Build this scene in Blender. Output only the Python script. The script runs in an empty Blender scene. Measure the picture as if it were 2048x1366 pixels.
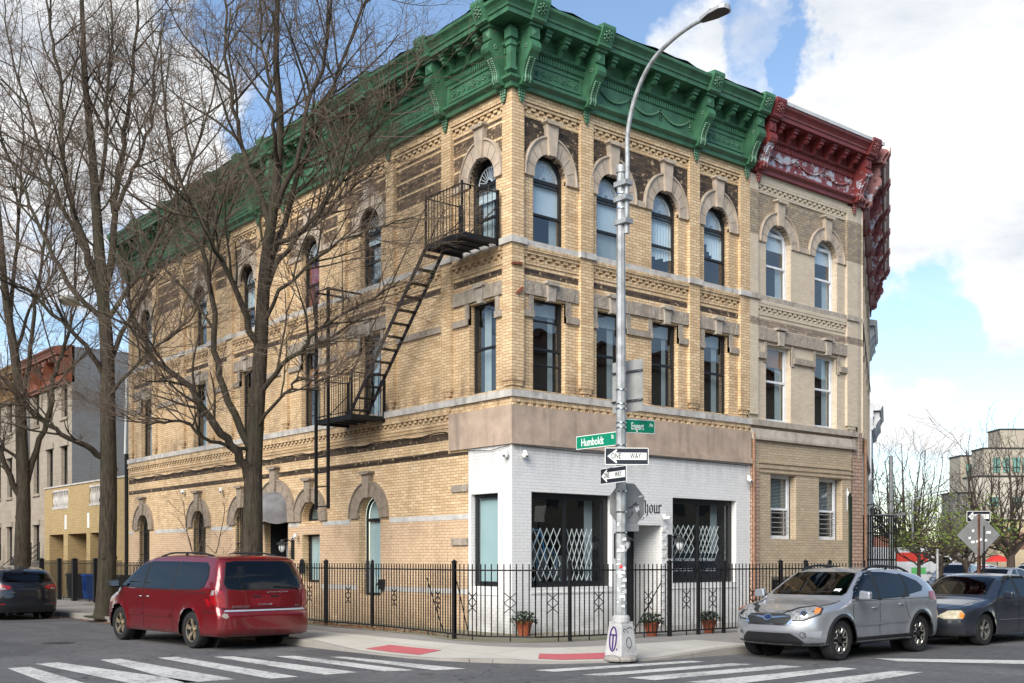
import bpy, bmesh, math, random
import numpy as np
from mathutils import Vector, Matrix
from mathutils.geometry import delaunay_2d_cdt, tessellate_polygon
from mathutils.bvhtree import BVHTree
PI = math.pi
rnd = random.Random(7)
scene = bpy.context.scene
COL = scene.collection
# ------------------------------------------------------------------ materials
class NT:
    def __init__(s, name):
        s.m = bpy.data.materials.new(name); s.m.use_nodes = True
        s.t = s.m.node_tree; s.t.nodes.clear()
        s.out = s.t.nodes.new('ShaderNodeOutputMaterial')
    def n(s, typ, ins=None, **kw):
        nd = s.t.nodes.new(typ)
        for k, v in kw.items(): setattr(nd, k, v)
        for k, v in (ins or {}).items(): s.put(nd.inputs[k], v)
        return nd
    def put(s, sock, v):
        if isinstance(v, bpy.types.NodeSocket): s.t.links.new(v, sock)
        elif isinstance(v, bpy.types.Node): s.t.links.new(v.outputs[0], sock)
        elif isinstance(v, (tuple, list)) and len(v) == 3 and sock.type == 'RGBA': sock.default_value = (*v, 1)
        else: sock.default_value = v
    def math(s, op, a, b=0.0, c=None):
        nd = s.n('ShaderNodeMath', operation=op); s.put(nd.inputs[0], a); s.put(nd.inputs[1], b)
        if c is not None: s.put(nd.inputs[2], c)
        return nd.outputs[0]
    def mix(s, f, a, b, typ='MIX'):
        nd = s.n('ShaderNodeMix', data_type='RGBA', blend_type=typ)
        s.put(nd.inputs[0], f); s.put(nd.inputs[6], a); s.put(nd.inputs[7], b); return nd.outputs[2]
    def noise(s, vec, scale, detail=3.0, rough=.55):
        return s.n('ShaderNodeTexNoise', {'Vector': vec, 'Scale': scale, 'Detail': detail, 'Roughness': rough}).outputs[0]
    def ramp(s, f, lo, hi, a=0.0, b=1.0):
        return s.n('ShaderNodeMapRange', {0: f, 1: lo, 2: hi, 3: a, 4: b}).outputs[0]
    def bsdf(s, col, rough=.6, metal=0.0, bump=None, bs=.3, bd=.01, coat=0, spec=.5, emis=None):
        b = s.n('ShaderNodeBsdfPrincipled')
        s.put(b.inputs['Base Color'], col); s.put(b.inputs['Roughness'], rough); s.put(b.inputs['Metallic'], metal)
        b.inputs['Specular IOR Level'].default_value = spec
        if coat: b.inputs['Coat Weight'].default_value = coat; b.inputs['Coat Roughness'].default_value = .03
        if bump is not None:
            bn = s.n('ShaderNodeBump', {'Strength': bs, 'Distance': bd, 'Height': bump}); s.t.links.new(bn.outputs[0], b.inputs['Normal'])
        s.t.links.new(b.outputs[0], s.out.inputs[0]); return b
def pos(t): return t.n('ShaderNodeNewGeometry').outputs['Position']
def objc(t): return t.n('ShaderNodeTexCoord').outputs['Object']
def plain(name, col, rough=.6, metal=0.0, var=.12, scale=6.0, bump=.0, coat=0, spec=.5, bscale=40.0, obj=False):
    t = NT(name); v = objc(t) if obj else pos(t)
    n1 = t.noise(v, scale, 4.0)
    f = t.ramp(n1, .3, .7, 1 - var, 1 + var)
    c = t.n('ShaderNodeVectorMath', operation='SCALE'); t.put(c.inputs[0], tuple(col)); t.put(c.inputs[3], f)
    bm = t.noise(v, bscale, 3.0) if bump else None
    t.bsdf(c.outputs[0], rough, metal, bm, bump or .1, .01, coat, spec); return t.m
def wallvec(t, sx=1.0, sz=1.0):
    """horizontal wall coordinate and height, from the real position in the place"""
    g = t.n('ShaderNodeNewGeometry'); sp = t.n('ShaderNodeSeparateXYZ', {0: g.outputs['Position']})
    sn = t.n('ShaderNodeSeparateXYZ', {0: g.outputs['True Normal']})
    side = t.math('GREATER_THAN', t.math('ABSOLUTE', sn.outputs[0]), .72)
    h = t.n('ShaderNodeMix', data_type='FLOAT', ins={0: side, 2: sp.outputs[0], 3: sp.outputs[1]}).outputs[0]
    cv = t.n('ShaderNodeCombineXYZ', {0: t.math('MULTIPLY', h, sx), 1: t.math('MULTIPLY', sp.outputs[2], sz), 2: 0.0})
    return cv.outputs[0], h, sp.outputs[2], side, g.outputs['Position']
def brick(name, c1, c2, mortar, dirt=(.12, .08, .05), dirt_amt=.35, bands=(), bw=.213, bh=.068, ms=.006, bump=.5, rough=.75, rand=.5, soot=(), dirtz=None, spec=.3):
    t = NT(name); v, h, z, side, p = wallvec(t)
    def br(a, b, m):
        x = t.n('ShaderNodeTexBrick', {'Vector': v, 'Color1': a, 'Color2': b, 'Mortar': m, 'Scale': 1.0, 'Mortar Size': ms, 'Mortar Smooth': .25, 'Bias': 0.0, 'Brick Width': bw, 'Row Height': bh})
        x.offset = .5; return x
    b0 = br(c1, c2, mortar); col = b0.outputs[0]
    big = t.noise(p, .6, 5.0, .65)
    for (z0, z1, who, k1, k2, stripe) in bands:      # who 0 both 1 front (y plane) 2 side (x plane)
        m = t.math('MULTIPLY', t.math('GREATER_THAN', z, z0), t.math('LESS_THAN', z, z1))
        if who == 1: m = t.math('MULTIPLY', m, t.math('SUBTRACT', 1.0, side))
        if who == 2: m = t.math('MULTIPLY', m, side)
        if stripe:
            fr = t.math('FRACT', t.math('DIVIDE', t.math('SUBTRACT', z, z0), stripe))
            m = t.math('MULTIPLY', m, t.math('GREATER_THAN', fr, .16))
        bb = br(k1, k2, tuple(x * .5 for x in k1)).outputs[0]
        wn = t.noise(v, 9.0, 1.0)
        bb = t.mix(t.math('MULTIPLY', t.ramp(wn, .62, .7), .45), bb, tuple(c1))
        col = t.mix(m, col, bb)
    col = t.mix(t.math('MULTIPLY', t.ramp(big, .52, .78), dirt_amt), col, tuple(dirt))
    st = t.n('ShaderNodeMapping', {'Vector': p, 'Scale': (5.0, 5.0, .35)}).outputs[0]
    sn = t.noise(st, 1.0, 5.0, .7)
    col = t.mix(t.math('MULTIPLY', t.ramp(sn, .58, .8), dirt_amt), col, tuple(dirt))
    fine = t.noise(p, 14.0, 2.0)
    col = t.mix(.25, col, t.mix(fine, (.55, .55, .55), (1.4, 1.4, 1.4)), 'MULTIPLY')
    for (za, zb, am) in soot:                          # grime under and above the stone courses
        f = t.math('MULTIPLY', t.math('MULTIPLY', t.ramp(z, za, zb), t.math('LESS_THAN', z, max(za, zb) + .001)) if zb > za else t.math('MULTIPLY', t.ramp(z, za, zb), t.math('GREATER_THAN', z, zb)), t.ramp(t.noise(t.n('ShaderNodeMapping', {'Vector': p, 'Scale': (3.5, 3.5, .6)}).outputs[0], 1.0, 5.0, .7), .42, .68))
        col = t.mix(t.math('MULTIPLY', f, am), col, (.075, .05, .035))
    if dirtz:
        f = t.math('MULTIPLY', t.ramp(z, dirtz, .15), t.ramp(t.noise(p, 3.0, 4.0), .3, .6))
        col = t.mix(t.math('MULTIPLY', f, .5), col, (.09, .09, .05))
    hgt = t.math('SUBTRACT', t.math('MULTIPLY', fine, .3), b0.outputs[1])
    t.bsdf(col, rough, 0, hgt, bump, .008, spec=spec); return t.m
M = {}
# ------------------------------------------------------------------ meshes
class MB:
    def __init__(s, mat=None): s.v = []; s.f = []; s.T = mat
    def add(s, vs, fs):
        o = len(s.v); s.v += [tuple(x) for x in vs]; s.f += [tuple(o + i for i in f) for f in fs]; return s
    def hexa(s, p):
        return s.add(p, [(0, 1, 2, 3), (7, 6, 5, 4), (0, 4, 5, 1), (1, 5, 6, 2), (2, 6, 7, 3), (3, 7, 4, 0)])
    def box(s, x0, x1, y0, y1, z0, z1):
        return s.hexa([(x0, y0, z0), (x1, y0, z0), (x1, y1, z0), (x0, y1, z0), (x0, y0, z1), (x1, y0, z1), (x1, y1, z1), (x0, y1, z1)])
    def tube(s, pts, r, n=6, cap=True, sq=False):
        pts = [Vector(p) for p in pts]; k = len(pts)
        rs = r if isinstance(r, (list, tuple)) else [r] * k
        up = None; rings = []
        for i, p in enumerate(pts):
            d = (pts[min(i + 1, k - 1)] - pts[max(i - 1, 0)])
            if d.length < 1e-9: d = Vector((0, 0, 1))
            d.normalize()
            if up is None:
                a = Vector((0, 0, 1)) if abs(d.z) < .9 else Vector((1, 0, 0))
                up = (a - d * a.dot(d)).normalized()
            else: up = (up - d * up.dot(d)).normalized()
            w = d.cross(up)
            rings.append([p + (up * math.cos(2 * PI * (j + (.5 if sq else 0)) / n) + w * math.sin(2 * PI * (j + (.5 if sq else 0)) / n)) * rs[i] for j in range(n)])
        vs = [q for rg in rings for q in rg]; fs = []
        for i in range(k - 1):
            for j in range(n):
                a = i * n + j; b = i * n + (j + 1) % n; fs.append((a, b, b + n, a + n))
        if cap and n > 2: fs.append(tuple(range(n - 1, -1, -1))); fs.append(tuple((k - 1) * n + j for j in range(n)))
        return s.add(vs, fs)
    def bar(s, a, b, w=.02, h=None):
        """rectangular bar from a to b"""
        a = Vector(a); b = Vector(b); h = h or w; d = (b - a).normalized()
        u = Vector((0, 0, 1)) if abs(d.z) < .95 else Vector((0, 1, 0))
        u = (u - d * u.dot(d)).normalized(); x = d.cross(u); u = u * h / 2; x = x * w / 2
        return s.hexa([a - x - u, a + x - u, a + x + u, a - x + u, b - x - u, b + x - u, b + x + u, b - x + u])
    def lathe(s, prof, n=24, c=(0, 0, 0), axis='z', a0=0, a1=2 * PI):
        full = abs(a1 - a0 - 2 * PI) < 1e-6; m = n if full else n + 1
        vs = []; c = Vector(c)
        for i in range(m):
            t = a0 + (a1 - a0) * i / n
            for (r, h) in prof:
                p = (r * math.cos(t), r * math.sin(t), h)
                if axis == 'y': p = (p[0], h, p[1])
                if axis == 'x': p = (h, p[0], p[1])
                vs.append(c + Vector(p))
        k = len(prof); fs = []
        for i in range(n):
            j = (i + 1) % m
            for q in range(k - 1): fs.append((i * k + q, j * k + q, j * k + q + 1, i * k + q + 1))
        return s.add(vs, fs)
    def prism(s, poly, fn, a, b):
        """2d polygon, fn(px,py,t)->3d, from t=a to t=b"""
        n = len(poly); vs = [fn(x, y, a) for x, y in poly] + [fn(x, y, b) for x, y in poly]
        fs = [tuple(range(n)), tuple(range(2 * n - 1, n - 1, -1))] + [(i, (i + 1) % n, n + (i + 1) % n, n + i) for i in range(n)]
        return s.add(vs, fs)
    def build(s, name, mat, parent=None, smooth=False, recalc=True, loc=None):
        me = bpy.data.meshes.new(name)
        me.from_pydata([tuple(v) for v in s.v], [], s.f); me.update()
        if recalc and len(s.f) < 200000:
            bm = bmesh.new(); bm.from_mesh(me); bmesh.ops.recalc_face_normals(bm, faces=bm.faces); bm.to_mesh(me); bm.free()
        if isinstance(mat, str): mat = M[mat]
        if mat: me.materials.append(mat)
        if smooth:
            me.polygons.foreach_set('use_smooth', [True] * len(me.polygons))
            if smooth != 'all': me.set_sharp_from_angle(angle=math.radians(38))
        o = bpy.data.objects.new(name, me); COL.objects.link(o)
        if parent: o.parent = parent
        if loc: o.location = loc
        return o
def tag(o, label=None, cat=None, group=None, kind=None):
    if label: o['label'] = label
    if cat: o['category'] = cat
    if group: o['group'] = group
    if kind: o['kind'] = kind
    return o
def empty(name, loc=(0, 0, 0), rz=0, label=None, cat=None, group=None):
    o = bpy.data.objects.new(name, None); COL.objects.link(o); o.location = loc; o.rotation_euler = (0, 0, rz); o.empty_display_size = .2
    return tag(o, label, cat, group)
def struct(o): o['kind'] = 'structure'; return o
def kids(o): return [c for c in list(bpy.data.objects) if c.parent == o]
def copy_tree(o, parent=None, table=None):
    c = o.copy(); COL.objects.link(c)
    if parent: c.parent = parent
    for ch in kids(o): copy_tree(ch, c)
    return c
def text_mesh(txt, size, depth=.002, ls=1.0, bold=.012):
    cu = bpy.data.curves.new('t', 'FONT'); cu.body = txt; cu.size = size; cu.extrude = depth; cu.align_x = 'CENTER'; cu.align_y = 'CENTER'; cu.space_character = ls; cu.resolution_u = 3; cu.offset = size * bold
    o = bpy.data.objects.new('t', cu); COL.objects.link(o)
    dg = bpy.context.evaluated_depsgraph_get(); me = bpy.data.meshes.new_from_object(o.evaluated_get(dg))
    v = [tuple(x.co) for x in me.vertices]; f = [tuple(p.vertices) for p in me.polygons]
    bpy.data.objects.remove(o); bpy.data.curves.remove(cu); bpy.data.meshes.remove(me); return v, f
def add_text(mb, txt, size, fn, sx=1.0, depth=.002, ls=1.0, bold=.012):
    """fn(x,y,z)->3d"""
    v, f = text_mesh(txt, size, depth, ls); mb.add([fn(x * sx, y, z) for x, y, z in v], f)
def inpoly(x, y, pl):
    r = False; n = len(pl)
    for i in range(n):
        (x0, y0), (x1, y1) = pl[i], pl[(i + 1) % n]
        if (y0 > y) != (y1 > y) and x < x0 + (y - y0) / (y1 - y0) * (x1 - x0): r = not r
    return r
class Fac:
    """a wall plane: origin, direction along, outward normal"""
    def __init__(s, o, d, n): s.o = Vector((*o, 0)); s.d = Vector((*d, 0)); s.n = Vector((*n, 0))
    def __call__(s, u, p, z): q = s.o + s.d * u + s.n * p; return (q.x, q.y, z)
    def box(s, mb, u0, u1, p0, p1, z0, z1):
        return mb.hexa([s(u0, p0, z0), s(u1, p0, z0), s(u1, p1, z0), s(u0, p1, z0), s(u0, p0, z1), s(u1, p0, z1), s(u1, p1, z1), s(u0, p1, z1)])
    def sheet(s, mb, outer, holes, p, depth=.2):
        """wall sheet at offset p with holes, each with reveals going in"""
        vs, ed, o = [], [], 0
        for pl in [outer] + list(holes):
            k = len(pl); vs += [Vector(q) for q in pl]; ed += [(o + i, o + (i + 1) % k) for i in range(k)]; o += k
        V, _, Fc, _, _, _ = delaunay_2d_cdt(vs, ed, [], 1, 1e-5)
        ok = []
        for t in Fc:
            cx = sum(V[i].x for i in t) / len(t); cy = sum(V[i].y for i in t) / len(t)
            if not any(inpoly(cx, cy, h) for h in holes): ok.append(tuple(t))
        mb.add([s(q.x, p, q.y) for q in V], ok)
        for h in holes:
            n = len(h); mb.add([s(x, p, y) for x, y in h] + [s(x, p - depth, y) for x, y in h], [(i, (i + 1) % n, n + (i + 1) % n, n + i) for i in range(n)])
    def prism_u(s, mb, prof, u0, u1):
        """profile in (p,z) extruded along u"""
        return mb.prism(prof, lambda a, b, t: s(t, a, b), u0, u1)
    def prism_p(s, mb, poly, p0, p1):
        """polygon in (u,z) extruded out"""
        return mb.prism(poly, lambda a, b, t: s(a, t, b), p0, p1)
def arch(u0, u1, z0, zt, n=14):
    r = (u1 - u0) / 2; c = (u0 + u1) / 2; zs = zt - r
    return [(u0, z0)] + [(u1, z0)] + [(c + r * math.cos(PI * i / n), zs + r * math.sin(PI * i / n)) for i in range(n + 1)]
def rect(u0, u1, z0, z1): return [(u0, z0), (u1, z0), (u1, z1), (u0, z1)]
# ------------------------------------------------------------------ material library
YEL = ((.74, .56, .35), (.57, .395, .225)); MORT = (.24, .16, .09)
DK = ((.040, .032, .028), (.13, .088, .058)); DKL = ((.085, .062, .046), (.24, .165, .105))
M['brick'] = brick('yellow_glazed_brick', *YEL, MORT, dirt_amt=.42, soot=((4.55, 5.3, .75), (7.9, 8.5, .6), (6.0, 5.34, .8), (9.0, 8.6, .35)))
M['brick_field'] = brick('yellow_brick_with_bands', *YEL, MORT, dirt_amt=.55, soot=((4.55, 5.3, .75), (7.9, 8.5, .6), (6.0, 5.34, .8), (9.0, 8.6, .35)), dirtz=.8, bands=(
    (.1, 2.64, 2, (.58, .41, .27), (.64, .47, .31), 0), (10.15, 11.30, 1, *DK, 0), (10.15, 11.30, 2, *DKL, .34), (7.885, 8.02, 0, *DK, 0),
    (4.46, 4.63, 2, (.05, .035, .025), (.085, .06, .04), 0), (4.08, 4.21, 2, (.05, .035, .025), (.085, .06, .04), 0)))
M['brick_tan'] = brick('tan_brick', (.50, .41, .29), (.42, .335, .235), (.24, .18, .12), dirt_amt=.3, dirtz=.9)
M['brick_pale'] = brick('pale_painted_brick', (.60, .52, .40), (.53, .44, .335), (.50, .42, .32), dirt_amt=.25, bump=.25, bands=((10.15, 11.30, 0, (.26, .215, .165), (.40, .31, .21), 0), (7.82, 8.02, 0, (.22, .17, .14), (.34, .27, .2), 0)))
M['brick_pink'] = brick('rough_pinkish_brick', (.44, .30, .23), (.36, .25, .19), (.20, .13, .10), bw=.3, bh=.1, ms=.012, bump=.9)
M['brick_white'] = brick('white_painted_brick', (.73, .73, .72), (.69, .69, .69), (.58, .585, .59), dirt=(.45, .43, .4), dirt_amt=.4, bump=.6, dirtz=.85, soot=((3.4, 4.2, .3),), rough=.55)
M['brick_garage'] = brick('golden_brick', (.45, .335, .165), (.38, .28, .135), (.22, .15, .08), dirt_amt=.25)
M['brick_grey'] = brick('grey_painted_brick', (.185, .20, .215), (.16, .172, .19), (.12, .13, .14), dirt_amt=.6, bump=.5)
M['brick_red'] = brick('red_brick', (.30, .13, .09), (.24, .10, .07), (.22, .18, .15), dirt_amt=.3)
M['brick_cream'] = brick('cream_stone_front', (.34, .295, .235), (.30, .255, .20), (.20, .17, .14), bw=.6, bh=.3, dirt_amt=.4, bump=.2)
def stone(name, col, bs=.5, scale=5.0, dirt=.55):
    t = NT(name); p = pos(t); n1 = t.noise(p, scale, 6.0, .65); n2 = t.noise(p, 30.0, 4.0)
    c = t.mix(t.ramp(n1, .35, .7), tuple(x * 1.12 for x in col), tuple(x * .72 for x in col))
    st = t.n('ShaderNodeMapping', {'Vector': p, 'Scale': (4.0, 4.0, .5)}).outputs[0]
    c = t.mix(t.math('MULTIPLY', t.ramp(t.noise(st, 1.0, 5.0), .52, .75), dirt), c, (.13, .11, .095))
    t.bsdf(c, .85, 0, t.math('ADD', n1, t.math('MULTIPLY', n2, .4)), bs, .03, spec=.25); return t.m
M['stone'] = stone('grey_limestone', (.40, .355, .30)); M['stone_arch'] = stone('warm_brownstone_arch', (.47, .39, .31), .35, 3.0, .2)
M['stone_rough'] = stone('rusticated_stone', (.36, .31, .255), 1.0, 7.0); M['stone_light'] = stone('pale_sill_stone', (.50, .48, .45), .3)
M['stone_carved'] = stone('weathered_carved_stone', (.31, .255, .20), 1.0, 9.0, .5); M['stucco'] = stone('tan_stucco', (.43, .335, .265), .2, 1.6, .5)
def paint(name, col, chip=None, chipt=.6, rough=.45, var=.18, streak=.5):
    t = NT(name); p = pos(t); n1 = t.noise(p, 2.5, 5.0)
    c = t.mix(t.ramp(n1, .3, .7), tuple(x * (1 - var) for x in col), tuple(x * (1 + var) for x in col))
    n2 = t.noise(p, 34.0, 5.0, .7)
    st = t.noise(t.n('ShaderNodeMapping', {'Vector': p, 'Scale': (9.0, 9.0, .8)}).outputs[0], 1.0, 4.0)
    c = t.mix(t.math('MULTIPLY', t.ramp(st, .55, .8), streak), c, tuple(x * .45 for x in col))
    if chip:
        n3 = t.noise(p, 4.2, 9.0, .72); z = t.n('ShaderNodeSeparateXYZ', {0: p}).outputs[2]
        zz = t.math('MULTIPLY', t.ramp(z, 11.85, 12.0), t.ramp(z, 12.7, 12.35))
        f = t.math('ADD', n3, t.math('MULTIPLY', zz, .22))
        c = t.mix(t.ramp(f, chipt, chipt + .03), c, chip)
    t.bsdf(c, rough, 0, n2, .25, .012, spec=.5); return t.m
M['green'] = paint('green_painted_tin', (.047, .145, .076), streak=.75, var=.3); M['green_hi'] = paint('green_painted_relief', (.055, .165, .09))
M['red_tin'] = paint('peeling_red_painted_tin', (.185, .034, .034), (.42, .43, .48), .73); M['brown_tin'] = paint('rust_brown_painted_cornice', (.19, .06, .03))
M['grey_tin'] = paint('grey_painted_cornice', (.45, .46, .47)); M['orange_tin'] = paint('ochre_cornice', (.24, .14, .05))
M['flash'] = plain('pale_metal_flashing', (.55, .55, .54), .5, .2); M['roof'] = plain('tar_roof', (.05, .05, .055), .9)
M['iron'] = plain('black_iron', (.010, .010, .011), .55, 0, .3, spec=.3); M['iron_rust'] = plain('weathered_black_iron', (.02, .014, .014), .6, 0, .5, 9)
M['black'] = plain('black_painted_frame', (.01, .011, .013), .4); M['white'] = plain('white_painted_frame', (.72, .74, .77), .5, 0, .1)
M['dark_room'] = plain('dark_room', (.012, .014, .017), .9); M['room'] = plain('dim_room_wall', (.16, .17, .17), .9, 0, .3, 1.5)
M['blind'] = plain('pale_window_blind', (.58, .66, .70), .8, 0, .08, 2.0); M['curtain'] = plain('grey_green_curtain', (.36, .42, .43), .85, 0, .1, 3.0)
M['frost'] = plain('frosted_teal_glass', (.42, .55, .56), .35, 0, .05, 1.5); M['redcurtain'] = plain('dark_red_curtain', (.22, .03, .03), .8)
M['wood'] = plain('varnished_wood_blind', (.33, .15, .06), .6)
def glass(name, tint=(.9, .95, .97), lo=.06, rough=.0, wav=.06, k=1.4):
    t = NT(name); p = pos(t)
    bn = t.n('ShaderNodeBump', {'Strength': wav, 'Distance': .05, 'Height': t.noise(p, 1.6, 1.0)})
    tr = t.n('ShaderNodeBsdfTransparent', {0: tint}); gl = t.n('ShaderNodeBsdfGlossy', {0: (1., 1., 1.), 'Roughness': rough, 'Normal': bn.outputs[0]})
    bf = t.n('ShaderNodeNewGeometry').outputs['Backfacing']
    fr = t.n('ShaderNodeFresnel', {'IOR': t.ramp(bf, 0.0, 1.0, 1.5, 1 / 1.5)}).outputs[0]
    f = t.math('ADD', t.math('MULTIPLY', fr, k), lo)
    m = t.n('ShaderNodeMixShader', {0: f, 1: tr.outputs[0], 2: gl.outputs[0]}); t.t.links.new(m.outputs[0], t.out.inputs[0]); return t.m
M['glass'] = glass('window_glass'); M['glass_dark'] = glass('dark_window_glass', (.35, .42, .48), .08)
M['car_glass'] = glass('car_window_glass', (.07, .09, .10), .01, 0, 0.0, .85)
M['headlamp'] = glass('headlamp_lens', (.85, .88, .9), .05, .02, 0.0)
def carpaint(name, col, metal=.0, rough=.35, flake=.1):
    t = NT(name); v = objc(t); n = t.noise(v, 2.0, 3.0)
    c = t.mix(t.ramp(n, .3, .7), tuple(x * .88 for x in col), tuple(x * 1.1 for x in col))
    sp = t.n('ShaderNodeSeparateXYZ', {0: v}); d = t.math('MULTIPLY', t.ramp(sp.outputs[2], .55, .2), t.ramp(t.noise(v, 6.0, 5.0), .35, .65))
    c = t.mix(t.math('MULTIPLY', d, .45), c, (.09, .08, .07))
    b = t.bsdf(c, rough, metal, None, coat=1.0); return t.m
M['p_red'] = carpaint('candy_red_car_paint', (.165, .006, .010), .35, .3); M['p_silver'] = carpaint('silver_car_paint', (.37, .395, .43), .6, .36)
M['p_navy'] = carpaint('graphite_blue_car_paint', (.022, .028, .042), .3, .3); M['p_black'] = carpaint('black_car_paint', (.006, .008, .014), .2, .3)
M['p_white'] = carpaint('white_car_paint', (.72, .73, .74)); M['p_grey'] = carpaint('light_grey_car_paint', (.42, .45, .5), .4)
M['trim'] = plain('black_plastic', (.014, .015, .017), .55); M['tyre'] = plain('tyre_rubber', (.013, .013, .014), .8, 0, .3, 20)
M['rim'] = plain('alloy_rim', (.50, .49, .46), .35, .8, .1, 8); M['rim_gold'] = plain('brake_dusted_alloy_rim', (.45, .38, .27), .4, .7, .25, 12)
M['chrome'] = plain('chrome', (.75, .76, .78), .15, 1.0, .03); M['taillight'] = plain('red_lamp_lens', (.24, .004, .008), .25, 0, .3, 20, coat=.4)
M['amber'] = plain('amber_lamp_lens', (.75, .19, .02), .2, 0, .1, 20, coat=1); M['lamp_clear'] = plain('clear_lamp_lens', (.20, .21, .22), .35, .0, .6, 22, spec=.3)
M['lamp_yellowed'] = plain('yellowed_lamp_lens', (.40, .37, .27), .4, .0, .25, 12, spec=.25)
M['well'] = plain('wheel_well', (.006, .006, .006), .95)
M['galv'] = plain('galvanised_steel', (.33, .345, .35), .55, .3, .3, 7.0, .2); M['sign_dark'] = plain('dull_dark_sign_back', (.17, .175, .18), .6, .1)
M['sign_back'] = plain('bare_aluminium_sign_back', (.38, .385, .385), .5, .3, .12, 4)
M['sign_green'] = plain('green_sign_sheet', (.0, .21, .115), .45); M['sign_white'] = plain('white_sign_sheet', (.76, .77, .75), .45, 0, .04)
M['sign_black'] = plain('black_sign_sheet', (.010, .012, .022), .4); M['sign_red'] = plain('red_sign_ink', (.55, .03, .03), .5)
M['concrete_base'] = plain('painted_concrete', (.40, .40, .40), .75, 0, .15, 6, .3); M['purple'] = plain('purple_spray_paint', (.045, .012, .13), .5); M['ink'] = plain('dark_marker_ink', (.02, .045, .07), .5)
M['sticker'] = plain('torn_paper_stickers', (.70, .70, .70), .7, 0, .3, 60)
M['terracotta'] = plain('terracotta_pot', (.30, .075, .03), .7, 0, .15, 14, .3); M['leaf_dark'] = plain('dark_green_leaves', (.022, .06, .016), .55, 0, .5, 12)
M['leaf_new'] = plain('fresh_yellow_green_leaves', (.11, .16, .02), .6, 0, .4, 3.0); M['leaf_dry'] = plain('dry_fallen_leaves', (.22, .10, .045), .8, 0, .6, 25)
def bark(name, a, b):
    t = NT(name); p = pos(t); v = t.n('ShaderNodeMapping', {'Vector': p, 'Scale': (1.0, 1.0, .22)}).outputs[0]
    v = t.n('ShaderNodeMapping', {'Vector': p, 'Scale': (1.0, 1.0, .14)}).outputs[0]; n = t.noise(v, 20.0, 7.0, .75); n2 = t.noise(p, 1.2, 3.0)
    c = t.mix(t.ramp(n, .35, .68), a, b); c = t.mix(t.math('MULTIPLY', t.ramp(n2, .45, .7), .4), c, (.055, .06, .03))
    t.bsdf(c, .9, 0, n, 1.0, .05, spec=.2); return t.m
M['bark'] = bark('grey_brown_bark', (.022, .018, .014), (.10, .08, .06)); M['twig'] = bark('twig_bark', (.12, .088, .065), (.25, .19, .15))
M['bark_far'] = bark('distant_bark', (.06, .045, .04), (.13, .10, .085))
# ground materials
def asphalt():
    t = NT('asphalt'); p = pos(t); fine = t.n('ShaderNodeTexVoronoi', {'Vector': p, 'Scale': 70.0}).outputs[0]; n1 = t.noise(p, .45, 7.0, .65); n2 = t.noise(p, 55.0, 3.0, .85); n4 = t.noise(p, 7.0, 5.0, .7)
    c = t.mix(t.ramp(n1, .3, .7), (.080, .081, .086), (.135, .135, .138)); c = t.mix(.8, c, t.mix(t.ramp(n2, .3, .7), (.45, .45, .46), (1.7, 1.7, 1.66)), 'MULTIPLY'); c = t.mix(.8, c, t.mix(t.ramp(n4, .35, .65), (.7, .7, .7), (1.3, 1.3, 1.3)), 'MULTIPLY')
    sp = t.n('ShaderNodeSeparateXYZ', {0: p})
    for ax, o in ((0, sp.outputs[0]), (1, sp.outputs[1])):      # long wheel tracks along each street
        sc = (1.1, .05, 1.0) if ax == 0 else (.05, 1.1, 1.0)
        tr = t.noise(t.n('ShaderNodeMapping', {'Vector': p, 'Scale': sc}).outputs[0], 1.0, 3.0); c = t.mix(t.math('MULTIPLY', t.ramp(tr, .5, .68), .28), c, (.055, .055, .06))
    w = t.n('ShaderNodeTexNoise', {'Vector': p, 'Scale': 1.3, 'Detail': 6.0}); vv = t.n('ShaderNodeVectorMath', operation='ADD'); t.put(vv.inputs[0], p); t.put(vv.inputs[1], w.outputs[1])
    cr = t.n('ShaderNodeTexVoronoi', {'Vector': vv.outputs[0], 'Scale': .3}, feature='DISTANCE_TO_EDGE').outputs[0]
    c = t.mix(t.math('MULTIPLY', t.ramp(cr, .006, .0), .8), c, (.025, .025, .028))
    pt = t.n('ShaderNodeTexVoronoi', {'Vector': t.n('ShaderNodeMapping', {'Vector': p, 'Scale': (.22, .12, .0)}).outputs[0], 'Scale': 1.0}, distance='CHEBYCHEV').outputs[1]
    pr = t.n('ShaderNodeSeparateXYZ', {0: pt}).outputs[0]; c = t.mix(t.math('MULTIPLY', t.ramp(pr, .72, .73), .35), c, (.045, .045, .05))
    oil = t.noise(p, 1.9, 4.0, .7); c = t.mix(t.math('MULTIPLY', t.ramp(oil, .64, .72), .5), c, (.035, .034, .035))
    t.bsdf(c, .85, 0, t.math('ADD', fine, n2), .6, .008, spec=.35); return t.m
def roadpaint():
    t = NT('worn_white_road_paint'); p = pos(t); n = t.noise(p, 9.0, 9.0, .8); n2 = t.noise(p, 70.0, 3.0, .8); n3 = t.noise(p, .9, 4.0)
    c = t.mix(t.ramp(n2, .3, .7), (.44, .44, .42), (.66, .66, .63)); f = t.ramp(t.math('ADD', n, t.math('ADD', t.math('MULTIPLY', n3, .3), t.math('MULTIPLY', n2, .18))), .74, .88)
    c = t.mix(f, c, (.10, .10, .105)); c = t.mix(t.math('MULTIPLY', t.ramp(n3, .45, .7), .3), c, (.25, .25, .25)); t.bsdf(c, .8, 0, n2, .4, .005, spec=.3); return t.m
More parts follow.
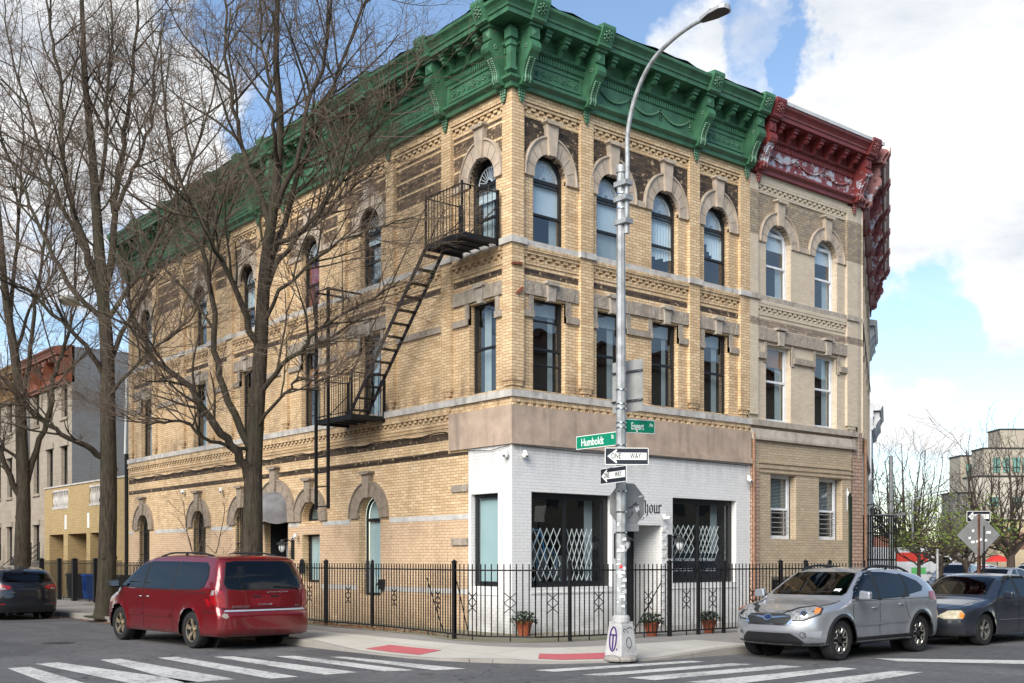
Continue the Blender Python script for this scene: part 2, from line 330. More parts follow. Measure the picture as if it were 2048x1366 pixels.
def concrete(name, a, b, slab=1.5, rot=0.0, seam=(.14, .13, .12)):
    t = NT(name); p = pos(t); n1 = t.noise(p, .9, 6.0, .6); n2 = t.noise(p, 45.0, 3.0, .8); c = t.mix(t.ramp(n1, .3, .7), a, b)
    c = t.mix(.35, c, t.mix(n2, (.6, .6, .6), (1.4, 1.4, 1.4)), 'MULTIPLY')
    br = t.n('ShaderNodeTexBrick', {'Vector': p, 'Color1': (1., 1., 1.), 'Color2': (.90, .90, .90), 'Mortar': (.42, .4, .38), 'Scale': 1.0, 'Mortar Size': .007, 'Brick Width': slab, 'Row Height': slab, 'Mortar Smooth': .2}); br.offset = 0
    c = t.mix(1.0, c, br.outputs[0], 'MULTIPLY'); sp = t.noise(p, 5.0, 6.0, .75); c = t.mix(t.math('MULTIPLY', t.ramp(sp, .6, .75), .3), c, (.16, .145, .12))
    t.bsdf(c, .85, 0, n2, .3, .005, spec=.3); return t.m
M['asphalt'] = asphalt(); M['roadpaint'] = roadpaint()
M['pavement'] = concrete('grey_pavement_flags', (.245, .232, .215), (.31, .295, .27)); M['ramp'] = concrete('pale_new_concrete', (.46, .44, .385), (.52, .50, .445), 1.5)
M['kerb'] = concrete('kerb_stone', (.23, .22, .20), (.33, .31, .285), 1.8); M['yard'] = concrete('mossy_yard_concrete', (.19, .18, .11), (.27, .25, .19), 2.2)
t_ = NT('red_tactile_paving'); p_ = pos(t_); v_ = t_.n('ShaderNodeTexVoronoi', {'Vector': t_.n('ShaderNodeMapping', {'Vector': p_, 'Scale': (1., 1., 0.)}).outputs[0], 'Scale': 16.0, 'Randomness': 0.0}).outputs[0]
t_.bsdf(t_.mix(t_.ramp(v_, .2, .45), (.55, .15, .16), (.42, .085, .10)), .75, 0, t_.math('MULTIPLY', v_, -1.0), .8, .02); M['tactile'] = t_.m
# ------------------------------------------------------------------ world, sun, camera
CAMP = Vector((-15.04, -18.32, 1.75)); FWD = Vector((.6345, .7729, 0)); RGT = Vector((.7729, -.6345, 0)); FPX = 2234.0
def wdir(px, py): return (FWD + RGT * ((px - 1024) / FPX) + Vector((0, 0, 1)) * ((1118 - py) / FPX)).normalized()
def at(px, py, Y): return CAMP + (FWD + RGT * ((px - 1024) / FPX) + Vector((0, 0, 1)) * ((1118 - py) / FPX)) * Y
SUN = Vector((-.76, -.36, .56)).normalized()
w = bpy.data.worlds.new('World'); scene.world = w; w.use_nodes = True
T = NT.__new__(NT); T.t = w.node_tree; T.t.nodes.clear(); T.out = T.t.nodes.new('ShaderNodeOutputWorld')
sky = T.n('ShaderNodeTexSky', sky_type='NISHITA', sun_disc=False); el = math.asin(SUN.z)
sky.sun_elevation = el; sky.sun_rotation = math.atan2(SUN.x, SUN.y); sky.air_density = 1.0; sky.dust_density = .4; sky.ozone_density = 1.6
D = T.n('ShaderNodeTexCoord').outputs['Generated']
sp = T.n('ShaderNodeSeparateXYZ', {0: D}); zz = T.math('ADD', T.math('MAXIMUM', sp.outputs[2], 0.0), .22)
cv = T.n('ShaderNodeCombineXYZ', {0: T.math('DIVIDE', sp.outputs[0], zz), 1: T.math('DIVIDE', sp.outputs[1], zz), 2: T.math('MULTIPLY', sp.outputs[2], 3.0)}).outputs[0]
fb = T.noise(cv, 1.7, 9.0, .58); wp = T.noise(T.n('ShaderNodeMapping', {'Vector': cv, 'Scale': (1.0, 3.2, 1.0), 'Rotation': (0, 0, .5)}).outputs[0], 2.2, 7.0, .6)
acc = T.math('MULTIPLY', T.math('SUBTRACT', fb, .5), 3.4)
wn = T.n('ShaderNodeTexNoise', {'Vector': D, 'Scale': 9.0, 'Detail': 6.0, 'Roughness': .6}); wv = T.n('ShaderNodeVectorMath', operation='SUBTRACT'); T.put(wv.inputs[0], wn.outputs[1]); wv.inputs[1].default_value = (.5, .5, .5)
ws = T.n('ShaderNodeVectorMath', operation='SCALE'); T.put(ws.inputs[0], wv.outputs[0]); ws.inputs[3].default_value = .16
wa = T.n('ShaderNodeVectorMath', operation='ADD'); T.put(wa.inputs[0], D); T.put(wa.inputs[1], ws.outputs[0]); wnn = T.n('ShaderNodeVectorMath', operation='NORMALIZE'); T.put(wnn.inputs[0], wa.outputs[0]); DW = wnn.outputs[0]
for px, py, r, wt in [(1900, 230, 370, 1.5), (2200, 200, 360, 1.0), (1760, 400, 150, .7), (1430, 95, 140, 1.35), (1330, 60, 90, .3), (90, 190, 330, 1.3), (400, 260, 200, .95), (250, 330, 200, .6), (1545, 110, 85, -1.0), (1640, 90, 60, -.5), (1300, 10, 90, -.4),
                      (700, 80, 330, -1.1), (1100, 0, 300, -1.0), (1520, 90, 60, -.3), (150, 560, 200, -.5), (1830, 790, 150, .85), (2000, 610, 230, -.9), (1800, 600, 190, -.9), (1900, 900, 160, .3), (-300, 700, 300, .5), (2300, 300, 400, .8)]:
    c = wdir(px, py); a = r / FPX
    dp = T.n('ShaderNodeVectorMath', operation='DOT_PRODUCT'); T.put(dp.inputs[0], DW); dp.inputs[1].default_value = c
    f = T.n('ShaderNodeMapRange', {0: dp.outputs['Value'], 1: math.cos(a * 1.25), 2: math.cos(a * .45), 3: 0.0, 4: wt}, interpolation_type='SMOOTHSTEP').outputs[0]
    acc = T.math('ADD', acc, f)
# away from the picture: broken cloud
mask = T.ramp(acc, .15, .75)
wisp = T.math('MULTIPLY', T.ramp(wp, .45, .75), T.ramp(sp.outputs[2], .42, .05, 0.0, .62))
shade = T.ramp(T.noise(cv, 2.3, 8.0, .62), .34, .6)
SKYS = .125; K = 1 / SKYS
ccol = T.mix(shade, (.46 * K, .49 * K, .535 * K), (.72 * K, .715 * K, .70 * K))
col = T.mix(wisp, sky.outputs[0], (.56 * K, .62 * K, .70 * K)); col = T.mix(T.math('MINIMUM', mask, 1.0), col, ccol)
bg = T.n('ShaderNodeBackground', {0: col, 1: SKYS}); T.t.links.new(bg.outputs[0], T.out.inputs[0])
ld = bpy.data.lights.new('sun', 'SUN'); ld.energy = 3.5; ld.angle = math.radians(42); ld.color = (1, .93, .82)
lo = bpy.data.objects.new('sun', ld); COL.objects.link(lo); lo.rotation_euler = SUN.to_track_quat('Z', 'Y').to_euler(); lo.location = (-20, -10, 30)
cd = bpy.data.cameras.new('camera'); cam = bpy.data.objects.new('camera', cd); COL.objects.link(cam); scene.camera = cam
cd.sensor_width = 36; cd.lens = 36 * FPX / 2048; cd.shift_y = (1118 - 683) / 2048; cd.clip_end = 2000; cd.clip_start = .1
cam.location = CAMP; cam.rotation_euler = (PI / 2, 0, -math.atan2(FWD.x, FWD.y))
scene.view_settings.view_transform = 'Standard'; scene.view_settings.look = 'None'; scene.view_settings.gamma = 1; scene.view_settings.exposure = .74
scene.cycles.max_bounces = 5; scene.cycles.diffuse_bounces = 2; scene.cycles.glossy_bounces = 3; scene.cycles.transparent_max_bounces = 16
# ------------------------------------------------------------------ the corner building
FR = Fac((0, 0), (1, 0), (0, -1)); FL = Fac((0, 0), (0, 1), (-1, 0))
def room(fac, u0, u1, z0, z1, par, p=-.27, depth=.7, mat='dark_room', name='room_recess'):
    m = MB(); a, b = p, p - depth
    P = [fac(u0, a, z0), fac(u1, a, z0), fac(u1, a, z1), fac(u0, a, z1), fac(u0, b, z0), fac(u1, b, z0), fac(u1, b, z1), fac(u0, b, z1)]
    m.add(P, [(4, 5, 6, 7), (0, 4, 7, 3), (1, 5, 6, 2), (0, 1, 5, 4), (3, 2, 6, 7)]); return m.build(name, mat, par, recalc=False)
def window(fac, u0, u1, z0, z1, par, arched=False, frame='black', meet=None, style=None, p=-.23, fw=.055, gl='glass', transom=None, name='window'):
    zs = z1 - (u1 - u0) / 2 if arched else z1
    m = MB()
    def bx(a, b, c, d, q0=-.05, q1=0): fac.box(m, a, b, p + q0, p + q1, c, d)
    bx(u0, u0 + fw, z0, zs); bx(u1 - fw, u1, z0, zs); bx(u0 + fw, u1 - fw, z0, z0 + fw * 1.2)
    if arched:
        r = (u1 - u0) / 2; c = (u0 + u1) / 2; n = 14
        for i in range(n):
            a, b = PI * i / n, PI * (i + 1) / n
            q = [(c + r * math.cos(a), zs + r * math.sin(a)), (c + r * math.cos(b), zs + r * math.sin(b)), (c + (r - fw) * math.cos(b), zs + (r - fw) * math.sin(b)), (c + (r - fw) * math.cos(a), zs + (r - fw) * math.sin(a))]
            fac.prism_p(m, q, p - .05, p)
        tr = zs - .08 if transom is None else transom
        bx(u0 + fw, u1 - fw, tr - .05, tr + .03, -.04, .01)
        if style != 'plain': bx(u0 + fw, u1 - fw, tr - .12, tr - .09, -.04, .0)
    else:
        bx(u0 + fw, u1 - fw, z1 - fw, z1); tr = z1 - fw
    if meet is None: meet = (z0 + tr) / 2 - .03
    if meet: bx(u0 + fw, u1 - fw, meet - .03, meet + .025, -.045, .012); bx(u0 + fw, u0 + fw + .03, meet, tr, -.03, .008); bx(u1 - fw - .03, u1 - fw, meet, tr, -.03, .008)
    w = m.build(name, frame, par)
    g = MB(); poly = (arch(u0 + .02, u1 - .02, z0, z1 - .02) if arched else rect(u0 + .02, u1 - .02, z0, z1 - .02)); n = len(poly)
    g.add([fac(a, p - .025, b) for a, b in poly], [tuple(range(n))]); g.build('pane', gl, w, recalc=False)
    return w, meet, tr
def sheet_part(fac, poly, p, name, mat, par):
    g = MB(); g.add([fac(a, p, b) for a, b in poly], [tuple(range(len(poly)))]); return g.build(name, mat, par, recalc=False)
corner = empty('corner_building', (0, 0, 0), 0, 'three storey yellow brick corner building with green cornice and white painted shopfront', 'building')
SILL3, TOP3, SILL2, TOP2 = 8.62, 10.59, 5.36, 7.42
RW = [(.66, 1.61), (2.56, 3.5), (4.36, 5.3), (6.24, 7.19)]
LW = [(.66, 1.61), (5.25, 6.22), (8.32, 9.3), (12.12, 13.1), (15.5, 16.48), (20.05, 21.03)]
RP = [(0, .34), (2.0, 2.38), (5.63, 5.99), (7.55, 7.92)]
LP = [(0, .34), (2.2, 2.57), (4.55, 4.9), (6.83, 7.2), (9.97, 10.32), (11.5, 11.85), (13.5, 13.85), (14.85, 15.2), (17.1, 17.45), (19.5, 19.85), (21.7, 22.05)]
LEN = 22.05; RLEN = 7.92; FP = -.09
m = MB()
for fac, ww, ln in ((FR, RW, RLEN), (FL, LW, LEN)):
    holes = [arch(a, b, SILL3, TOP3) for a, b in ww] + [rect(a, b, SILL2, TOP2) for a, b in ww]
    fac.sheet(m, [(.09, 5.3), (ln, 5.3), (ln, 11.78), (.09, 11.78)], holes, FP, .16)
lw1 = [arch(5.17, 6.17, .83, 3.33), rect(8.17, 9.13, 1.11, 2.42), arch(8.17, 9.13, 2.78, 3.31), [(9.95, .15), (11.35, .15), (11.35, 2.9)] + [(10.65 + .7 * math.cos(PI * i / 12), 2.9 + .7 * math.sin(PI * i / 12)) for i in range(1, 12)] + [(9.95, 2.9)],
       arch(12.3, 13.3, 1.2, 3.33), arch(15.42, 16.4, .9, 3.33), arch(20.1, 21.1, .9, 3.33)]
FL.sheet(m, [(1.53, .0), (LEN, .0), (LEN, 5.3), (1.53, 5.3)], lw1, -.02, .2)
m.add([(0.02, LEN, 0), (9, LEN, 0), (9, LEN, 12.6), (0.02, LEN, 12.6), (9, .1, 12.6), (.1, .1, 12.6), (9, .1, 0)], [(0, 1, 2, 3), (2, 3, 5, 4)])
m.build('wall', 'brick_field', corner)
for fac, pp in ((FR, RP), (FL, LP)):
    for i, (a, b) in enumerate(pp):
        if i == 0: continue
        m = MB(); fac.box(m, a, b, -.2, 0, 5.56, 11.76); fac.box(m, a + .05, b - .05, -.2, -.015, 5.46, 5.56); fac.box(m, a + .1, b - .1, -.2, -.03, 5.36, 5.46); m.build('brick_pier', 'brick', corner)
m = MB(); m.box(0, .34, 0, .34, 5.56, 11.76); m.box(.02, .32, .02, .32, 5.46, 5.56); m.box(.05, .29, .05, .29, 5.34, 5.46)
m.build('brick_pier', 'brick', corner)
wm = MB()
shopL, shopR, shopd, w0 = (.54, 2.97, 1.13, 3.2), (5.0, 7.37, 1.17, 3.23), (3.3, 4.62, .0, 2.55), (.48, 1.44, 1.15, 3.18)
FR.sheet(wm, [(0, 0), (RLEN, 0), (RLEN, 4.25), (0, 4.25)], [rect(*shopL), rect(*shopR), [(shopd[0], 0.01), (shopd[1], 0.01), (shopd[1], 2.55), (shopd[0], 2.55)]], .0, .18)
FL.sheet(wm, [(0, 0), (1.53, 0), (1.53, 4.25), (0, 4.25)], [rect(*w0)], .0, .18)
FR.box(wm, .52, 3.0, 0.0, .02, 1.0, 1.03); FR.box(wm, 4.95, 7.4, 0, .02, 1.03, 1.06); FL.box(wm, .45, 1.46, 0, .02, .96, .99)
# door recess
P = [FR(a, b, c) for a in (3.3, 4.62) for b in (-.18, -1.0) for c in (0, 2.55)]
wm.add(P, [(0, 2, 3, 1), (4, 6, 7, 5), (1, 3, 7, 5), (2, 6, 7, 3)])
for i in range(11): FR.box(wm, 4.62, 4.72, -.001, .022, .35 + i * .205, .43 + i * .205); FR.box(wm, 4.75, 4.79, .0, .02, .45 + i * .205, .48 + i * .205)
wm.build('painted_shop_wall', 'brick_white', corner)
m = MB(); FR.box(m, -.05, RLEN - .02, -.1, .05, 4.2, 5.03); m.box(-.05, 0.02, .1, 2.21, 4.2, 5.03); FR.box(m, -.07, RLEN, .05, .09, 4.2, 4.32); FR.box(m, -.06, RLEN, .05, .065, 4.32, 4.345)
m.build('stucco_fascia', 'stucco', corner)
m = MB()
for fac, pp, ln in ((FR, RP, RLEN), (FL, LP, LEN)):
    st = .0
    z0_ = -.05 if fac is FR else .15; fac.box(m, z0_, ln, -.15, .05, 5.21, SILL2); fac.box(m, .09 if fac is FR else .25, ln, -.25, -.03, 8.49, SILL3)
    for a, b in pp: fac.box(m, (a - .05) if a > 0 or fac is FR else .06, b + .05 if b < ln - .1 else b, -.06 if fac is FR else -.04, .05, 8.485, SILL3 + .003)
m.build('sill_course', 'stone_light', corner)
# corbelled brick courses
m = MB()
def dentils(fac, a, b, zt, p, mm=None, rows=2):
    mm = mm or m
    fac.box(mm, a, b, p - .02, p + .06, zt - .07, zt); n = max(2, int((b - a) / .215))
    s = (b - a) / n
    for i in range(n):
        fac.box(mm, a + i * s, a + i * s + s * .52, p - .02, p + .045, zt - .14, zt - .07)
        if rows > 1: fac.box(mm, a + i * s + s * .5, a + (i + 1) * s - .002, p - .02, p + .028, zt - .21, zt - .14)
    fac.box(mm, a, b, p - .02, p + .02, zt - .285, zt - .21)
def spans(pp, ln): return [(pp[i][1], pp[i + 1][0]) for i in range(len(pp) - 1)]
for fac, pp, ln in ((FR, RP, RLEN), (FL, LP, LEN)):
    for a, b in spans(pp, ln):
        m = MB(); fac.box(m, a, b, FP - .05, -.005, 11.56, 11.77); dentils(fac, a, b, 11.56, FP, m); m.build('corbelled_brick_course', 'brick', corner); m = MB(); dentils(fac, a, b, 8.40, FP, m); fac.box(m, a, b, FP - .02, FP + .085, 8.4, 8.49); m.build('corbelled_brick_course', 'brick', corner)
m = MB()
FL.box(m, 2.2, LEN, -.05, .02, 5.1, 5.21); dentils(FL, 2.25, LEN, 5.1, -.02, m); FL.box(m, 2.2, LEN, -.05, .01, 4.74, 4.78)
FR.box(m, 0, RLEN, -.05, .02, 5.1, 5.21); FR.box(m, .01, RLEN, -.12, -.015, 4.15, 5.4); m.box(.01, .1, .13, 2.3, 4.15, 5.4)
for i in range(36): FR.box(m, .02 + i * .22, .13 + i * .22, -.02, .018, 5.03, 5.1)
for i in range(10): FL.box(m, .02 + i * .22, .13 + i * .22, -.02, .018, 5.03, 5.1)
m.build('corbelled_brick_course', 'brick', corner)
M['band'] = plain('pale_painted_band', (.50, .49, .47), .7, 0, .2, 4)
# white paint bands and blocks on the side wall
m = MB(); xs = [1.53, 4.75, 6.58, 8.0, 9.3, 9.9, 11.4, 12.1, 13.5, 15.0, 16.85, 19.6, 21.6, LEN]
for i in range(0, len(xs) - 1):
    if i % 2 == 0: m = MB(); FL.box(m, xs[i], xs[i + 1], -.04, -.012, 2.64, 2.76); m.build('painted_band', M['band'], corner)
for a, b in ((1.53, 5.1), (6.25, 8.1), (9.2, 9.9), (11.4, 15.3), (16.5, 20.0), (21.2, LEN)): m = MB(); FL.box(m, a, b, -.04, -.012, .96, 1.08); m.build('painted_band', M['band'], corner)
m = MB()
for z in (3.26, 2.06): m = MB(); FL.box(m, 1.55, 2.15, -.05, .03, z, z + .16); m.build('stone_block', 'stone_rough', corner)
# stone arches of the top floor
def arch_stone(fac, c, r, z0, zs, ro, rt, p0, p1, par, mat, key=(.10, .18, .3), name='stone_arch', n=18):
    m = MB(); N = n
    inn = [(c + r, z0)] + [(c + r * math.cos(PI * i / N), zs + r * math.sin(PI * i / N)) for i in range(N + 1)] + [(c - r, z0)]
    out = [(c + ro, z0)] + [(c + ro * math.cos(PI * i / N), zs + rt * math.sin(PI * i / N)) for i in range(N + 1)] + [(c - ro, z0)]
    for i in range(len(inn) - 1): fac.prism_p(m, [inn[i], out[i], out[i + 1], inn[i + 1]], p0, p1)
    rim = [tuple((o[k] * .9 + q[k] * .1) for k in (0, 1)) for o, q in zip(out, inn)]
    for i in range(len(inn) - 1): fac.prism_p(m, [rim[i], out[i], out[i + 1], rim[i + 1]], p1 - .005, p1 + .035)
    o = m.build(name, mat, par)
    j = MB()
    for t in (15, 38, 60, 120, 142, 165):
        a = math.radians(t); A = fac(c + r * 1.02 * math.cos(a), p1 + .001, zs + r * 1.02 * math.sin(a)); B = fac(c + ro * .9 * math.cos(a), p1 + .001, zs + rt * .9 * math.sin(a)); j.bar(A, B, .012, .004)
    j.build('mortar_joint', plain('arch_joint', (.12, .1, .08), .9) if 'jm' not in M else M['jm'], o)
    kb, kt, kh = key; k = MB(); zb = zs + r - .04; zt = zs + rt + kh
    fac.prism_p(k, [(c - kb, zb), (c + kb, zb), (c + kt * .92, zt - .08), (c - kt * .92, zt - .08)], p0, p1 + .07)
    fac.prism_p(k, [(c - kt * .95, zt - .08), (c + kt * .95, zt - .08), (c + kt * 1.3, zt - .04), (c + kt * 1.3, zt), (c - kt * 1.3, zt), (c - kt * 1.3, zt - .04)], p0, p1 + .13)
    k.build('keystone', mat, o); return o
M['jm'] = plain('arch_joint', (.12, .1, .08), .9)
for fac, ww, pp in ((FR, RW, RP), (FL, LW, LP)):
    for i, (a, b) in enumerate(ww):
        c = (a + b) / 2; arch_stone(fac, c, (b - a) / 2 + .0, 10.03, 10.115, .76, .88, FP - .05, -.03, corner, 'stone_arch')
        lo_ = max([q[1] for q in pp if q[1] < c]); hi = min([q[0] for q in pp if q[0] > c])
        for q in ww:
            qc = sum(q) / 2
            if qc < c - .1: lo_ = max(lo_, (qc + c) / 2)
            if qc > c + .1: hi = min(hi, (qc + c) / 2)
        m = MB()
        if c - .76 > lo_ + .02: fac.box(m, lo_, c - .76, FP - .05, -.045, 10.03, 10.17)
        if c + .76 < hi - .02: fac.box(m, c + .76, hi, FP - .05, -.045, 10.03, 10.17)
        if m.f: m.build('impost_block', 'stone_arch', corner)
# flat lintels of the middle floor
for fac, ww, pp in ((FR, RW, RP), (FL, LW, LP)):
    for (s0, s1) in spans(pp, 0):
        inside = [q for q in ww if s0 < sum(q) / 2 < s1]
        m = MB()
        if not inside:
            fac.box(m, s0, s1, FP - .04, FP + .05, 6.98, 7.12); m.build('stone_band', 'stone_rough', corner); continue
        # splayed blocks with open joints
        n = max(6, int((s1 - s0) / .17)); st = (s1 - s0) / n; c0 = (s0 + s1) / 2
        lean = .03
        for i in range(n):
            a = s0 + i * st; b = a + st - .008
            d = lambda u: (u - min([sum(q) / 2 for q in inside], key=lambda x: abs(x - u))) * .10
            fac.prism_p(m, [(a - 0, 7.42 + .04), (b, 7.46), (min(s1, b + d(b)), 7.76), (max(s0, a + d(a)), 7.76)], FP - .04, FP + .05 + rnd.uniform(-.012, .02))
        fac.box(m, s0, s1, FP - .04, FP + .02, 7.46, 7.755)
        for (a, b) in inside:
            fac.box(m, a - .13, a, FP - .05, FP + .03, 6.98, 7.46); fac.box(m, b, b + .13, FP - .05, FP + .03, 6.98, 7.46)
        edges = sorted([s0] + [x for q in inside for x in q] + [s1])
        for k in range(0, len(edges), 2):
            if edges[k + 1] - edges[k] > .1: fac.box(m, edges[k], edges[k + 1], FP - .05, FP + .06, 6.98, 7.12)
        o = m.build('lintel', 'stone_rough', corner)
        for (a, b) in inside:
            c = (a + b) / 2; k = MB()
            fac.prism_p(k, [(c - .09, 7.38), (c + .09, 7.38), (c + .13, 7.72), (c - .13, 7.72)], FP - .05, FP + .10)
            fac.prism_p(k, [(c - .13, 7.72), (c + .13, 7.72), (c + .18, 7.76), (c + .18, 7.81), (c - .18, 7.81), (c - .18, 7.76)], FP - .05, FP + .15)
            k.build('keystone', 'stone', o)
# windows of the upper floors
rr = random.Random(3)
def fan(fac, c, z, r, p, par):
    m = MB()
    for i in range(1, 12):
        a = PI * i / 12; m.bar(fac(c + .1 * math.cos(a), p, z + .1 * math.sin(a)), fac(c + r * math.cos(a), p, z + r * math.sin(a)), .012, .012)
    m.tube([fac(c + r * math.cos(PI * i / 12), p, z + r * math.sin(PI * i / 12)) for i in range(13)], .012, 4); m.tube([fac(c + .1 * math.cos(PI * i / 8), p, z + .1 * math.sin(PI * i / 8)) for i in range(9)], .012, 4)
    m.build('fan_tracery', 'white', par)
for k, (fac, ww) in enumerate(((FR, RW), (FL, LW))):
    for i, (a, b) in enumerate(ww):
        c = (a + b) / 2
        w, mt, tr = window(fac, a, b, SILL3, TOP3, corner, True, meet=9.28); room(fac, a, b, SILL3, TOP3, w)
        fan(fac, c, tr + .03, .36, -.275, w)
        if k == 0:
            sheet_part(fac, arch(a + .05, b - .05, tr, TOP3 - .05), -.31, 'blind', 'blind', w)
            if i in (0, 1): sheet_part(fac, rect(a + .05, b - .05, mt, tr), -.31, 'blind', 'blind', w); sheet_part(fac, rect(b - .28, b - .05, SILL3, mt), -.34, 'curtain', 'curtain', w)
            if i == 1: sheet_part(fac, rect(a + .05, b - .05, SILL3, mt), -.35, 'lower_blind', 'curtain', w)
            if i in (2, 3):
                m = MB()
                for q in range(9):
                    x = a + .06 + q * .095; lo2 = mt - (.3 if i == 2 else .0) + .03 * (q % 3) + (0 if i == 2 else .55 * max(0, 1 - q / 5))
                    m.add([fac(x, -.31, lo2), fac(x + .05, -.34, lo2), fac(x + .095, -.31, lo2), fac(x + .095, -.31, tr), fac(x + .05, -.34, tr), fac(x, -.31, tr)], [(0, 1, 4, 5), (1, 2, 3, 4)])
                m.build('curtain', 'blind', w, recalc=False)
        else:
            if i == 0: sheet_part(fac, rect(a + .05, b - .05, tr - .35, tr), -.31, 'blind', 'blind', w); sheet_part(fac, rect(a + .45, b - .12, SILL3, tr - .3), -.4, 'curtain', 'curtain', w)
            if i == 1: sheet_part(fac, rect(a + .05, b - .05, 9.75, tr), -.31, 'blind', 'blind', w); sheet_part(fac, rect(a + .3, b - .15, SILL3 + .3, 9.7), -.42, 'curtain', 'curtain', w)
            if i == 2: sheet_part(fac, rect(a + .05, b - .05, SILL3, 9.9), -.33, 'curtain', 'redcurtain', w)
            if i > 2: sheet_part(fac, rect(a + .05, b - .05, mt, tr), -.33, 'blind', 'blind' if i != 4 else 'curtain', w)
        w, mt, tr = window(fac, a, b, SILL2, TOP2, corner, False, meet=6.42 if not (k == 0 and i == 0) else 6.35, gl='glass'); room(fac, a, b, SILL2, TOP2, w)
        if k == 0 and i == 0: m = MB(); fac.box(m, a + .05, b - .05, -.275, -.225, 6.95, 6.98); fac.box(m, a + .05, b - .05, -.275, -.225, 5.98, 6.01); m.build('glazing_bar', 'black', w)
        # pale reveal of the room, seen past the frame
        s_ = (b - .22 - .05 * (i % 2), b - .07) if k == 0 else (b - .34, b - .1)
        sheet_part(fac, rect(s_[0], s_[1], SILL2, TOP2 - .1), -.45, 'curtain', 'curtain', w)
        if k == 0: sheet_part(fac, rect(a + .05, b - .05, 7.12, TOP2), -.4, 'blind', 'curtain', w)
        if k == 1 and i == 2: sheet_part(fac, rect(a + .05, b - .05, 6.45, TOP2 - .4), -.33, 'blind', 'wood', w)
# ground floor side windows with carved surrounds
for c in (5.67, 8.65, 12.8, 15.91, 20.6):
    arch_stone(FL, c, .5, 2.78, 2.83, .9, .88, -.05, .045, corner, 'stone_carved', (.10, .19, .24), 'carved_surround')
arch_stone(FL, 10.65, .7, 2.78, 2.9, 1.2, 1.12, -.05, .05, corner, 'stone_carved', (.12, .2, .36), 'carved_surround')
w, mt, tr = window(FL, 5.17, 6.17, .83, 3.33, corner, True, meet=0, style='plain', gl='glass'); sheet_part(FL, arch(5.2, 6.1, .86, 3.3), -.30, 'frosted_panel', 'frost', w)
w, mt, tr = window(FL, 8.17, 9.13, 1.11, 2.42, corner, meet=0); sheet_part(FL, rect(8.2, 9.1, 1.13, 2.4), -.3, 'frosted_panel', 'frost', w)
w, mt, tr = window(FL, 8.17, 9.13, 2.78, 3.31, corner, True, meet=0, style='plain', transom=2.8, name='lunette'); sheet_part(FL, arch(8.2, 9.1, 2.8, 3.3), -.3, 'frosted_panel', plain('dark_teal_panel', (.07, .13, .13), .5), w)
for a, b, z in ((12.3, 13.3, 1.2), (15.42, 16.4, .9), (20.1, 21.1, .9)):
    w, mt, tr = window(FL, a, b, z, 3.33, corner, True); room(FL, a, b, z, 3.33, w); sheet_part(FL, rect(a + .5, b - .1, z, 3.0), -.4, 'curtain', 'curtain', w)
    m = MB()
    for i in range(9):
        u = a + .04 + i * .115; m.bar(FL(u, -.06, z), FL(u, -.06, 3.33 - .5 + math.sqrt(max(0, .25 - (u - a - .5) ** 2))), .016)
        if i % 2 == 0: m.tube([FL(u, -.06, z + .9), FL(u, .16, z + .55), FL(u, .2, z + .2), FL(u, -.02, z)], .009, 4)
    for z2 in (z + .05, z + 1.0, z + 1.8): FL.box(m, a, b, -.07, -.045, z2, z2 + .03)
    m.build('window_grille', 'iron', w)
# street door of the flats under the canopy
m = MB(); FL.box(m, 9.95, 11.35, -.9, -.85, .15, 3.5); m.build('door', 'dark_room', corner)
m = MB(); FL.box(m, 10.0, 10.4, -.85, -.8, .2, 2.4); d_ = m.build('door_leaf', plain('dark_green_door', (.03, .09, .07), .5), corner)
room(FL, 9.95, 11.35, .0, 3.6, corner, -.2, .64)
m = MB(); FL.box(m, 10.5, 10.85, -.5, -.45, 1.6, 2.25)
o = m.build('intercom_panel', 'galv', corner)
# shop windows
def gate(fac, u0, u1, z0, z1, n, p, par):
    m = MB(); s = (u1 - u0) / n
    for i in range(n + 3):
        for sg in (1, -1):
            a = u0 + (i - 3) * s if sg > 0 else u0 + i * s
            b = a + sg * 3 * s; za, zb = z0, z1
            # clip to the panel
            def cl(t): return a + (b - a) * t, za + (zb - za) * t
            ts = [0, 1]
            for lim in (u0, u1):
                t = (lim - a) / (b - a)
                if 0 < t < 1: ts.append(t)
            ts.sort()
            for t0, t1 in zip(ts, ts[1:]):
                um = cl((t0 + t1) / 2)[0]
                if u0 <= um <= u1:
                    A, B = cl(t0), cl(t1); m.bar(fac(A[0], p + .006 * sg, A[1]), fac(B[0], p + .006 * sg, B[1]), .02, .008)
    m.build('folding_gate', plain('pale_steel_gate', (.60, .62, .60), .5, .2) if 'gatem' not in M else M['gatem'], par)
M['gatem'] = plain('pale_steel_gate', (.78, .80, .78), .5, 0)
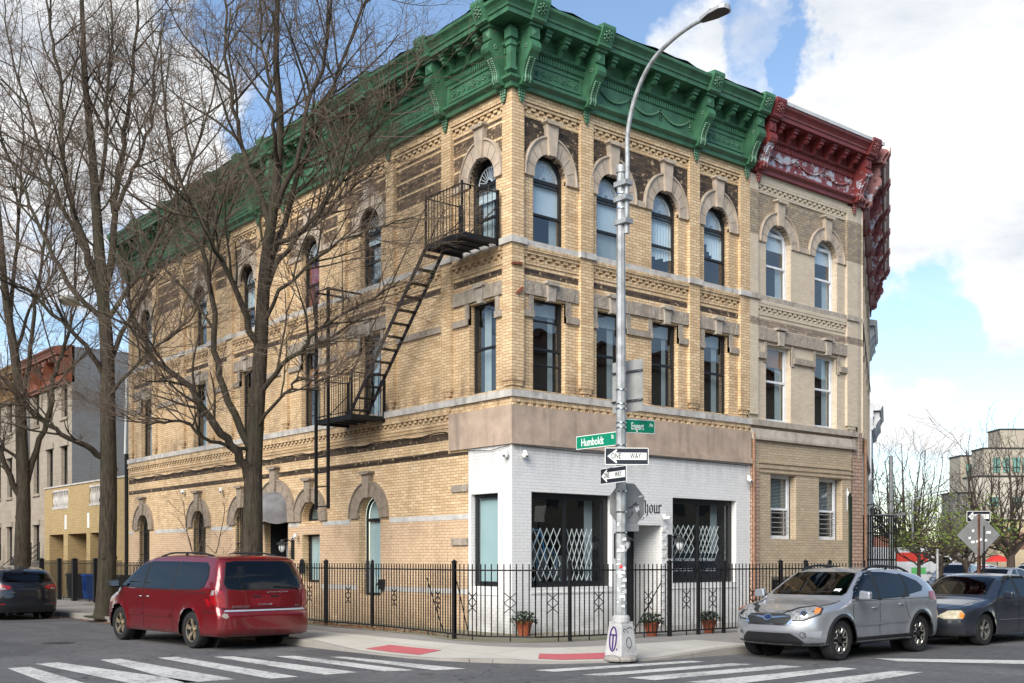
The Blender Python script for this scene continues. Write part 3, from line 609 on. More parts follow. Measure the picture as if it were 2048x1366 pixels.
for (a, b, z0, z1), mu, gz in ((shopL, 1.66, (1.27, 2.43)), (shopR, 6.1, (1.74, 2.58))):
    m = MB(); p = -.17
    FR.box(m, a, a + .05, p - .06, p + .02, z0, z1); FR.box(m, b - .14, b, p - .06, p + .02, z0, z1); FR.box(m, a + .05, b - .14, p - .06, p + .02, z1 - .13, z1); FR.box(m, a + .05, b - .14, p - .06, p + .03, z0, z0 + .12); FR.box(m, mu - .03, mu + .03, p - .06, p + .02, z0 + .12, z1 - .13)
    w = m.build('shop_window', 'black', corner)
    sheet_part(FR, rect(a + .03, b - .12, z0 + .1, z1 - .1), -.19, 'pane', 'glass', w)
    room(FR, a, b, z0, z1, w, -.22, 2.2); sheet_part(FR, rect(b - .42, b - .16, z0, z1), -.5, 'side_wall_panel', 'curtain', w)
    gate(FR, a + .04, mu - .1, *gz, 5, -.215, w); gate(FR, mu + .1, b - .45, *gz, 5, -.215, w)
    m = MB(); rq = random.Random(int(a * 10))
    for i in range(9):
        u = rq.uniform(a + .3, b - .7); zz_ = z0 + .1; h = rq.uniform(.25, .8); FR.box(m, u, u + rq.uniform(.1, .35), -1.2 - rq.random() * .7, -1.0, zz_, zz_ + h)
    m.build('shop_furniture', 'room', w)
    if a < 1:
        m = MB(); A = lambda u, z, p=-.6: FR(u, p, z)   # blue bicycle hung inside
        for q, r2 in (((.72, 2.15), .0), ): pass
        for s0, s1 in (((.7, 2.4), (1.32, 2.4)), ((.7, 2.4), (.95, 1.75)), ((1.32, 2.4), (.95, 1.75)), ((1.32, 2.4), (1.5, 1.62)), ((.7, 2.4), (.62, 1.75)), ((.62, 1.75), (.95, 1.75))): m.tube([A(*s0), A(*s1)], .018, 6)
        for cx_ in (.66, 1.5): m.tube([A(cx_ + .3 * math.cos(t * PI / 12), 1.68 + .3 * math.sin(t * PI / 12)) for t in range(25)], .012, 4)
        tag(m.build('bicycle', plain('sky_blue_bicycle', (.05, .22, .45), .4)), 'blue bicycle frame hanging inside the shop window behind the folding gate', 'bicycle')
    else:
        m = MB(); FR.box(m, a + .05, b - .35, -.215, -.205, z0 + .12, z0 + .72); bn = m.build('window_banner', 'sign_black', w)
        m = MB()
        for r_ in range(2):
            for c0, txt in ((a + .52, ('* BAG HAUS * DAY ON', '* & BOUTIQUE BAR')[r_]), (a + 1.45, ('DRY VIT NIGHT', 'TH & + BARMAID')[r_])): add_text(m, txt, .10, lambda x, y, z, c0=c0, r_=r_: FR(c0 + x, -.2 + z, z0 + .56 - r_ * .25 + y), .95)
        m.build('banner_lettering', 'sign_white', w)
m = MB(); m.tube([FR(5.75, -.6, 1.9), FR(5.75, -.6, 2.25)], .05, 8); m.tube([FR(5.75, -.6, 2.25), FR(5.75, -.6, 2.38)], [.045, .005], 8)
w, mt, tr = window(FL, *w0, corner, meet=0, fw=.09, p=-.12); sheet_part(FL, rect(w0[0] + .05, w0[1] - .05, w0[2] + .1, w0[3] - .05), -.22, 'frosted_panel', 'frost', w)
# shop door
m = MB(); FR.box(m, 3.3, 3.36, -1.0, -.93, .15, 2.5); FR.box(m, 4.2, 4.62, -1.0, -.93, .15, 2.5); FR.box(m, 3.36, 4.2, -1.0, -.93, 2.35, 2.5); FR.box(m, 3.36, 4.2, -1.0, -.93, .15, .35)
d = m.build('shop_door', 'black', corner); sheet_part(FR, rect(3.36, 4.2, .35, 2.35), -.96, 'pane', 'glass', d); room(FR, 3.36, 4.2, .2, 2.4, d, -.99, .8); sheet_part(FR, rect(3.95, 4.15, 1.95, 2.2), -.925, 'notice', 'curtain', d)
m = MB(); FR.box(m, 3.3, 4.62, -.95, .25, .02, .16); FR.box(m, 3.2, 4.75, .0, .35, .0, .165); m.build('door_step', 'pavement', corner)
# black letter wall sign: "hour"
def stroke(m, fac, x0, z0, s, pts, w=.11):
    pts = [(a * .85, b) for a, b in pts]
    for (a, b) in zip(pts, pts[1:]):
        A = (x0 + a[0] * s, z0 + a[1] * s); B = (x0 + b[0] * s, z0 + b[1] * s); h = w * s / 2
        q = [(A[0] - h, A[1] - h * .7), (A[0] + h, A[1] + h * .7), (B[0] + h, B[1] + h * .7), (B[0] - h, B[1] - h * .7)]
        fac.prism_p(m, q, .001, .008)
m = MB(); S = .30; x0 = 4.03; zb = 2.84
H = [[(.1, 1.2), (.0, 1.35)], [(.12, 1.3), (.12, .1)], [(.12, .1), (.26, -.02)], [(.12, .72), (.42, .9)], [(.42, .9), (.56, .75)], [(.56, .75), (.56, .1)], [(.56, .1), (.44, -.3)], [(.44, -.3), (.3, -.36)]]
O = [[(.1, .72), (.1, .15)], [(.1, .15), (.34, -.02)], [(.1, .72), (.34, .9)], [(.34, .9), (.58, .72)], [(.58, .72), (.58, .15)], [(.58, .15), (.34, -.02)]]
U = [[(.1, .9), (.12, .12)], [(.0, .78), (.1, .9)], [(.12, .12), (.32, -.02)], [(.32, -.02), (.56, .18)], [(.56, .9), (.56, .1)], [(.56, .1), (.7, .0)]]
R_ = [[(.0, .78), (.12, .9)], [(.14, .88), (.14, .08)], [(.0, .1), (.14, -.02)], [(.14, -.02), (.3, .12)], [(.14, .7), (.42, .92)], [(.42, .92), (.56, .78)]]
for q, L_ in enumerate((H, O, U, R_)):
    for st in L_: stroke(m, FR, x0 + q * .155, zb, S * .72, st, .14)
m.build('wall_lettering', 'black', corner)
# house number plaque, meter box
m = MB(); FL.box(m, 8.97 - .0, 9.25, -.02, .02, 1.35, 1.62); FL.prism_p(m, arch(9.01, 9.21, 1.6, 1.75), -.02, .02); m.build('plaque', 'black', corner)
m = MB(); FL.box(m, 4.95, 5.1, -.02, .1, 1.0, 1.25); m.tube([FL(5.0, .0, 1.2), FL(5.2, .03, 1.16), FL(5.3, .0, 1.1)], .015, 5); m.build('wall_hook', 'iron', corner)
# cables draped along the side wall
m = MB(); pts = []
for i in range(80):
    u = 2.3 + i * .25; pts.append(FL(u, .03, 4.66 - .05 * abs(math.sin(u * 1.3)) + .02 * math.sin(u * 5)))
m.tube(pts, .014, 4); pts = [FL(2.3 + i * .25, .02, 4.22 - .09 * abs(math.sin(i * .11)) + .015 * math.sin(i)) for i in range(40)]; m.tube(pts, .008, 4)
m.tube([FR(0, .07, 4.17), FR(2, .05, 4.13), FR(4, .05, 4.16), FR(7.8, .05, 4.14)], .008, 4); m.tube([FL(0.05, .04, 4.17), FL(.7, .04, 4.1), FL(1.5, .04, 4.16)], .008, 4)
m.build('wall_cable', 'iron', corner)
# rusty iron anchors in the corner pier
m = MB(); m.bar((-.02, -.02, 8.03), (.25, -.03, 8.05), .05, .05); m.bar((.12, -.01, 7.4), (.26, -.06, 7.55), .05, .06)
m.build('rusty_anchor', plain('rust', (.16, .05, .025), .9, 0, .4, 20), corner)
# ------------------------------------------------------------------ cornices
PROF = [(-.1, 11.76), (.10, 11.76), (.10, 11.85), (.15, 11.88), (.20, 11.91), (.20, 11.97), (.13, 12.0), (.08, 12.03), (.08, 12.46), (.09, 12.46), (.09, 12.60), (.13, 12.61), (.17, 12.66), (.13, 12.71), (.12, 12.72), (.12, 13.0), (.58, 13.0), (.58, 13.1), (.61, 13.11), (.62, 13.16), (.66, 13.22), (.72, 13.27), (.73, 13.33), (.60, 13.38), (-.1, 13.52), (-.1, 11.76)]
def sweep(m, fac, prof, u0, u1, mit0=0.0, mit1=0.0, nseg=1):
    n = len(prof); vs = []
    for k in range(nseg + 1):
        t = k / nseg
        for (p, z) in prof: vs.append(fac(u0 - p * mit0 + (u1 + p * mit1 - u0 + p * mit0) * t, p, z))
    fs = [(k * n + i, k * n + (i + 1) % n, (k + 1) * n + (i + 1) % n, (k + 1) * n + i) for k in range(nseg) for i in range(n - 1)]
    fs += [tuple(range(n - 1)), tuple(range(nseg * n, nseg * n + n - 1))]
    m.add(vs, fs)
def modillion(m, fac, u):
    fac.box(m, u - .09, u + .09, .1, .50, 12.93, 12.995); fac.box(m, u - .075, u + .075, .1, .47, 12.86, 12.93)
    fac.prism_u(m, [(.1, 12.86), (.42, 12.86), (.43, 12.80), (.38, 12.76), (.30, 12.78), (.24, 12.70), (.20, 12.63), (.15, 12.62), (.1, 12.66)], u - .055, u + .055)
BPROF = [(.07, 12.93), (.50, 12.93), (.50, 12.70), (.46, 12.68), (.50, 12.64), (.54, 12.58), (.55, 12.50), (.52, 12.43), (.46, 12.38), (.40, 12.30), (.34, 12.2), (.29, 12.1), (.26, 12.0), (.27, 11.92), (.24, 11.86), (.20, 11.80), (.07, 11.80)]
def bracket(fac, u, par, mat, hi, w=.13, block=True):
    m = MB(); fac.prism_u(m, BPROF, u - w, u + w); fac.box(m, u - w - .03, u + w + .03, .07, .55, 12.93, 12.998)
    o = m.build('cornice_bracket', mat, par)
    m = MB()
    # pyramid stud, leaf scroll down the face, rosette on each side
    c = fac(u, .535, 12.81); q = [fac(u - .08, .501, 12.73), fac(u + .08, .501, 12.73), fac(u + .08, .501, 12.89), fac(u - .08, .501, 12.89)]
    m.add([c] + q, [(0, 1, 2), (0, 2, 3), (0, 3, 4), (0, 4, 1)])
    face = BPROF[9:15]
    for k in range(14):
        t = k / 13 * (len(face) - 1.001); i = int(t); f = t - i; p = face[i][0] + (face[i + 1][0] - face[i][0]) * f; z = face[i][1] + (face[i + 1][1] - face[i][1]) * f
        for sg in (-1, 0, 1):
            v, fc = ball(.032 if sg else .028); m.add([Vector(fac(u + sg * .065, p + .006, z + (0 if sg else .015))) + Vector(x) for x in v], fc)
    for sg in (-1, 1):
        for k in range(5):
            a = 2 * PI * k / 5; v, fc = ball(.022); m.add([Vector(fac(u + sg * (w + .004), .36 + .035 * math.cos(a), 12.55 + .035 * math.sin(a))) + Vector(x) for x in v], fc)
    # acanthus drop below
    for k, (zz_, ww_) in enumerate(((11.74, .1), (11.68, .095), (11.62, .075), (11.56, .05), (11.52, .025))):
        for sg in (-1, 0, 1):
            v, fc = ball(.04 - k * .003); m.add([Vector(fac(u + sg * ww_ * .7, .05, zz_)) + Vector(x) for x in v], fc)
    m.build('bracket_relief', hi, o)
    if block:
        m = MB(); w2 = w + .06
        fac.prism_u(m, [(.50, 12.995), (.60, 12.99), (.66, 13.02), (.66, 13.06), (.80, 13.36), (.80, 13.43), (.3, 13.46), (.3, 13.0)], u - w2, u + w2)
        for k in range(8):
            a = 2 * PI * k / 8
            for r_ in (.05, .1):
                v, fc = ball(.026); m.add([Vector(fac(u + r_ * math.cos(a), .74 + r_ * math.sin(a) * .42, 13.21 + r_ * math.sin(a) * .9)) + Vector(x) for x in v], fc)
        m.build('crown_block', hi, o)
    return o
_ball = {}
def ball(r):
    if 'b' not in _ball:
        v = [(0, 0, 1)] + [(math.sin(t) * math.cos(a), math.sin(t) * math.sin(a), math.cos(t)) for t in (PI / 3, 2 * PI / 3) for a in [2 * PI * i / 6 for i in range(6)]] + [(0, 0, -1)]
        f = [(0, 1 + i, 1 + (i + 1) % 6) for i in range(6)] + [(1 + i, 7 + i, 7 + (i + 1) % 6, 1 + (i + 1) % 6) for i in range(6)] + [(13, 7 + (i + 1) % 6, 7 + i) for i in range(6)]
        _ball['b'] = (v, f)
    v, f = _ball['b']; return [(a * r, b * r, c * r) for a, b, c in v], f
def swag(m, fac, u0, u1, z, p=.1, drop=.22):
    n = 20
    for k in range(n + 1):
        t = k / n; u = u0 + (u1 - u0) * t; zz_ = z - drop * (1 - (2 * t - 1) ** 2); v, fc = ball(.026 + .012 * math.sin(PI * t)); m.add([Vector(fac(u, p, zz_)) + Vector(x) for x in v], fc)
    for u in (u0, u1):
        for k in range(4): v, fc = ball((.018, .026, .034, .02)[k]); m.add([Vector(fac(u, p, z - .05 - k * .055)) + Vector(x) for x in v], fc)
def scroll(m, fac, u0, u1, z, p=.1, r=.075):
    n = max(2, int((u1 - u0) / (r * 2.3))); s = (u1 - u0) / n
    for i in range(n):
        c = u0 + (i + .5) * s; sg = 1 if i % 2 else -1; pts = []
        for k in range(15):
            a = k * .62; rad = r * (1 - k / 17); pts.append(fac(c + rad * math.cos(a), p, z + sg * rad * math.sin(a)))
        m.tube(pts, .014, 5); v, fc = ball(.025); m.add([Vector(fac(c, p, z)) + Vector(x) for x in v], fc)
        for k in range(3): v, fc = ball(.018); m.add([Vector(fac(c + s * (.2 + .13 * k), p, z - sg * (.045 - .01 * k))) + Vector(x) for x in v], fc)
def cornice(fac, u0, u1, br, par, mat, hi, mit0=0, mit1=0, pitch=.62, panels=None, full=True, first=None):
    m = MB(); sweep(m, fac, PROF, u0, u1, mit0, mit1); c = m.build('cornice', mat, par)
    m = MB()
    if full:
        n = int((u1 - u0) / .075)
        for i in range(n): fac.box(m, u0 + i * .075 + .01, u0 + i * .075 + .045, .085, .125, 12.47, 12.59)
        n = int((u1 - u0) / .06)
        for i in range(n):
            u = u0 + (i + .5) * .06; m.bar(fac(u - .02, .168, 12.63), fac(u + .02, .168, 12.69), .03, .03)
        m.build('dentil_strip', hi, c)
    for a, b in zip(br, br[1:]):
        L0, L1 = a + .15, b - .15; gap = L1 - L0; n = max(1, round(gap / pitch)); s = gap / n
        for i in range(n): m = MB(); modillion(m, fac, L0 + (i + .5) * s); m.build('modillion', mat, c)
        m = MB()
        if gap < 2.6:
            a1, b1 = L0 + .08, L1 - .08
            for (x0, x1, z0, z1) in ((a1, b1, 12.06, 12.09), (a1, b1, 12.36, 12.39), (a1, a1 + .03, 12.09, 12.36), (b1 - .03, b1, 12.09, 12.36)): fac.box(m, x0, x1, .075, .105, z0, z1)
            scroll(m, fac, a1 + .08, b1 - .08, 12.225, .085)
        else:
            k = 3; s = (gap - .3) / k
            for i in range(k): swag(m, fac, L0 + .15 + i * s, L0 + .15 + (i + 1) * s, 12.38)
        m.build('frieze_relief', hi, c)
    for u in br:
        if first is None or u >= first: bracket(fac, u, c, mat, hi)
    return c
cR = cornice(FR, 0, RLEN, [.22, 2.12, 5.8, 7.74], corner, 'green', 'green_hi', 1)
cL = cornice(FL, 0, LEN, [.24, 2.36, 4.72, 7.0, 10.14, 11.67, 13.67, 15.02, 17.27, 19.67, 21.87], corner, 'green', 'green_hi', 1)
m = MB(); m.box(-.2, -.06, -.2, -.06, 12.0, 12.98); m.box(-.25, -.05, -.25, -.05, 12.7, 12.9); m.box(-.23, -.05, -.23, -.05, 12.55, 12.62); m.box(-.24, -.05, -.24, -.05, 12.03, 12.1); m.build('corner_colonnette', 'green_hi', cR)
# torn roofing felt along the crown
m = MB(); rq = random.Random(5)
for fac, ln in ((FR, RLEN), (FL, LEN)):
    n = int(ln / .35); pv = None
    for i in range(n + 1):
        u = i * ln / n - (.7 if i == 0 else 0); a = fac(u, .74 + rq.uniform(-.05, .02), 13.36 + rq.uniform(-.02, .03)); b = fac(u, .2, 13.5 + rq.uniform(-.01, .03))
        if pv: m.add([pv[0], a, b, pv[1]], [(0, 1, 2, 3)])
        pv = (a, b)
m.add([(-.1, -.1, 13.5), (RLEN, -.1, 13.5), (RLEN, LEN, 13.5), (-.1, LEN, 13.5)], [(0, 1, 2, 3)])
m.build('roof', 'roof', corner, recalc=False)
# ------------------------------------------------------------------ the neighbouring house on the front street
h2 = empty('row_house', (7.93, 0, 0), 0, 'pale painted three storey brick house with peeling red cornice beside the green corniced corner building', 'house')
h2.matrix_world
def H2(m, name, mat, par=None, **k):
    o = m.build(name, mat, par or h2, **k)
    if par is None: o.matrix_parent_inverse = Matrix.Translation((-7.93, 0, 0))
    return o
U0, U1 = 7.93, 12.96
W2 = [(8.66, 9.72), (10.78, 11.82)]
m = MB(); holes = [arch(a, b, SILL3, 10.57) for a, b in W2] + [rect(a, b, SILL2, 7.38) for a, b in W2]
FR.sheet(m, [(U0, 5.0), (12.75, 5.0), (12.75, 11.78), (U0, 11.78)], holes, FP + .02, .2)
for a, b in ((U0, 8.26), (12.22, 12.72)): FR.box(m, a, b, -.3, 0, 5.5, 11.7)
FR.box(m, 12.3, 12.64, -.2, -.015, 5.42, 5.5); FR.box(m, 12.4, 12.56, -.2, -.03, 5.36, 5.42)
FR.box(m, 8.26, 12.22, FP - .02, -.005, 11.56, 11.77); dentils(FR, 8.3, 12.2, 11.56, FP + .02, m); dentils(FR, 8.28, 12.2, 8.40, FP + .02, m); FR.box(m, 8.28, 12.2, FP, .0, 8.4, 8.49)
wallu = H2(m, 'upper_wall', 'brick_pale')
m = MB(); LH = [rect(8.76, 9.86, 2.28, 3.98), rect(10.88, 11.98, 2.28, 3.98), rect(8.8, 9.75, .35, 1.28)]
FR.sheet(m, [(8.25, 0), (12.45, 0), (12.45, 5.02), (8.25, 5.02)], LH, .0, .2); FR.box(m, 8.25, 12.45, -.02, .03, 4.25, 4.29)
for z in (4.0, 4.12): FR.box(m, 8.25, 12.5, -.02, .03, z, z + .03)
H2(m, 'lower_wall', 'brick_tan')
m = MB(); FR.box(m, 7.93, 8.23, -.2, .05, 0, 4.1); H2(m, 'rough_brick_pilaster', 'brick_pink')
m = MB(); FR.box(m, 7.93, 8.25, -.1, .01, 4.1, 5.1); H2(m, 'upper_pilaster', 'brick_tan')
m = MB(); FR.prism_u(m, [(-.1, 5.13), (.03, 5.13), (.09, 4.9), (.09, 4.84), (-.1, 4.84)], 7.95, 12.55); H2(m, 'sloping_water_table', 'stone')
m = MB(); FR.box(m, 7.93, 12.7, -.15, .05, 5.21, SILL2); FR.box(m, 7.93, 12.75, -.25, .0, 8.49, SILL3)
for a, b in ((7.93, 8.3), (12.18, 12.76)): FR.box(m, a, b, -.02, .05, 8.485, SILL3 + .003)
FR.box(m, 10.7, 12.1, -.1, .04, 1.42, 1.54); H2(m, 'sill_course', 'stone')
m = MB(); FR.box(m, 8.26, 12.22, FP, FP + .09, 7.46, 7.78)
for a, b in ((8.26, 8.6), (9.78, 10.72), (11.88, 12.22)): FR.box(m, a, b, FP - .02, FP + .1, 6.98, 7.14)
for a, b in W2: FR.box(m, a - .1, a, FP, FP + .06, 6.9, 7.46); FR.box(m, b, b + .1, FP, FP + .06, 6.9, 7.46)
lin = H2(m, 'lintel', 'stone_rough')
for a, b in W2:
    c = (a + b) / 2; k = MB(); FR.prism_p(k, [(c - .09, 7.38), (c + .09, 7.38), (c + .13, 7.74), (c - .13, 7.74)], FP, FP + .14); FR.box(k, c - .2, c + .2, FP, FP + .18, 7.78, 7.84); k.build('keystone', 'stone', lin)
    o = arch_stone(FR, c, (b - a) / 2, 10.03, 10.05, .83, .86, FP - .05, -.03, None, 'stone_arch'); o.parent = h2; o.matrix_parent_inverse = Matrix.Translation((-7.93, 0, 0))
m = MB()
for a, b in ((8.26, 8.35), (10.03, 10.45), (12.14, 12.22)): FR.box(m, a, b, FP, FP + .06, 10.03, 10.17)
H2(m, 'impost_block', 'stone_arch')
def w2(*a, **k):
    k['frame'] = 'white'; k.setdefault('fw', .08); w, mt, tr = window(FR, *a[:4], None, **k); w.parent = h2; w.matrix_parent_inverse = Matrix.Translation((-7.93, 0, 0)); return w, mt, tr
for i, (a, b) in enumerate(W2):
    w, mt, tr = w2(a, b, SILL3, 10.57, arched=True, style='plain', transom=10.35, meet=9.5); room(FR, a, b, SILL3, 10.57, w); sheet_part(FR, rect(a + .05, b - .05, 9.95, 10.5), -.31, 'blind', 'blind', w); sheet_part(FR, rect(b - .35, b - .05, SILL3, 9.5), -.33, 'curtain', 'curtain', w)
    w, mt, tr = w2(a, b, SILL2, 7.38, meet=6.45); room(FR, a, b, SILL2, 7.38, w); sheet_part(FR, rect(b - .32, b - .05, SILL2, 7.3), -.36, 'curtain', 'curtain', w)
    if i == 0: sheet_part(FR, rect(a + .05, b - .05, 6.85, 7.3), -.31, 'wooden_blind', 'wood', w)
    a, b = ((8.76, 9.86), (10.88, 11.98))[i]
    w, mt, tr = w2(a, b, 2.28, 3.98, meet=3.08); room(FR, a, b, 2.28, 3.98, w)
    m = MB()
    for q in range(22): z = 3.12 + q * .038; m.add([FR(a + .08, -.285, z), FR(b - .08, -.285, z), FR(b - .08, -.31, z + .02), FR(a + .08, -.31, z + .02)], [(0, 1, 2, 3)])
    m.build('slatted_blind', 'curtain', w, recalc=False); m = MB()
    for q in range(5): FR.box(m, a + .1, b - .1, -.2, -.19, 2.45 + q * .13, 2.475 + q * .13)
    for u in (a + .25, b - .3): FR.box(m, u, u + .03, -.205, -.185, 2.38, 3.05)
    m.build('window_bars', 'galv', w)
w, mt, tr = w2(8.8, 9.75, .35, 1.28, meet=0); room(FR, 8.8, 9.75, .35, 1.28, w)
m = MB()
for q in range(8): u = 8.85 + q * .12; m.tube([FR(u, -.05, .38), FR(u, -.05, 1.0), FR(u, .02, 1.25)], .008, 4)
m.build('window_bars', 'iron', w)
# the side turning away down the slanting street
WA = math.radians(32.0); WD = (math.cos(WA), math.sin(WA)); WN = (math.sin(WA), -math.cos(WA))
FW = Fac((12.96, .03), WD, WN)
m = MB(); FW.sheet(m, [(0, 0), (14, 0), (14, 11.8), (0, 11.8)], [arch(a, a + .95, SILL3, TOP3) for a in (1.2, 3.6, 6.0, 8.6, 11.2)] + [rect(a, a + .95, SILL2, TOP2) for a in (1.2, 3.6, 6.0, 8.6, 11.2)] + [rect(a, a + .95, 2.28, 3.98) for a in (3.6, 6.0, 8.6, 11.2)], -.05, .2)
FW.box(m, .0, .35, -.3, .03, 5.3, 11.7)
for a in (2.7, 5.1, 7.5, 10.0, 12.6): FW.box(m, a, a + .35, -.2, .03, 5.3, 11.7)
m.add([(12.72, 0, 0), (12.96, .03, 0), (12.96, .03, 11.8), (12.72, 0, 11.8)], [(0, 1, 2, 3)])
m.add([(12.72, .1, 5.3), (12.72, -.0, 5.3), (12.97, .04, 5.3), (12.97, .04, 11.8), (12.72, -.0, 11.8)], [(1, 2, 3, 4)])
m.add([FW(14, -.05, 0), FW(14, -8, 0), FW(14, -8, 11.8), FW(14, -.05, 11.8)], [(0, 1, 2, 3)])
H2(m, 'flank_wall', 'brick_pale')
m = MB(); m.box(12.42, 12.98, 0, .3, 0, 4.6); m.box(12.5, 12.97, 0.01, .3, 4.6, 5.32); H2(m, 'corner_pilaster', 'brick_pink')
m = MB(); FW.box(m, 0, 14, -.15, .05, 5.21, SILL2); FW.box(m, 0, 14, -.15, .05, 8.49, SILL3); H2(m, 'flank_sill_course', 'stone')
for a in (1.2, 3.6, 6.0, 8.6, 11.2):
    for (z0, z1, ar) in ((SILL2, TOP2, False), (SILL3, TOP3, True), (2.28, 3.98, False)):
        if z0 < 3 and a < 2: continue
        w, mt, tr = window(FW, a, a + .95, z0, z1, None, ar, frame='white', fw=.08, p=-.19, style='plain'); w.parent = h2; w.matrix_parent_inverse = Matrix.Translation((-7.93, 0, 0)); room(FW, a, a + .95, z0, z1, w, -.22)
redc = cornice(FR, 8.0, 12.82, [8.22, 12.5], None, 'red_tin', 'red_tin', pitch=.6); redc.parent = h2; redc.matrix_parent_inverse = Matrix.Translation((-7.93, 0, 0))
redw = cornice(FW, -.12, 14, [.2, 2.9, 5.6, 8.3, 11.0, 13.8], None, 'red_tin', 'red_tin', pitch=.6); redw.parent = h2; redw.matrix_parent_inverse = Matrix.Translation((-7.93, 0, 0))
m = MB(); FR.prism_u(m, [(.2, 13.36), (.76, 13.33), (.76, 13.42), (.6, 13.5), (.45, 13.62), (.2, 13.65)], 8.06, 12.9); FW.prism_u(m, [(.2, 13.36), (.76, 13.33), (.76, 13.42), (.6, 13.5), (.45, 13.6), (.2, 13.6)], 0, 14); H2(m, 'metal_flashing', 'flash')
m = MB(); a = FW(0, 0, 13.5); b = FW(14, 0, 13.5); c = FW(14, -8, 13.5); m.add([(7.95, 0, 13.5), (12.9, 0, 13.5), a, b, c, (7.95, 10, 13.5)], [(0, 1, 2, 3, 4, 5)]); H2(m, 'roof', 'roof', recalc=False)
m = MB(); m.tube([FR(8.0, .06, .1), FR(8.0, .06, 5.0)], .04, 8); m.tube([FW(.3, .1, 0), FW(.3, .1, 5.2)], .04, 8); H2(m, 'drainpipe', plain('rusty_pipe', (.28, .15, .09), .7, 0, .3, 10))
# grey metal clad house behind it, then the white clapboard one
def away(name, u0, u1, z1, mat, cm, label, sc=.8, fl=11.8):
    o = empty(name, FW(u0, 0, 0), 0, label, 'house'); I = Matrix.Translation(-Vector(FW(u0, 0, 0)))
    m = MB(); FW.box(m, u0 + .02, u1, -8, -.1, 0, z1); b = m.build('wall', mat, o); b.matrix_parent_inverse = I
    m = MB(); n = len(PROF)
    pr = [(p * sc - .1, (z - 13.5) * sc + z1 + .2) for p, z in PROF]; sweep(m, FW, pr, u0, u1); c = m.build('cornice', cm, o); c.matrix_parent_inverse = I
    bp = [(p * sc - .1, (z - 13.5) * sc + z1 + .2) for p, z in BPROF]
    k = max(2, int((u1 - u0) / 1.0))
    for i in range(k): m = MB(); u = u0 + .3 + i * (u1 - u0 - .6) / (k - 1); FW.prism_u(m, bp, u - .08, u + .08); m.build('cornice_bracket', cm, c)
    for fz in range(1, int(z1 / 3.2) + 1):
        for i in range(int((u1 - u0) / 2)): u = u0 + .8 + i * 2; m = MB(); FW.box(m, u, u + .9, -.12, -.04, fz * 3.2 - 1.0, fz * 3.2 + .6); q = m.build('window', 'black', o); q.matrix_parent_inverse = I
    return o
away('row_house', 14.1, 19, 11.3, plain('grey_metal_cladding', (.20, .21, .23), .6), 'grey_tin', 'grey clad house just beyond the peeling red cornice', sc=.55)
away('row_house', 27, 34, 9.6, plain('white_clapboard', (.55, .56, .58), .7), 'grey_tin', 'white clapboard house with grey bracketed cornice seen past the corner of the pale house')
# ------------------------------------------------------------------ garage and houses on the left
gar = empty('garage_building', (0, 24, 0), 0, 'low golden brick garage with balustrade panels and brown panelled doors', 'garage'); GI = Matrix.Translation((0, -24, 0))
def G_(m, name, mat, **k): o = m.build(name, mat, gar, **k); o.matrix_parent_inverse = GI; return o
m = MB(); doors = [(25.0, 27.0), (27.45, 29.75), (30.3, 32.2)]
FL.sheet(m, [(22.1, 0), (32.9, 0), (32.9, 4.82), (22.1, 4.82)], [[(a, .01), (b, .01), (b, 2.8), (a, 2.8)] for a, b in doors] + [rect(24.9, 27.1, 3.9, 4.7), rect(29.7, 31.8, 3.9, 4.7)], -.3, .9)
m.add([(.3, 32.9, 0), (7, 32.9, 0), (7, 32.9, 4.82), (.3, 32.9, 4.82), (7, 22.1, 4.4), (.35, 22.1, 4.4), (7, 32.9, 4.4), (.35, 32.9, 4.4)], [(0, 1, 2, 3), (4, 5, 7, 6)]); G_(m, 'wall', 'brick_garage', recalc=False)
m = MB(); FL.box(m, 22.1, 32.9, -.5, -.26, 4.82, 4.88); G_(m, 'coping', 'stone_light')
for a, b in ((24.9, 27.1), (29.7, 31.8)):
    m = MB(); FL.box(m, a, b, -.42, -.28, 3.88, 3.98); FL.box(m, a, b, -.42, -.3, 4.62, 4.7)
    n = int((b - a) / .2)
    for i in range(n):
        u = a + (i + .5) * (b - a) / n; c = FL(u, -.36, 0); m.lathe([(.03, 3.98), (.05, 4.0), (.03, 4.05), (.07, 4.2), (.065, 4.3), (.03, 4.48), (.035, 4.56), (.05, 4.62)], 8, (c[0], c[1], 0))
    G_(m, 'balustrade', 'stone_light', smooth=True)
for a, b in doors:
    m = MB(); FL.box(m, a, b, -1.25, -1.2, 0, 2.8)
    for i in range(3):
        for j in range(4): u = a + .12 + i * (b - a - .1) / 3; FL.box(m, u, u + (b - a) / 3 - .2, -1.2, -1.17, .15 + j * .66, .65 + j * .66)
    G_(m, 'garage_door', plain('brown_panel_door', (.16, .055, .045), .5) if 'gd' not in M else M['gd'])
m = MB()
for u in (27.2, 30.0, 24.6): m = MB(); FL.box(m, u - .1, u + .1, -.3, -.28, 3.0, 3.6); G_(m, 'white_plaque', 'sign_white')
for q_, (x_, y_, zr) in enumerate(()): pass
m = MB(); m.tube([(.02, 22.3, 0.2), (.02, 22.3, 5.6)], .07, 8); G_(m, 'drainpipe', 'iron')
m = MB(); m.tube([(-.02, 22.32, 5.6), (.02, 22.25, 8.5)], .05, 8); G_(m, 'pale_downpipe', 'sign_white')
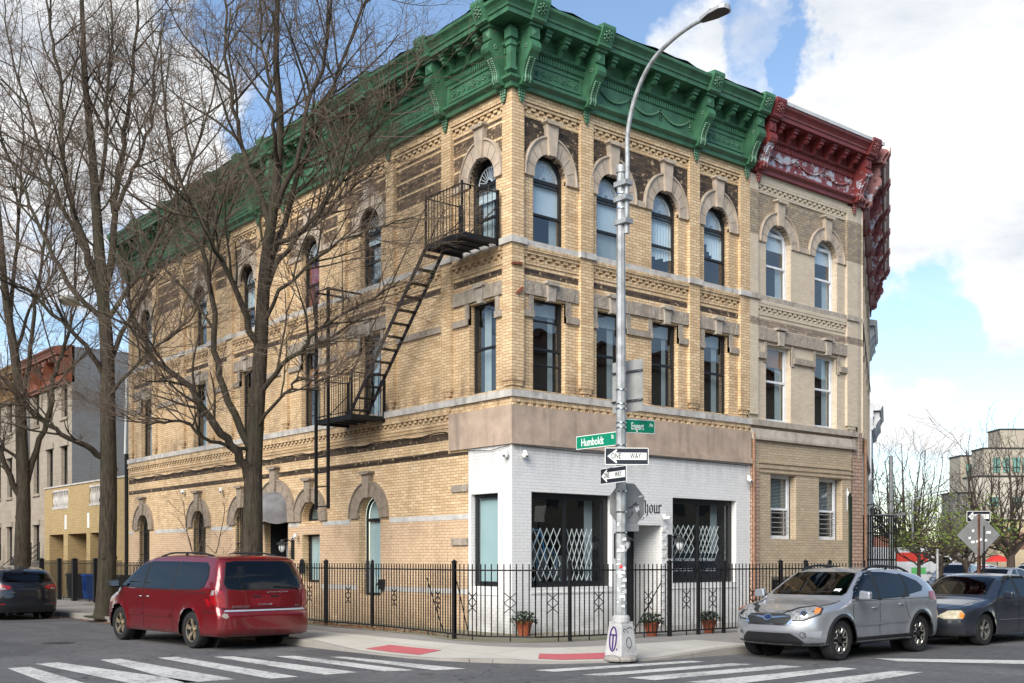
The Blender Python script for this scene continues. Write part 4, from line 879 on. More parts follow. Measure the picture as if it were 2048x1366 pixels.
def row_house_left(v0, v1, x0, zt, mat, cm, label, side='brick_grey', wins=3):
    F_ = Fac((x0, 0), (0, 1), (-1, 0)); o = empty('row_house', (x0, v0, 0), 0, label, 'house'); I = Matrix.Translation((-x0, -v0, 0))
    def B(m, n, mt, **k): q = m.build(n, mt, o, **k); q.matrix_parent_inverse = I; return q
    ws = [v0 + (i + .5) * (v1 - v0) / wins for i in range(wins)]; hs = [rect(c - .45, c + .45, z, z + 2.0) for c in ws for z in (1.4, 4.9, 8.2)]
    m = MB(); F_.sheet(m, [(v0, 0), (v1, 0), (v1, zt), (v0, zt)], hs, 0, .2)
    for c in ws:
        for z in (1.4, 4.9, 8.2): F_.box(m, c - .6, c + .6, 0, .08, z + 2.0, z + 2.25); F_.box(m, c - .55, c + .55, 0, .08, z - .12, z)
    B(m, 'front_wall', mat)
    m = MB(); m.add([(x0, v0, 0), (x0 + 12, v0, 0), (x0 + 12, v0, zt + 1.3), (x0, v0, zt + 1.3), (x0 + 12, v1, zt + 1.3), (x0, v1, zt + 1.3), (x0, v1, 0), (x0 + 12, v1, 0)], [(0, 1, 2, 3), (3, 2, 4, 5), (6, 7, 4, 5)]); B(m, 'party_wall', side, recalc=False)
    m = MB(); pr = [(p * 1.2, (z - 11.76) * .95 + zt - .3) for p, z in PROF]; sweep(m, F_, pr, v0, v1); c_ = B(m, 'cornice', cm)
    bp = [(p * 1.2, (z - 11.76) * .95 + zt - .3) for p, z in BPROF]
    for i in range(4): m = MB(); u = v0 + .2 + i * (v1 - v0 - .4) / 3; F_.prism_u(m, bp, u - .12, u + .12); m.build('cornice_bracket', cm, c_)
    for i in range(int((v1 - v0) / .5)): m = MB(); u = v0 + .3 + i * .5; F_.box(m, u, u + .14, .14, .6, zt + .72, zt + .86); m.build('modillion', cm, c_)
    for c in ws:
        for z in (1.4, 4.9, 8.2): w, mt, tr = window(F_, c - .45, c + .45, z, z + 2.0, None, p=-.15); w.parent = o; w.matrix_parent_inverse = I; room(F_, c - .45, c + .45, z, z + 2, w, -.2)
    # stoop with railing
    m = MB()
    for i in range(8): m.box(x0 - 1.9 + i * .22, x0, v1 - 2.2, v1 - .9, .15 + i * .19, .15 + (i + 1) * .19)
    s_ = B(m, 'stoop', 'stone')
    m = MB()
    for v in (v1 - 2.2, v1 - .9):
        for h in (.35, .6, .85): m.tube([(x0 - 1.9, v, .25 + h), (x0 - .2, v, 1.7 + h)], .02, 5)
        for i in range(5): t = i / 4; m.tube([(x0 - 1.9 + 1.7 * t, v, .25 + 1.45 * t), (x0 - 1.9 + 1.7 * t, v, 1.1 + 1.45 * t)], .02, 5)
    m.build('stair_rail', 'iron', s_); return o
row_house_left(32.95, 39.2, 1.5, 10.0, 'brick_cream', 'brown_tin', 'cream fronted row house with rust brown cornice and grey painted side wall')
row_house_left(39.25, 45.4, 1.4, 10.0, 'brick_cream', 'orange_tin', 'row house with ochre cornice at the far left behind the trees')
row_house_left(45.45, 51.5, 1.4, 10.4, 'brick_tan', 'grey_tin', 'farthest tan row house on the left, mostly hidden by branches')
# ------------------------------------------------------------------ houses across the way, behind the camera (they close the street and show in the glass)
def opposite(cx, cy, w, d, h, rz, mat, label):
    o = empty('row_house', (cx, cy, 0), rz, label, 'house'); m = MB(); m.box(-w / 2, w / 2, 0, d, 0, h); m.build('wall', mat, o)
    m = MB(); m.box(-w / 2, w / 2, -.5, 0, h - .9, h); m.box(-w / 2, w / 2, -.7, 0, h - .1, h + .05); m.build('cornice', 'brown_tin', o)
    nx = int(w / 2.2)
    for f in range(int(h / 3.2)):
        for i in range(nx): x = -w / 2 + (i + .5) * w / nx; m = MB(); m.box(x - .5, x + .5, -.05, -.01, 1.0 + f * 3.2, 2.9 + f * 3.2); m.build('window', 'black', o)
    return o
opposite(-27, 42, 84, 8, 11.5, PI / 2, 'brick_red', 'red brick row across the side street, outside the picture'); opposite(30, -22, 66, 8, 12.5, PI, 'brick_tan', 'tan brick row across the front street, outside the picture')
opposite(-44, -44, 20, 8, 9, PI * .75, 'brick_red', 'red brick corner block behind the viewer, outside the picture')
# ------------------------------------------------------------------ ground, kerbs, markings
def gp(px, py, z=0.0):
    d = FWD + RGT * ((px - 1024) / FPX) + Vector((0, 0, 1)) * ((1118 - py) / FPX); t = (z - CAMP.z) / d.z; q = CAMP + d * t; return (q.x, q.y)
def onx(px, py, x):
    d = FWD + RGT * ((px - 1024) / FPX) + Vector((0, 0, 1)) * ((1118 - py) / FPX); return CAMP + d * ((x - CAMP.x) / d.x)
def ony(px, py, y):
    d = FWD + RGT * ((px - 1024) / FPX) + Vector((0, 0, 1)) * ((1118 - py) / FPX); return CAMP + d * ((y - CAMP.y) / d.y)
m = MB(); m.add([(-700, -700, 0), (900, -700, 0), (900, 900, 0), (-700, 900, 0)], [(0, 1, 2, 3)]); struct(m.build('road', 'asphalt', recalc=False))
path = [(-4.1, 80, .15), (-4.1, 30, .15), (-4.1, 10, .15), (-4.1, 4, .15), (-4.1, 2.4, .15), (-4.1, 1.4, .14), (-4.08, .5, .08), (-4.06, -.2, .035), (-4.04, -1.0, .025), (-3.98, -1.9, .025), (-3.85, -2.6, .035), (-3.6, -3.25, .06), (-3.25, -3.8, .07), (-2.9, -4.2, .045), (-2.5, -4.5, .025), (-1.9, -4.78, .025), (-1.3, -4.95, .025), (-.7, -5.02, .045), (.0, -5.05, .09), (.8, -5.07, .14), (1.8, -5.08, .15), (6, -5.08, .15), (15, -5.08, .15), (34, -5.0, .15)]
def inner(i, w):
    a = Vector(path[max(i - 1, 0)][:2]); b = Vector(path[min(i + 1, len(path) - 1)][:2]); d = (b - a).normalized(); n = Vector((-d.y, d.x)); q = Vector(path[i][:2]) + n * w; return q
k = MB(); n = len(path)
for i in range(n): 
    q = inner(i, .16); x, y, z = path[i]; k.v += [(x, y, -.02), (x, y, z - .012), (*(Vector((x, y)) + (q - Vector((x, y))) * .1), z), (q.x, q.y, z)]
for i in range(n - 1):
    for j in range(3): k.f.append((i * 4 + j, i * 4 + j + 1, (i + 1) * 4 + j + 1, (i + 1) * 4 + j))
struct(k.build('kerb', 'kerb', recalc=False, smooth=True))
def strip(i0, i1, w0, w1, name, mat, zf):
    m = MB()
    for i in range(i0, i1 + 1):
        a = inner(i, w0); b = inner(i, w1); m.v += [(a.x, a.y, zf(path[i][2], 0)), (b.x, b.y, zf(path[i][2], 1))]
    for i in range(i1 - i0): m.f.append((2 * i, 2 * i + 1, 2 * i + 3, 2 * i + 2))
    return struct(m.build(name, mat, recalc=False))
RW_ = 1.55
strip(3, 20, .16, RW_, 'kerb_ramp', 'ramp', lambda z, t: z if t == 0 else .15)
strip(0, 3, .16, RW_, 'pavement', 'pavement', lambda z, t: .15); strip(20, n - 1, .16, RW_, 'pavement', 'pavement', lambda z, t: .15)
m = MB(); inn = [tuple(inner(i, RW_)) for i in range(n)]
poly = [(x, y) for x, y in inn] + [(34, 20), (20, 80)]
m.add([(x, y, .15) for x, y in poly], [tuple(range(len(poly)))]); struct(m.build('pavement', 'pavement', recalc=False))
# mossy yard between railing and walls
yd = [(-1.75, 22), (-1.6, 5.0), (-1.62, 1.3), (-2.0, -.6), (-1.85, -1.35), (-1.2, -2.1), (-.5, -2.35), (1.2, -2.5), (1.2, -.0), (-.0, -.0), (0, 22)]
m = MB(); m.add([(x, y, .156) for x, y in yd], [tuple(range(len(yd)))]); struct(m.build('yard', 'yard', recalc=False))
# tactile plates set in the ramps, following their slope
def tact(i0, i1, nm, w0=.30, w1=.86):
    m = MB()
    for i in range(i0, i1 + 1):
        for w_ in (w0, w1):
            a = inner(i, w_); z = path[i][2] + (.15 - path[i][2]) * (w_ - .16) / (RW_ - .16) + .006; m.v.append((a.x, a.y, z))
    for i in range(i1 - i0): m.f.append((2 * i, 2 * i + 1, 2 * i + 3, 2 * i + 2))
    struct(m.build(nm, 'tactile', recalc=False))
tact(7, 9, 'tactile_paving'); tact(13, 16, 'tactile_paving')
def mark(pts, nm='crosswalk_stripe', label=None):
    m = MB(); m.add([(*p, .005) for p in pts], [tuple(range(len(pts)))]); return struct(m.build(nm, 'roadpaint', recalc=False))
for q in [[(70, 1328), (115, 1325), (395, 1364), (285, 1372)], [(200, 1320), (240, 1318), (472, 1359), (370, 1366)], [(315, 1316), (355, 1314), (597, 1354), (540, 1358)], [(428, 1314), (465, 1313), (718, 1345), (650, 1350)], [(550, 1313), (590, 1312), (828, 1341), (770, 1343.5)], [(657, 1314), (690, 1314), (932, 1338), (870, 1341)],
          [(1069, 1341), (1110, 1344), (1410, 1324), (1380, 1322)], [(1162, 1350), (1210, 1352.5), (1508, 1329), (1460, 1327)], [(1255, 1356), (1310, 1361), (1606, 1334), (1560, 1331)], [(1370, 1365), (1470, 1369), (1716, 1338), (1680, 1335)], [(1545, 1372), (1655, 1378), (1845, 1345), (1790, 1342)], [(1749, 1317), (2300, 1324.5), (2300, 1334), (1796, 1323)]]:
    mark([gp(*p) for p in q])
mark([(-9.95, .6), (-9.6, .6), (-9.75, -3.4), (-10.2, -3.2)]); mark([(-11.2, .3), (-10.8, .3), (-10.9, -3.6), (-11.3, -3.5)])
m = MB(); rq = random.Random(11)
def leaf(m, x, y, z, s):
    a = rq.random() * 6.28; t = rq.uniform(-.5, .5); c, s_ = math.cos(a) * s, math.sin(a) * s
    m.add([(x - c, y - s_, z), (x - s_ * .5, y + c * .5, z + t * s), (x + c, y + s_, z + .012), (x + s_ * .5, y - c * .5, z - t * s * .3)], [(0, 1, 2, 3)])
for i in range(900):
    v = rq.gauss(4.2, 1.5) if rq.random() < .55 else rq.uniform(-.5, 16); leaf(m, -1.45 + rq.gauss(0, .16) + .2 * (rq.random() ** 2), v, .175 + rq.random() * .03, rq.uniform(.02, .05))
for i in range(420): leaf(m, -4.25 + abs(rq.gauss(0, .12)) * -1 + (.35 if rq.random() < .3 else 0), rq.uniform(7, 18), .02 if True else 0, rq.uniform(.02, .045))
for i in range(60): leaf(m, -.2 + rq.gauss(0, .5), .2 - abs(rq.gauss(0, .3)) - .6, .17, .025)
for i in range(60): leaf(m, rq.uniform(-12, 4), rq.uniform(-4.5, 8) , .012, .02) if False else None
tag(m.build('fallen_leaves', 'leaf_dry', recalc=False), 'dry brown leaves gathered along the railing foot and kerb', 'leaves', kind='stuff')
def manhole(x, y, r, label):
    m = MB(); m.lathe([(0, .004), (r * .8, .006), (r * .82, .002), (r * .86, .006), (r, .006), (r, 0)], 28, (x, y, 0))
    for i in range(5):
        for j in range(5):
            a, b = (i - 2) * r * .28, (j - 2) * r * .28
            if a * a + b * b < r * r * .5: m.box(x + a - .03, x + a + .03, y + b - .03, y + b + .03, .004, .010)
    tag(m.build('manhole_cover', plain('worn_cast_iron', (.07, .065, .06), .5, .6, .3, 20)), label, 'manhole cover')
manhole(-7.6, 5.6, .33, 'round iron cover in the asphalt left of the minivan'); manhole(-2.2, -9.6, .3, 'round iron cover near the right hand crosswalk')
# ------------------------------------------------------------------ iron railings
def fence(label, pts, z0=.15, h=1.5, pitch=.118, posts=(), deco=3, par_group=None, name='iron_fence', thick=.03):
    o = empty(name, (pts[0][0], pts[0][1], z0), 0, label, 'fence', par_group); I = Matrix.Translation((-pts[0][0], -pts[0][1], -z0))
    for si, (a, b) in enumerate(zip(pts, pts[1:])):
        a = Vector((*a, 0)); b = Vector((*b, 0)); L_ = (b - a).length; d = (b - a) / L_; m = MB(); n = max(1, round(L_ / pitch)); s = L_ / n
        m.bar(a + Vector((0, 0, z0 + h - .12)), b + Vector((0, 0, z0 + h - .12)), .03, .03); m.bar(a + Vector((0, 0, z0 + .1)), b + Vector((0, 0, z0 + .1)), .03, .03)
        for i in range(n + 1):
            q = a + d * s * i; foot = .0 if i % 8 == 4 else .1
            m.bar(q + Vector((0, 0, z0 + foot)), q + Vector((0, 0, z0 + h)), .017, .017)
        k = max(1, int(L_ / 1.25))
        if deco and L_ > .6:
            for j in range(k):
                i = round((j + .5) * n / k); c = a + d * s * i
                for zz_ in (z0 + .55, z0 + .75):
                    for sg in (-1, 1):
                        m.bar(c - d * s * sg + Vector((0, 0, zz_)), c + Vector((0, 0, zz_ + .1)), .014); m.bar(c + Vector((0, 0, zz_ + .1)), c + d * s * sg + Vector((0, 0, zz_ + .2)), .014)
                        m.bar(c - d * s * sg + Vector((0, 0, zz_ + .2)), c + Vector((0, 0, zz_ + .1)), .014)
        q = m.build('railing_panel', 'iron', o, recalc=False); q.matrix_parent_inverse = I
    for (x, y, w_) in posts:
        w_ *= .78
        m = MB(); m.box(x - w_, x + w_, y - w_, y + w_, z0, z0 + h + .03); m.box(x - w_ * 1.25, x + w_ * 1.25, y - w_ * 1.25, y + w_ * 1.25, z0 + h + .03, z0 + h + .055); m.add([(x - w_, y - w_, z0 + h + .055), (x + w_, y - w_, z0 + h + .055), (x + w_, y + w_, z0 + h + .055), (x - w_, y + w_, z0 + h + .055), (x, y, z0 + h + .1)], [(0, 1, 4), (1, 2, 4), (2, 3, 4), (3, 0, 4)])
        q = m.build('post', 'iron', o); q.matrix_parent_inverse = I
    return o
fp = [(-1.45, 8.6), (-1.42, 5.3), (-1.36, 3.3), (-1.5, 1.3), (-1.78, -.4), (-1.7, -1.25), (-1.1, -2.05), (-.42, -2.28), (1.0, -2.42), (2.15, -2.52)]
fence('black iron picket railing curving round the corner in front of the white shopfront', fp, posts=[(-1.42, 5.3, .035), (-1.36, 3.35, .03), (-1.78, -.35, .045), (-.42, -2.28, .035), (2.15, -2.52, .045), (-1.44, 7.6, .045), (-1.1, 5.9, .05)])
fence('black iron double gate in the front railing by the potted plants', [(2.2, -2.52), (3.0, -2.54), (3.82, -2.56)], posts=[(3.02, -2.54, .04), (3.82, -2.56, .04)], deco=1, name='iron_gate')
fence('black iron picket railing from the gate to the pale neighbouring house', [(3.87, -2.56), (5.7, -2.6), (7.2, -2.65), (8.9, -2.7)], posts=[(5.75, -2.6, .045), (6.65, -2.63, .045), (7.55, -2.66, .04), (8.9, -2.7, .03)])
fence('black iron railing along the side wall behind the red van', [(-1.4, 20.0), (-1.4, 15), (-1.4, 11.5)], posts=[(-1.4, 11.5, .045), (-1.4, 15, .045)])
fence('black iron railing with square posts in front of the golden brick garage', [(-.9, 33.0), (-.9, 30), (-.9, 27), (-.9, 24), (-.9, 20.3)], h=1.55, posts=[(-.9, 33, .11), (-.9, 31.2, .09), (-.9, 29.3, .11), (-.9, 27, .09), (-.9, 25.2, .11), (-.9, 22.9, .09)], deco=0)
m = MB()
for a, b in (((-1.36, 1.2, 1.35), (-1.0, 1.1, .2)), ((-1.75, -.4, 1.3), (-1.3, -.2, .2)), ((2.0, -2.45, 1.3), (1.7, -1.9, .2))): m.tube([a, b], .012, 5)
tag(m.build('fence_brace', 'iron'), 'slanting iron braces propping the corner railing from inside', 'brace')
# ------------------------------------------------------------------ corner pole
PX, PY = -1.585, -4.845
def signq(c, d, w_, h_, mat, name, par, th=.006, round_=.02):
    """flat sheet: centre c, horizontal direction d"""
    d = Vector(d).normalized(); nn = Vector((d.y, -d.x, 0)); c = Vector(c)
    m = MB(); A = lambda x, y, z: tuple(c + d * x + nn * z + Vector((0, 0, y))); hw, hh, r = w_ / 2, h_ / 2, round_; pl = []
    for sx, sy, a0 in ((1, 1, 0), (-1, 1, 90), (-1, -1, 180), (1, -1, 270)):
        for i in range(4): a = math.radians(a0 + i * 30); pl.append((sx * (hw - r) + r * math.cos(a), sy * (hh - r) + r * math.sin(a)))
    m.prism(pl, A, -th, 0); o = m.build(name, mat, par); return o, A
pole = empty('lamp_post', (PX, PY, .1), 0, 'tall galvanised corner lamp post with curved arm and graffiti on its tapered base', 'lamp post'); PI_ = Matrix.Translation((-PX, -PY, -.1))
def PP(m, name, mat, par=None, **k):
    o = m.build(name, mat, par or pole, **k)
    if par is None: o.matrix_parent_inverse = PI_
    return o
m = MB(); m.lathe([(.098, .7), (.09, 2.0), (.08, 5.0), (.068, 8.35), (.0, 8.36)], 8, (PX, PY, 0)); PP(m, 'shaft', 'galv')
m = MB(); bw, tw = .205, .15
m.hexa([(PX - bw, PY - bw, .1), (PX + bw, PY - bw, .1), (PX + bw, PY + bw, .1), (PX - bw, PY + bw, .1), (PX - tw, PY - tw, .66), (PX + tw, PY - tw, .66), (PX + tw, PY + tw, .66), (PX - tw, PY + tw, .66)])
base = PP(m, 'base', 'concrete_base'); bv = base.modifiers.new('b', 'BEVEL'); bv.width = .025; bv.segments = 3
m = MB(); m.box(PX - tw * .95, PX + tw * .95, PY - tw * .95, PY + tw * .95, .655, .69); m.lathe([(.155, .69), (.15, .76), (.12, .80), (.10, .8)], 16, (PX, PY, 0)); PP(m, 'base_cap', 'concrete_base')
m = MB(); m.lathe([(.29, .03), (.30, .06), (.28, .10), (.22, .13)], 14, (PX, PY, 0)); o = PP(m, 'mortar_bed', 'kerb')
# graffiti on the base: a T in a ring, and a scrawl
m = MB(); fx = lambda u, z: (PX - bw + (z - .1) / .56 * (bw - tw) - .004, PY + u, z)
m.tube([fx(.01 + .078 * math.cos(t * PI / 14), .40 + .2 * math.sin(t * PI / 14)) for t in range(29)], .013, 5); m.tube([fx(.085, .47), fx(-.07, .47)], .012, 5); m.tube([fx(.01, .47), fx(.01, .23)], .014, 5); m.tube([fx(-.09, .23), fx(-.10, .24)], .018, 6)
m.build('graffiti', 'purple', base); m = MB(); fy = lambda u, z: (PX + u, PY - bw + (z - .1) / .56 * (bw - tw) - .004, z)
m.tube([fy(-.06 + .05 * math.cos(t * .5), .5 + .05 * math.sin(t * .5) + .008 * t) for t in range(10)], .006, 4); m.tube([fy(.0 + .06 * math.cos(t * .45 + 2), .34 + .09 * math.sin(t * .45 + 2)) for t in range(15)], .006, 4); m.tube([fy(-.03, .2), fy(-.03, .21)], .009, 5); m.tube([fy(-.02, .58), fy(.06, .6), fy(.1, .57)], .006, 4); m.build('graffiti', 'ink', base)
# torn stickers
m = MB(); rq = random.Random(2)
for i in range(34):
    z = rq.uniform(.95, 2.0) if rq.random() < .75 else rq.uniform(.72, 2.4); a = math.radians(rq.uniform(190, 285)); r = .098 - z * .003 + .004; w_ = rq.uniform(.02, .05); h = rq.uniform(.02, .07); t = rq.uniform(-.2, .2)
    c = Vector((PX + r * math.cos(a), PY + r * math.sin(a), z)); dd = Vector((-math.sin(a), math.cos(a), t)); m.add([c - dd * w_, c + dd * w_, c + dd * w_ * .9 + Vector((0, 0, h)), c - dd * w_ * .8 + Vector((0, 0, h * .8))], [(0, 1, 2, 3)])
o = PP(m, 'sticker', 'sticker', recalc=False)
m = MB(); c = Vector((PX - .078, PY - .078, 1.62)); nn = Vector((-.7, -.7, 0)); m.add([c + nn * -.0 + (Vector((.7, -.7, 0)) * math.cos(t * PI / 6) + Vector((0, 0, 1)) * math.sin(t * PI / 6)) * .03 for t in range(12)], [tuple(range(12))]); PP(m, 'round_sticker', 'sign_red', recalc=False)
m = MB()
for z in (2.2, 2.55, 2.9, 3.15, 3.6, 3.68, 3.98, 4.06, 4.3, 4.38, 4.62, 7.7, 7.95): m.lathe([(.102 - z * .003, z - .012), (.11 - z * .003, z - .01), (.11 - z * .003, z + .01), (.102 - z * .003, z + .012)], 12, (PX, PY, 0))
PP(m, 'strap_band', 'chrome')
# arm and lantern over the front street
arm_px = [(1243, 470), (1243.5, 400), (1244.5, 330), (1248, 272), (1258, 217), (1276, 165), (1302, 120), (1340, 82), (1376, 56), (1396, 46)]
xa = PX + .02; ap = []
for (u, v) in arm_px:
    q = onx(u - 3.0 * (v < 300), v, xa); ap.append(q)
y0_ = PY - .12
sh = y0_ - ap[1].y
ap = [Vector((xa, q.y + sh, q.z)) for q in ap]
def smooth_path(p, n=4):
    out = []
    for i in range(len(p) - 1):
        a = p[max(i - 1, 0)]; b = p[i]; c = p[i + 1]; d = p[min(i + 2, len(p) - 1)]
        for k in range(n):
            t = k / n; out.append(.5 * ((2 * b) + (c - a) * t + (2 * a - 5 * b + 4 * c - d) * t * t + (3 * b - a - 3 * c + d) * t ** 3))
    return out + [p[-1]]
m = MB(); sp_ = smooth_path(ap); m.tube(sp_, [.044 - .014 * i / len(sp_) for i in range(len(sp_))], 10); m.tube([(PX, PY, 8.3), (PX, PY, 8.42)], .085, 12)
for z in (ap[0].z + .2, ap[1].z, 8.1): m.box(PX - .09, PX + .09, PY - .2, PY + .09, z - .04, z + .04)
arm = PP(m, 'arm', 'galv', smooth=True)
m = MB(); e = ap[-1]; dv = (ap[-1] - ap[-2]).normalized(); sd = Vector((1, 0, 0)); up = Vector((0, -dv.z, dv.y)); up = up if up.z > 0 else -up
def HL(a, b, c): return tuple(e + dv * a * .70 + sd * b * .9 + up * c)
ol = [(-.05, .05), (.1, .09), (.3, .14), (.62, .15), (.72, .1), (.75, 0)]; full = ol + [(a, -b) for a, b in reversed(ol[:-1])]
m.prism(full, lambda a, b, t: HL(a, b * (1 - .25 * (t > 0)), t), -.02, .05)
head = m.build('lantern', 'sign_back', arm); m = MB(); m.prism([(a * .9 + .04, b * .82) for a, b in full], lambda a, b, t: HL(a, b, t), -.03, -.021); m.build('lamp_glass', 'black', head) if False else m.build('lamp_plate', 'trim', arm)
m = MB(); m.tube([HL(.25, 0, .05), HL(.25, 0, .1)], .035, 8); m.build('photocell', 'trim', arm)
# street name plates (text on the sheet)
RT = tuple(RGT); 
def onway(c, d, w_, h_, par_label, name='one_way_sign', text=True):
    s_, A = signq(c, d, w_, h_, 'sign_white', name, None); tag(s_, par_label, 'sign')
    m = MB(); k = .012; hw, hh = w_ / 2, h_ / 2
    m.prism([(-hw + k, -hh + k), (hw - k, -hh + k), (hw - k, hh - k), (-hw + k, hh - k)], A, .001, .002); m.build('black_field', 'sign_black', s_)
    m = MB(); ah = hh * .42
    m.prism([(-hw + .04, 0), (-hw + .26 * w_, hh * .82), (-hw + .26 * w_ + .015, hh * .72), (-hw + .25 * w_, ah), (hw - .035, ah), (hw - .035, -ah), (-hw + .25 * w_, -ah), (-hw + .26 * w_ + .015, -hh * .72), (-hw + .26 * w_, -hh * .82)], A, .0025, .0035); m.build('arrow', 'sign_white', s_)
    m = MB(); add_text(m, 'ONE', h_ * .46, lambda x, y, z: A(x - w_ * .245, y, .004 + z), .72 * w_ / .9, ls=1.08, bold=.022); add_text(m, 'WAY', h_ * .46, lambda x, y, z: A(x + w_ * .2, y, .004 + z), .72 * w_ / .9, ls=1.08, bold=.022); m.build('lettering', 'sign_black', s_)
    return s_
def px2(px, py, Y): return at(px, py, Y)
YP = 18.75
dH = Vector((0, -1, 0))      # left to right as seen
def plate(x0, x1, yc, fix, d, txt, suf, label, h_=.235):
    """street name plate between two picture columns on a plane"""
    if fix == 'x': a = onx(x0, yc[0], PX - .0); b = onx(x1, yc[1], PX - .0)
    else: a = ony(x0, yc[0], PY - .0); b = ony(x1, yc[1], PY - .0)
    c = (a + b) / 2; w_ = (b - a).length; s_, A = signq(c, (b - a).normalized(), w_, h_, 'sign_white', 'street_name_sign', None, round_=.008); tag(s_, label, 'sign')
    m = MB(); k = .012; m.prism([(-w_ / 2 + k, -h_ / 2 + k), (w_ / 2 - k, -h_ / 2 + k), (w_ / 2 - k, h_ / 2 - k), (-w_ / 2 + k, h_ / 2 - k)], A, .001, .002); m.build('green_field', 'sign_green', s_)
    return s_, A, w_
s_, A, w_ = plate(1152.5, 1242, (886.5, 875.5), 'x', dH, '', '', 'green street name sign reading Humboldt St on the left of the corner post')
m = MB(); add_text(m, 'Humboldt', .19, lambda x, y, z: A(x - w_ * .13, y - .01, .003 + z), .62 * w_ / .95); add_text(m, 'St', .1, lambda x, y, z: A(x + w_ * .32, y + .035, .003 + z), .75); m.build('lettering', 'sign_white', s_)
s_, A, w_ = plate(1247, 1309.5, (851, 854.5), 'y', None, '', '', 'green street name sign reading Engert Av on the right of the corner post')
m = MB(); add_text(m, 'Engert', .175, lambda x, y, z: A(x - w_ * .06, y - .005, .003 + z), .60, ls=1.12); add_text(m, 'Av', .09, lambda x, y, z: A(x + w_ * .38, y + .03, .003 + z), .9); m.build('lettering', 'sign_white', s_)
fr = Vector(-FWD)
cbig = at(1253.5, 912.5, YP - .14); onway(cbig, RGT + FWD * .06, .735, .285, 'larger one way sign with left arrow, under the street name signs on the corner post')
csm = at(1234.5, 951, YP - .0) - FWD * .02 - RGT * .0; dsm = RGT * .42 - FWD * .9; onway(csm + Vector((-.12, -.02, 0)), dsm, .86, .27, 'smaller slanted one way sign just above the stop sign back')
M['sign_mid'] = plain('weathered_sign_back', (.27, .275, .27), .55, .2, .2, 4)
# backs of signs turned away
dbk = RGT * .72 - FWD * .69
c = at(1255, 773, YP + .42); s_, A = signq(c, dbk, .66, .88, 'sign_mid', 'street_sign', None); tag(s_, 'blank grey back of a rectangular sign high on the corner post', 'sign')
m = MB()
for z in (-.25, .25): m.bar(A(-.33, z, .02), A(.33, z, .02), .03, .03)
m.build('mounting_bar', 'chrome', s_)
doc = RGT * .84 + FWD * .54; c = at(1254.5, 1010, YP + .42); d = doc.normalized(); nn = Vector((d.y, -d.x, 0)); R8 = .405
A = lambda x, y, z, c=c, d=d, nn=nn: tuple(c + d * x + nn * z + Vector((0, 0, y)))
m = MB(); m.prism([(R8 * math.cos(PI / 8 + i * PI / 4), R8 * math.sin(PI / 8 + i * PI / 4)) for i in range(8)], A, -.004, 0); so = m.build('stop_sign', 'sign_mid'); tag(so, 'octagonal stop sign seen from its grey graffitied back', 'sign')
m = MB(); rq = random.Random(8)
m.prism([(R8 * .97 * math.cos(PI / 8 + i * PI / 4), R8 * .97 * math.sin(PI / 8 + i * PI / 4)) for i in range(8)], A, -.006, -.0045); m.build('red_face', 'sign_red', so); m = MB()
for cx_, cy_, s1, n_ in ((.14, -.05, .045, 6), (.2, -.02, .05, 5), (.26, -.06, .06, 7), (.12, -.14, .05, 6), (.24, -.12, .05, 6), (-.2, -.06, .04, 5), (-.22, -.16, .045, 7), (-.17, .0, .03, 4)):
    x, y = cx_, cy_; pts = []
    for i in range(n_ + 6): x += rq.uniform(-s1, s1) * .8; y += rq.uniform(-s1, s1); pts.append(Vector(A(cx_ + (x - cx_) * .7, cy_ + (y - cy_) * .7, .003)))
    m.tube(smooth_path(pts, 3), .0045 if cx_ > 0 else .0028, 4)
m.build('graffiti', 'sign_black', so); m = MB(); m.add([A(.2, -.12, .004), A(.27, -.07, .004), A(.24, .0, .004), A(.16, -.05, .004)], [(0, 1, 2, 3)]); m.add([A(.24, .13, .004), A(.33, .15, .004), A(.33, .18, .004), A(.24, .16, .004)], [(0, 1, 2, 3)]); m.build('sticker', 'sticker', so, recalc=False)
c = at(1257, 1055, YP + .42); s_, A = signq(c, doc, .46, .13, 'sign_back', 'street_sign', None); tag(s_, 'small grey plate back below the stop sign', 'sign')
# ------------------------------------------------------------------ other signs
def upole(x, y, z0, z1, mat, label, name='sign_post', w_=.03):
    m = MB(); m.box(x - w_, x + w_, y - .005, y + .005, z0, z1); m.box(x - w_, x - w_ + .01, y - .03, y, z0, z1); m.box(x + w_ - .01, x + w_, y - .03, y, z0, z1); o = m.build(name, mat); return tag(o, label, 'sign post')
q = ony(1699, 1000, -4.75); upole(q.x, q.y, .15, ony(1699, 987, -4.75).z, plain('dark_green_post', (.02, .035, .022), .5), 'dark green post of the no parking sign in front of the pale house')
c = ony(1694, 999, -4.72); s_, A = signq(c, Vector((.75, .6, 0)), .30, .46, 'sign_white', 'parking_sign', None); tag(s_, 'white and red parking sign on the dark green post', 'sign')
m = MB(); add_text(m, 'P', .22, lambda x, y, z: A(x, y + .1, .002 + z)); m.prism([(-.13, -.16), (.13, -.16), (.13, -.14), (-.13, -.14)], A, .001, .002); m.prism([(-.14, .19), (.14, .19), (.14, .215), (-.14, .215)], A, .001, .002); m.tube([A(-.09, .02, .003), A(.09, .18, .003)], .008, 4); m.build('lettering', 'sign_red', s_)
c = at(1958, 1070, 28.7); q = at(1958, 1118, 28.75)
m = MB(); m.box(q.x - .05, q.x + .05, q.y - .03, q.y + .03, 0, 2.9); tag(m.build('sign_post', plain('rusty_post', (.09, .035, .02), .8, 0, .6, 6)), 'rusty brown post carrying the diamond sign at the right', 'sign post')
m = MB(); q2 = q + RGT * .12; m.box(q2.x - .03, q2.x + .03, q2.y - .03, q2.y + .03, 0, 2.6); tag(m.build('sign_post', 'iron'), 'thin black post right beside the rusty post', 'sign post')
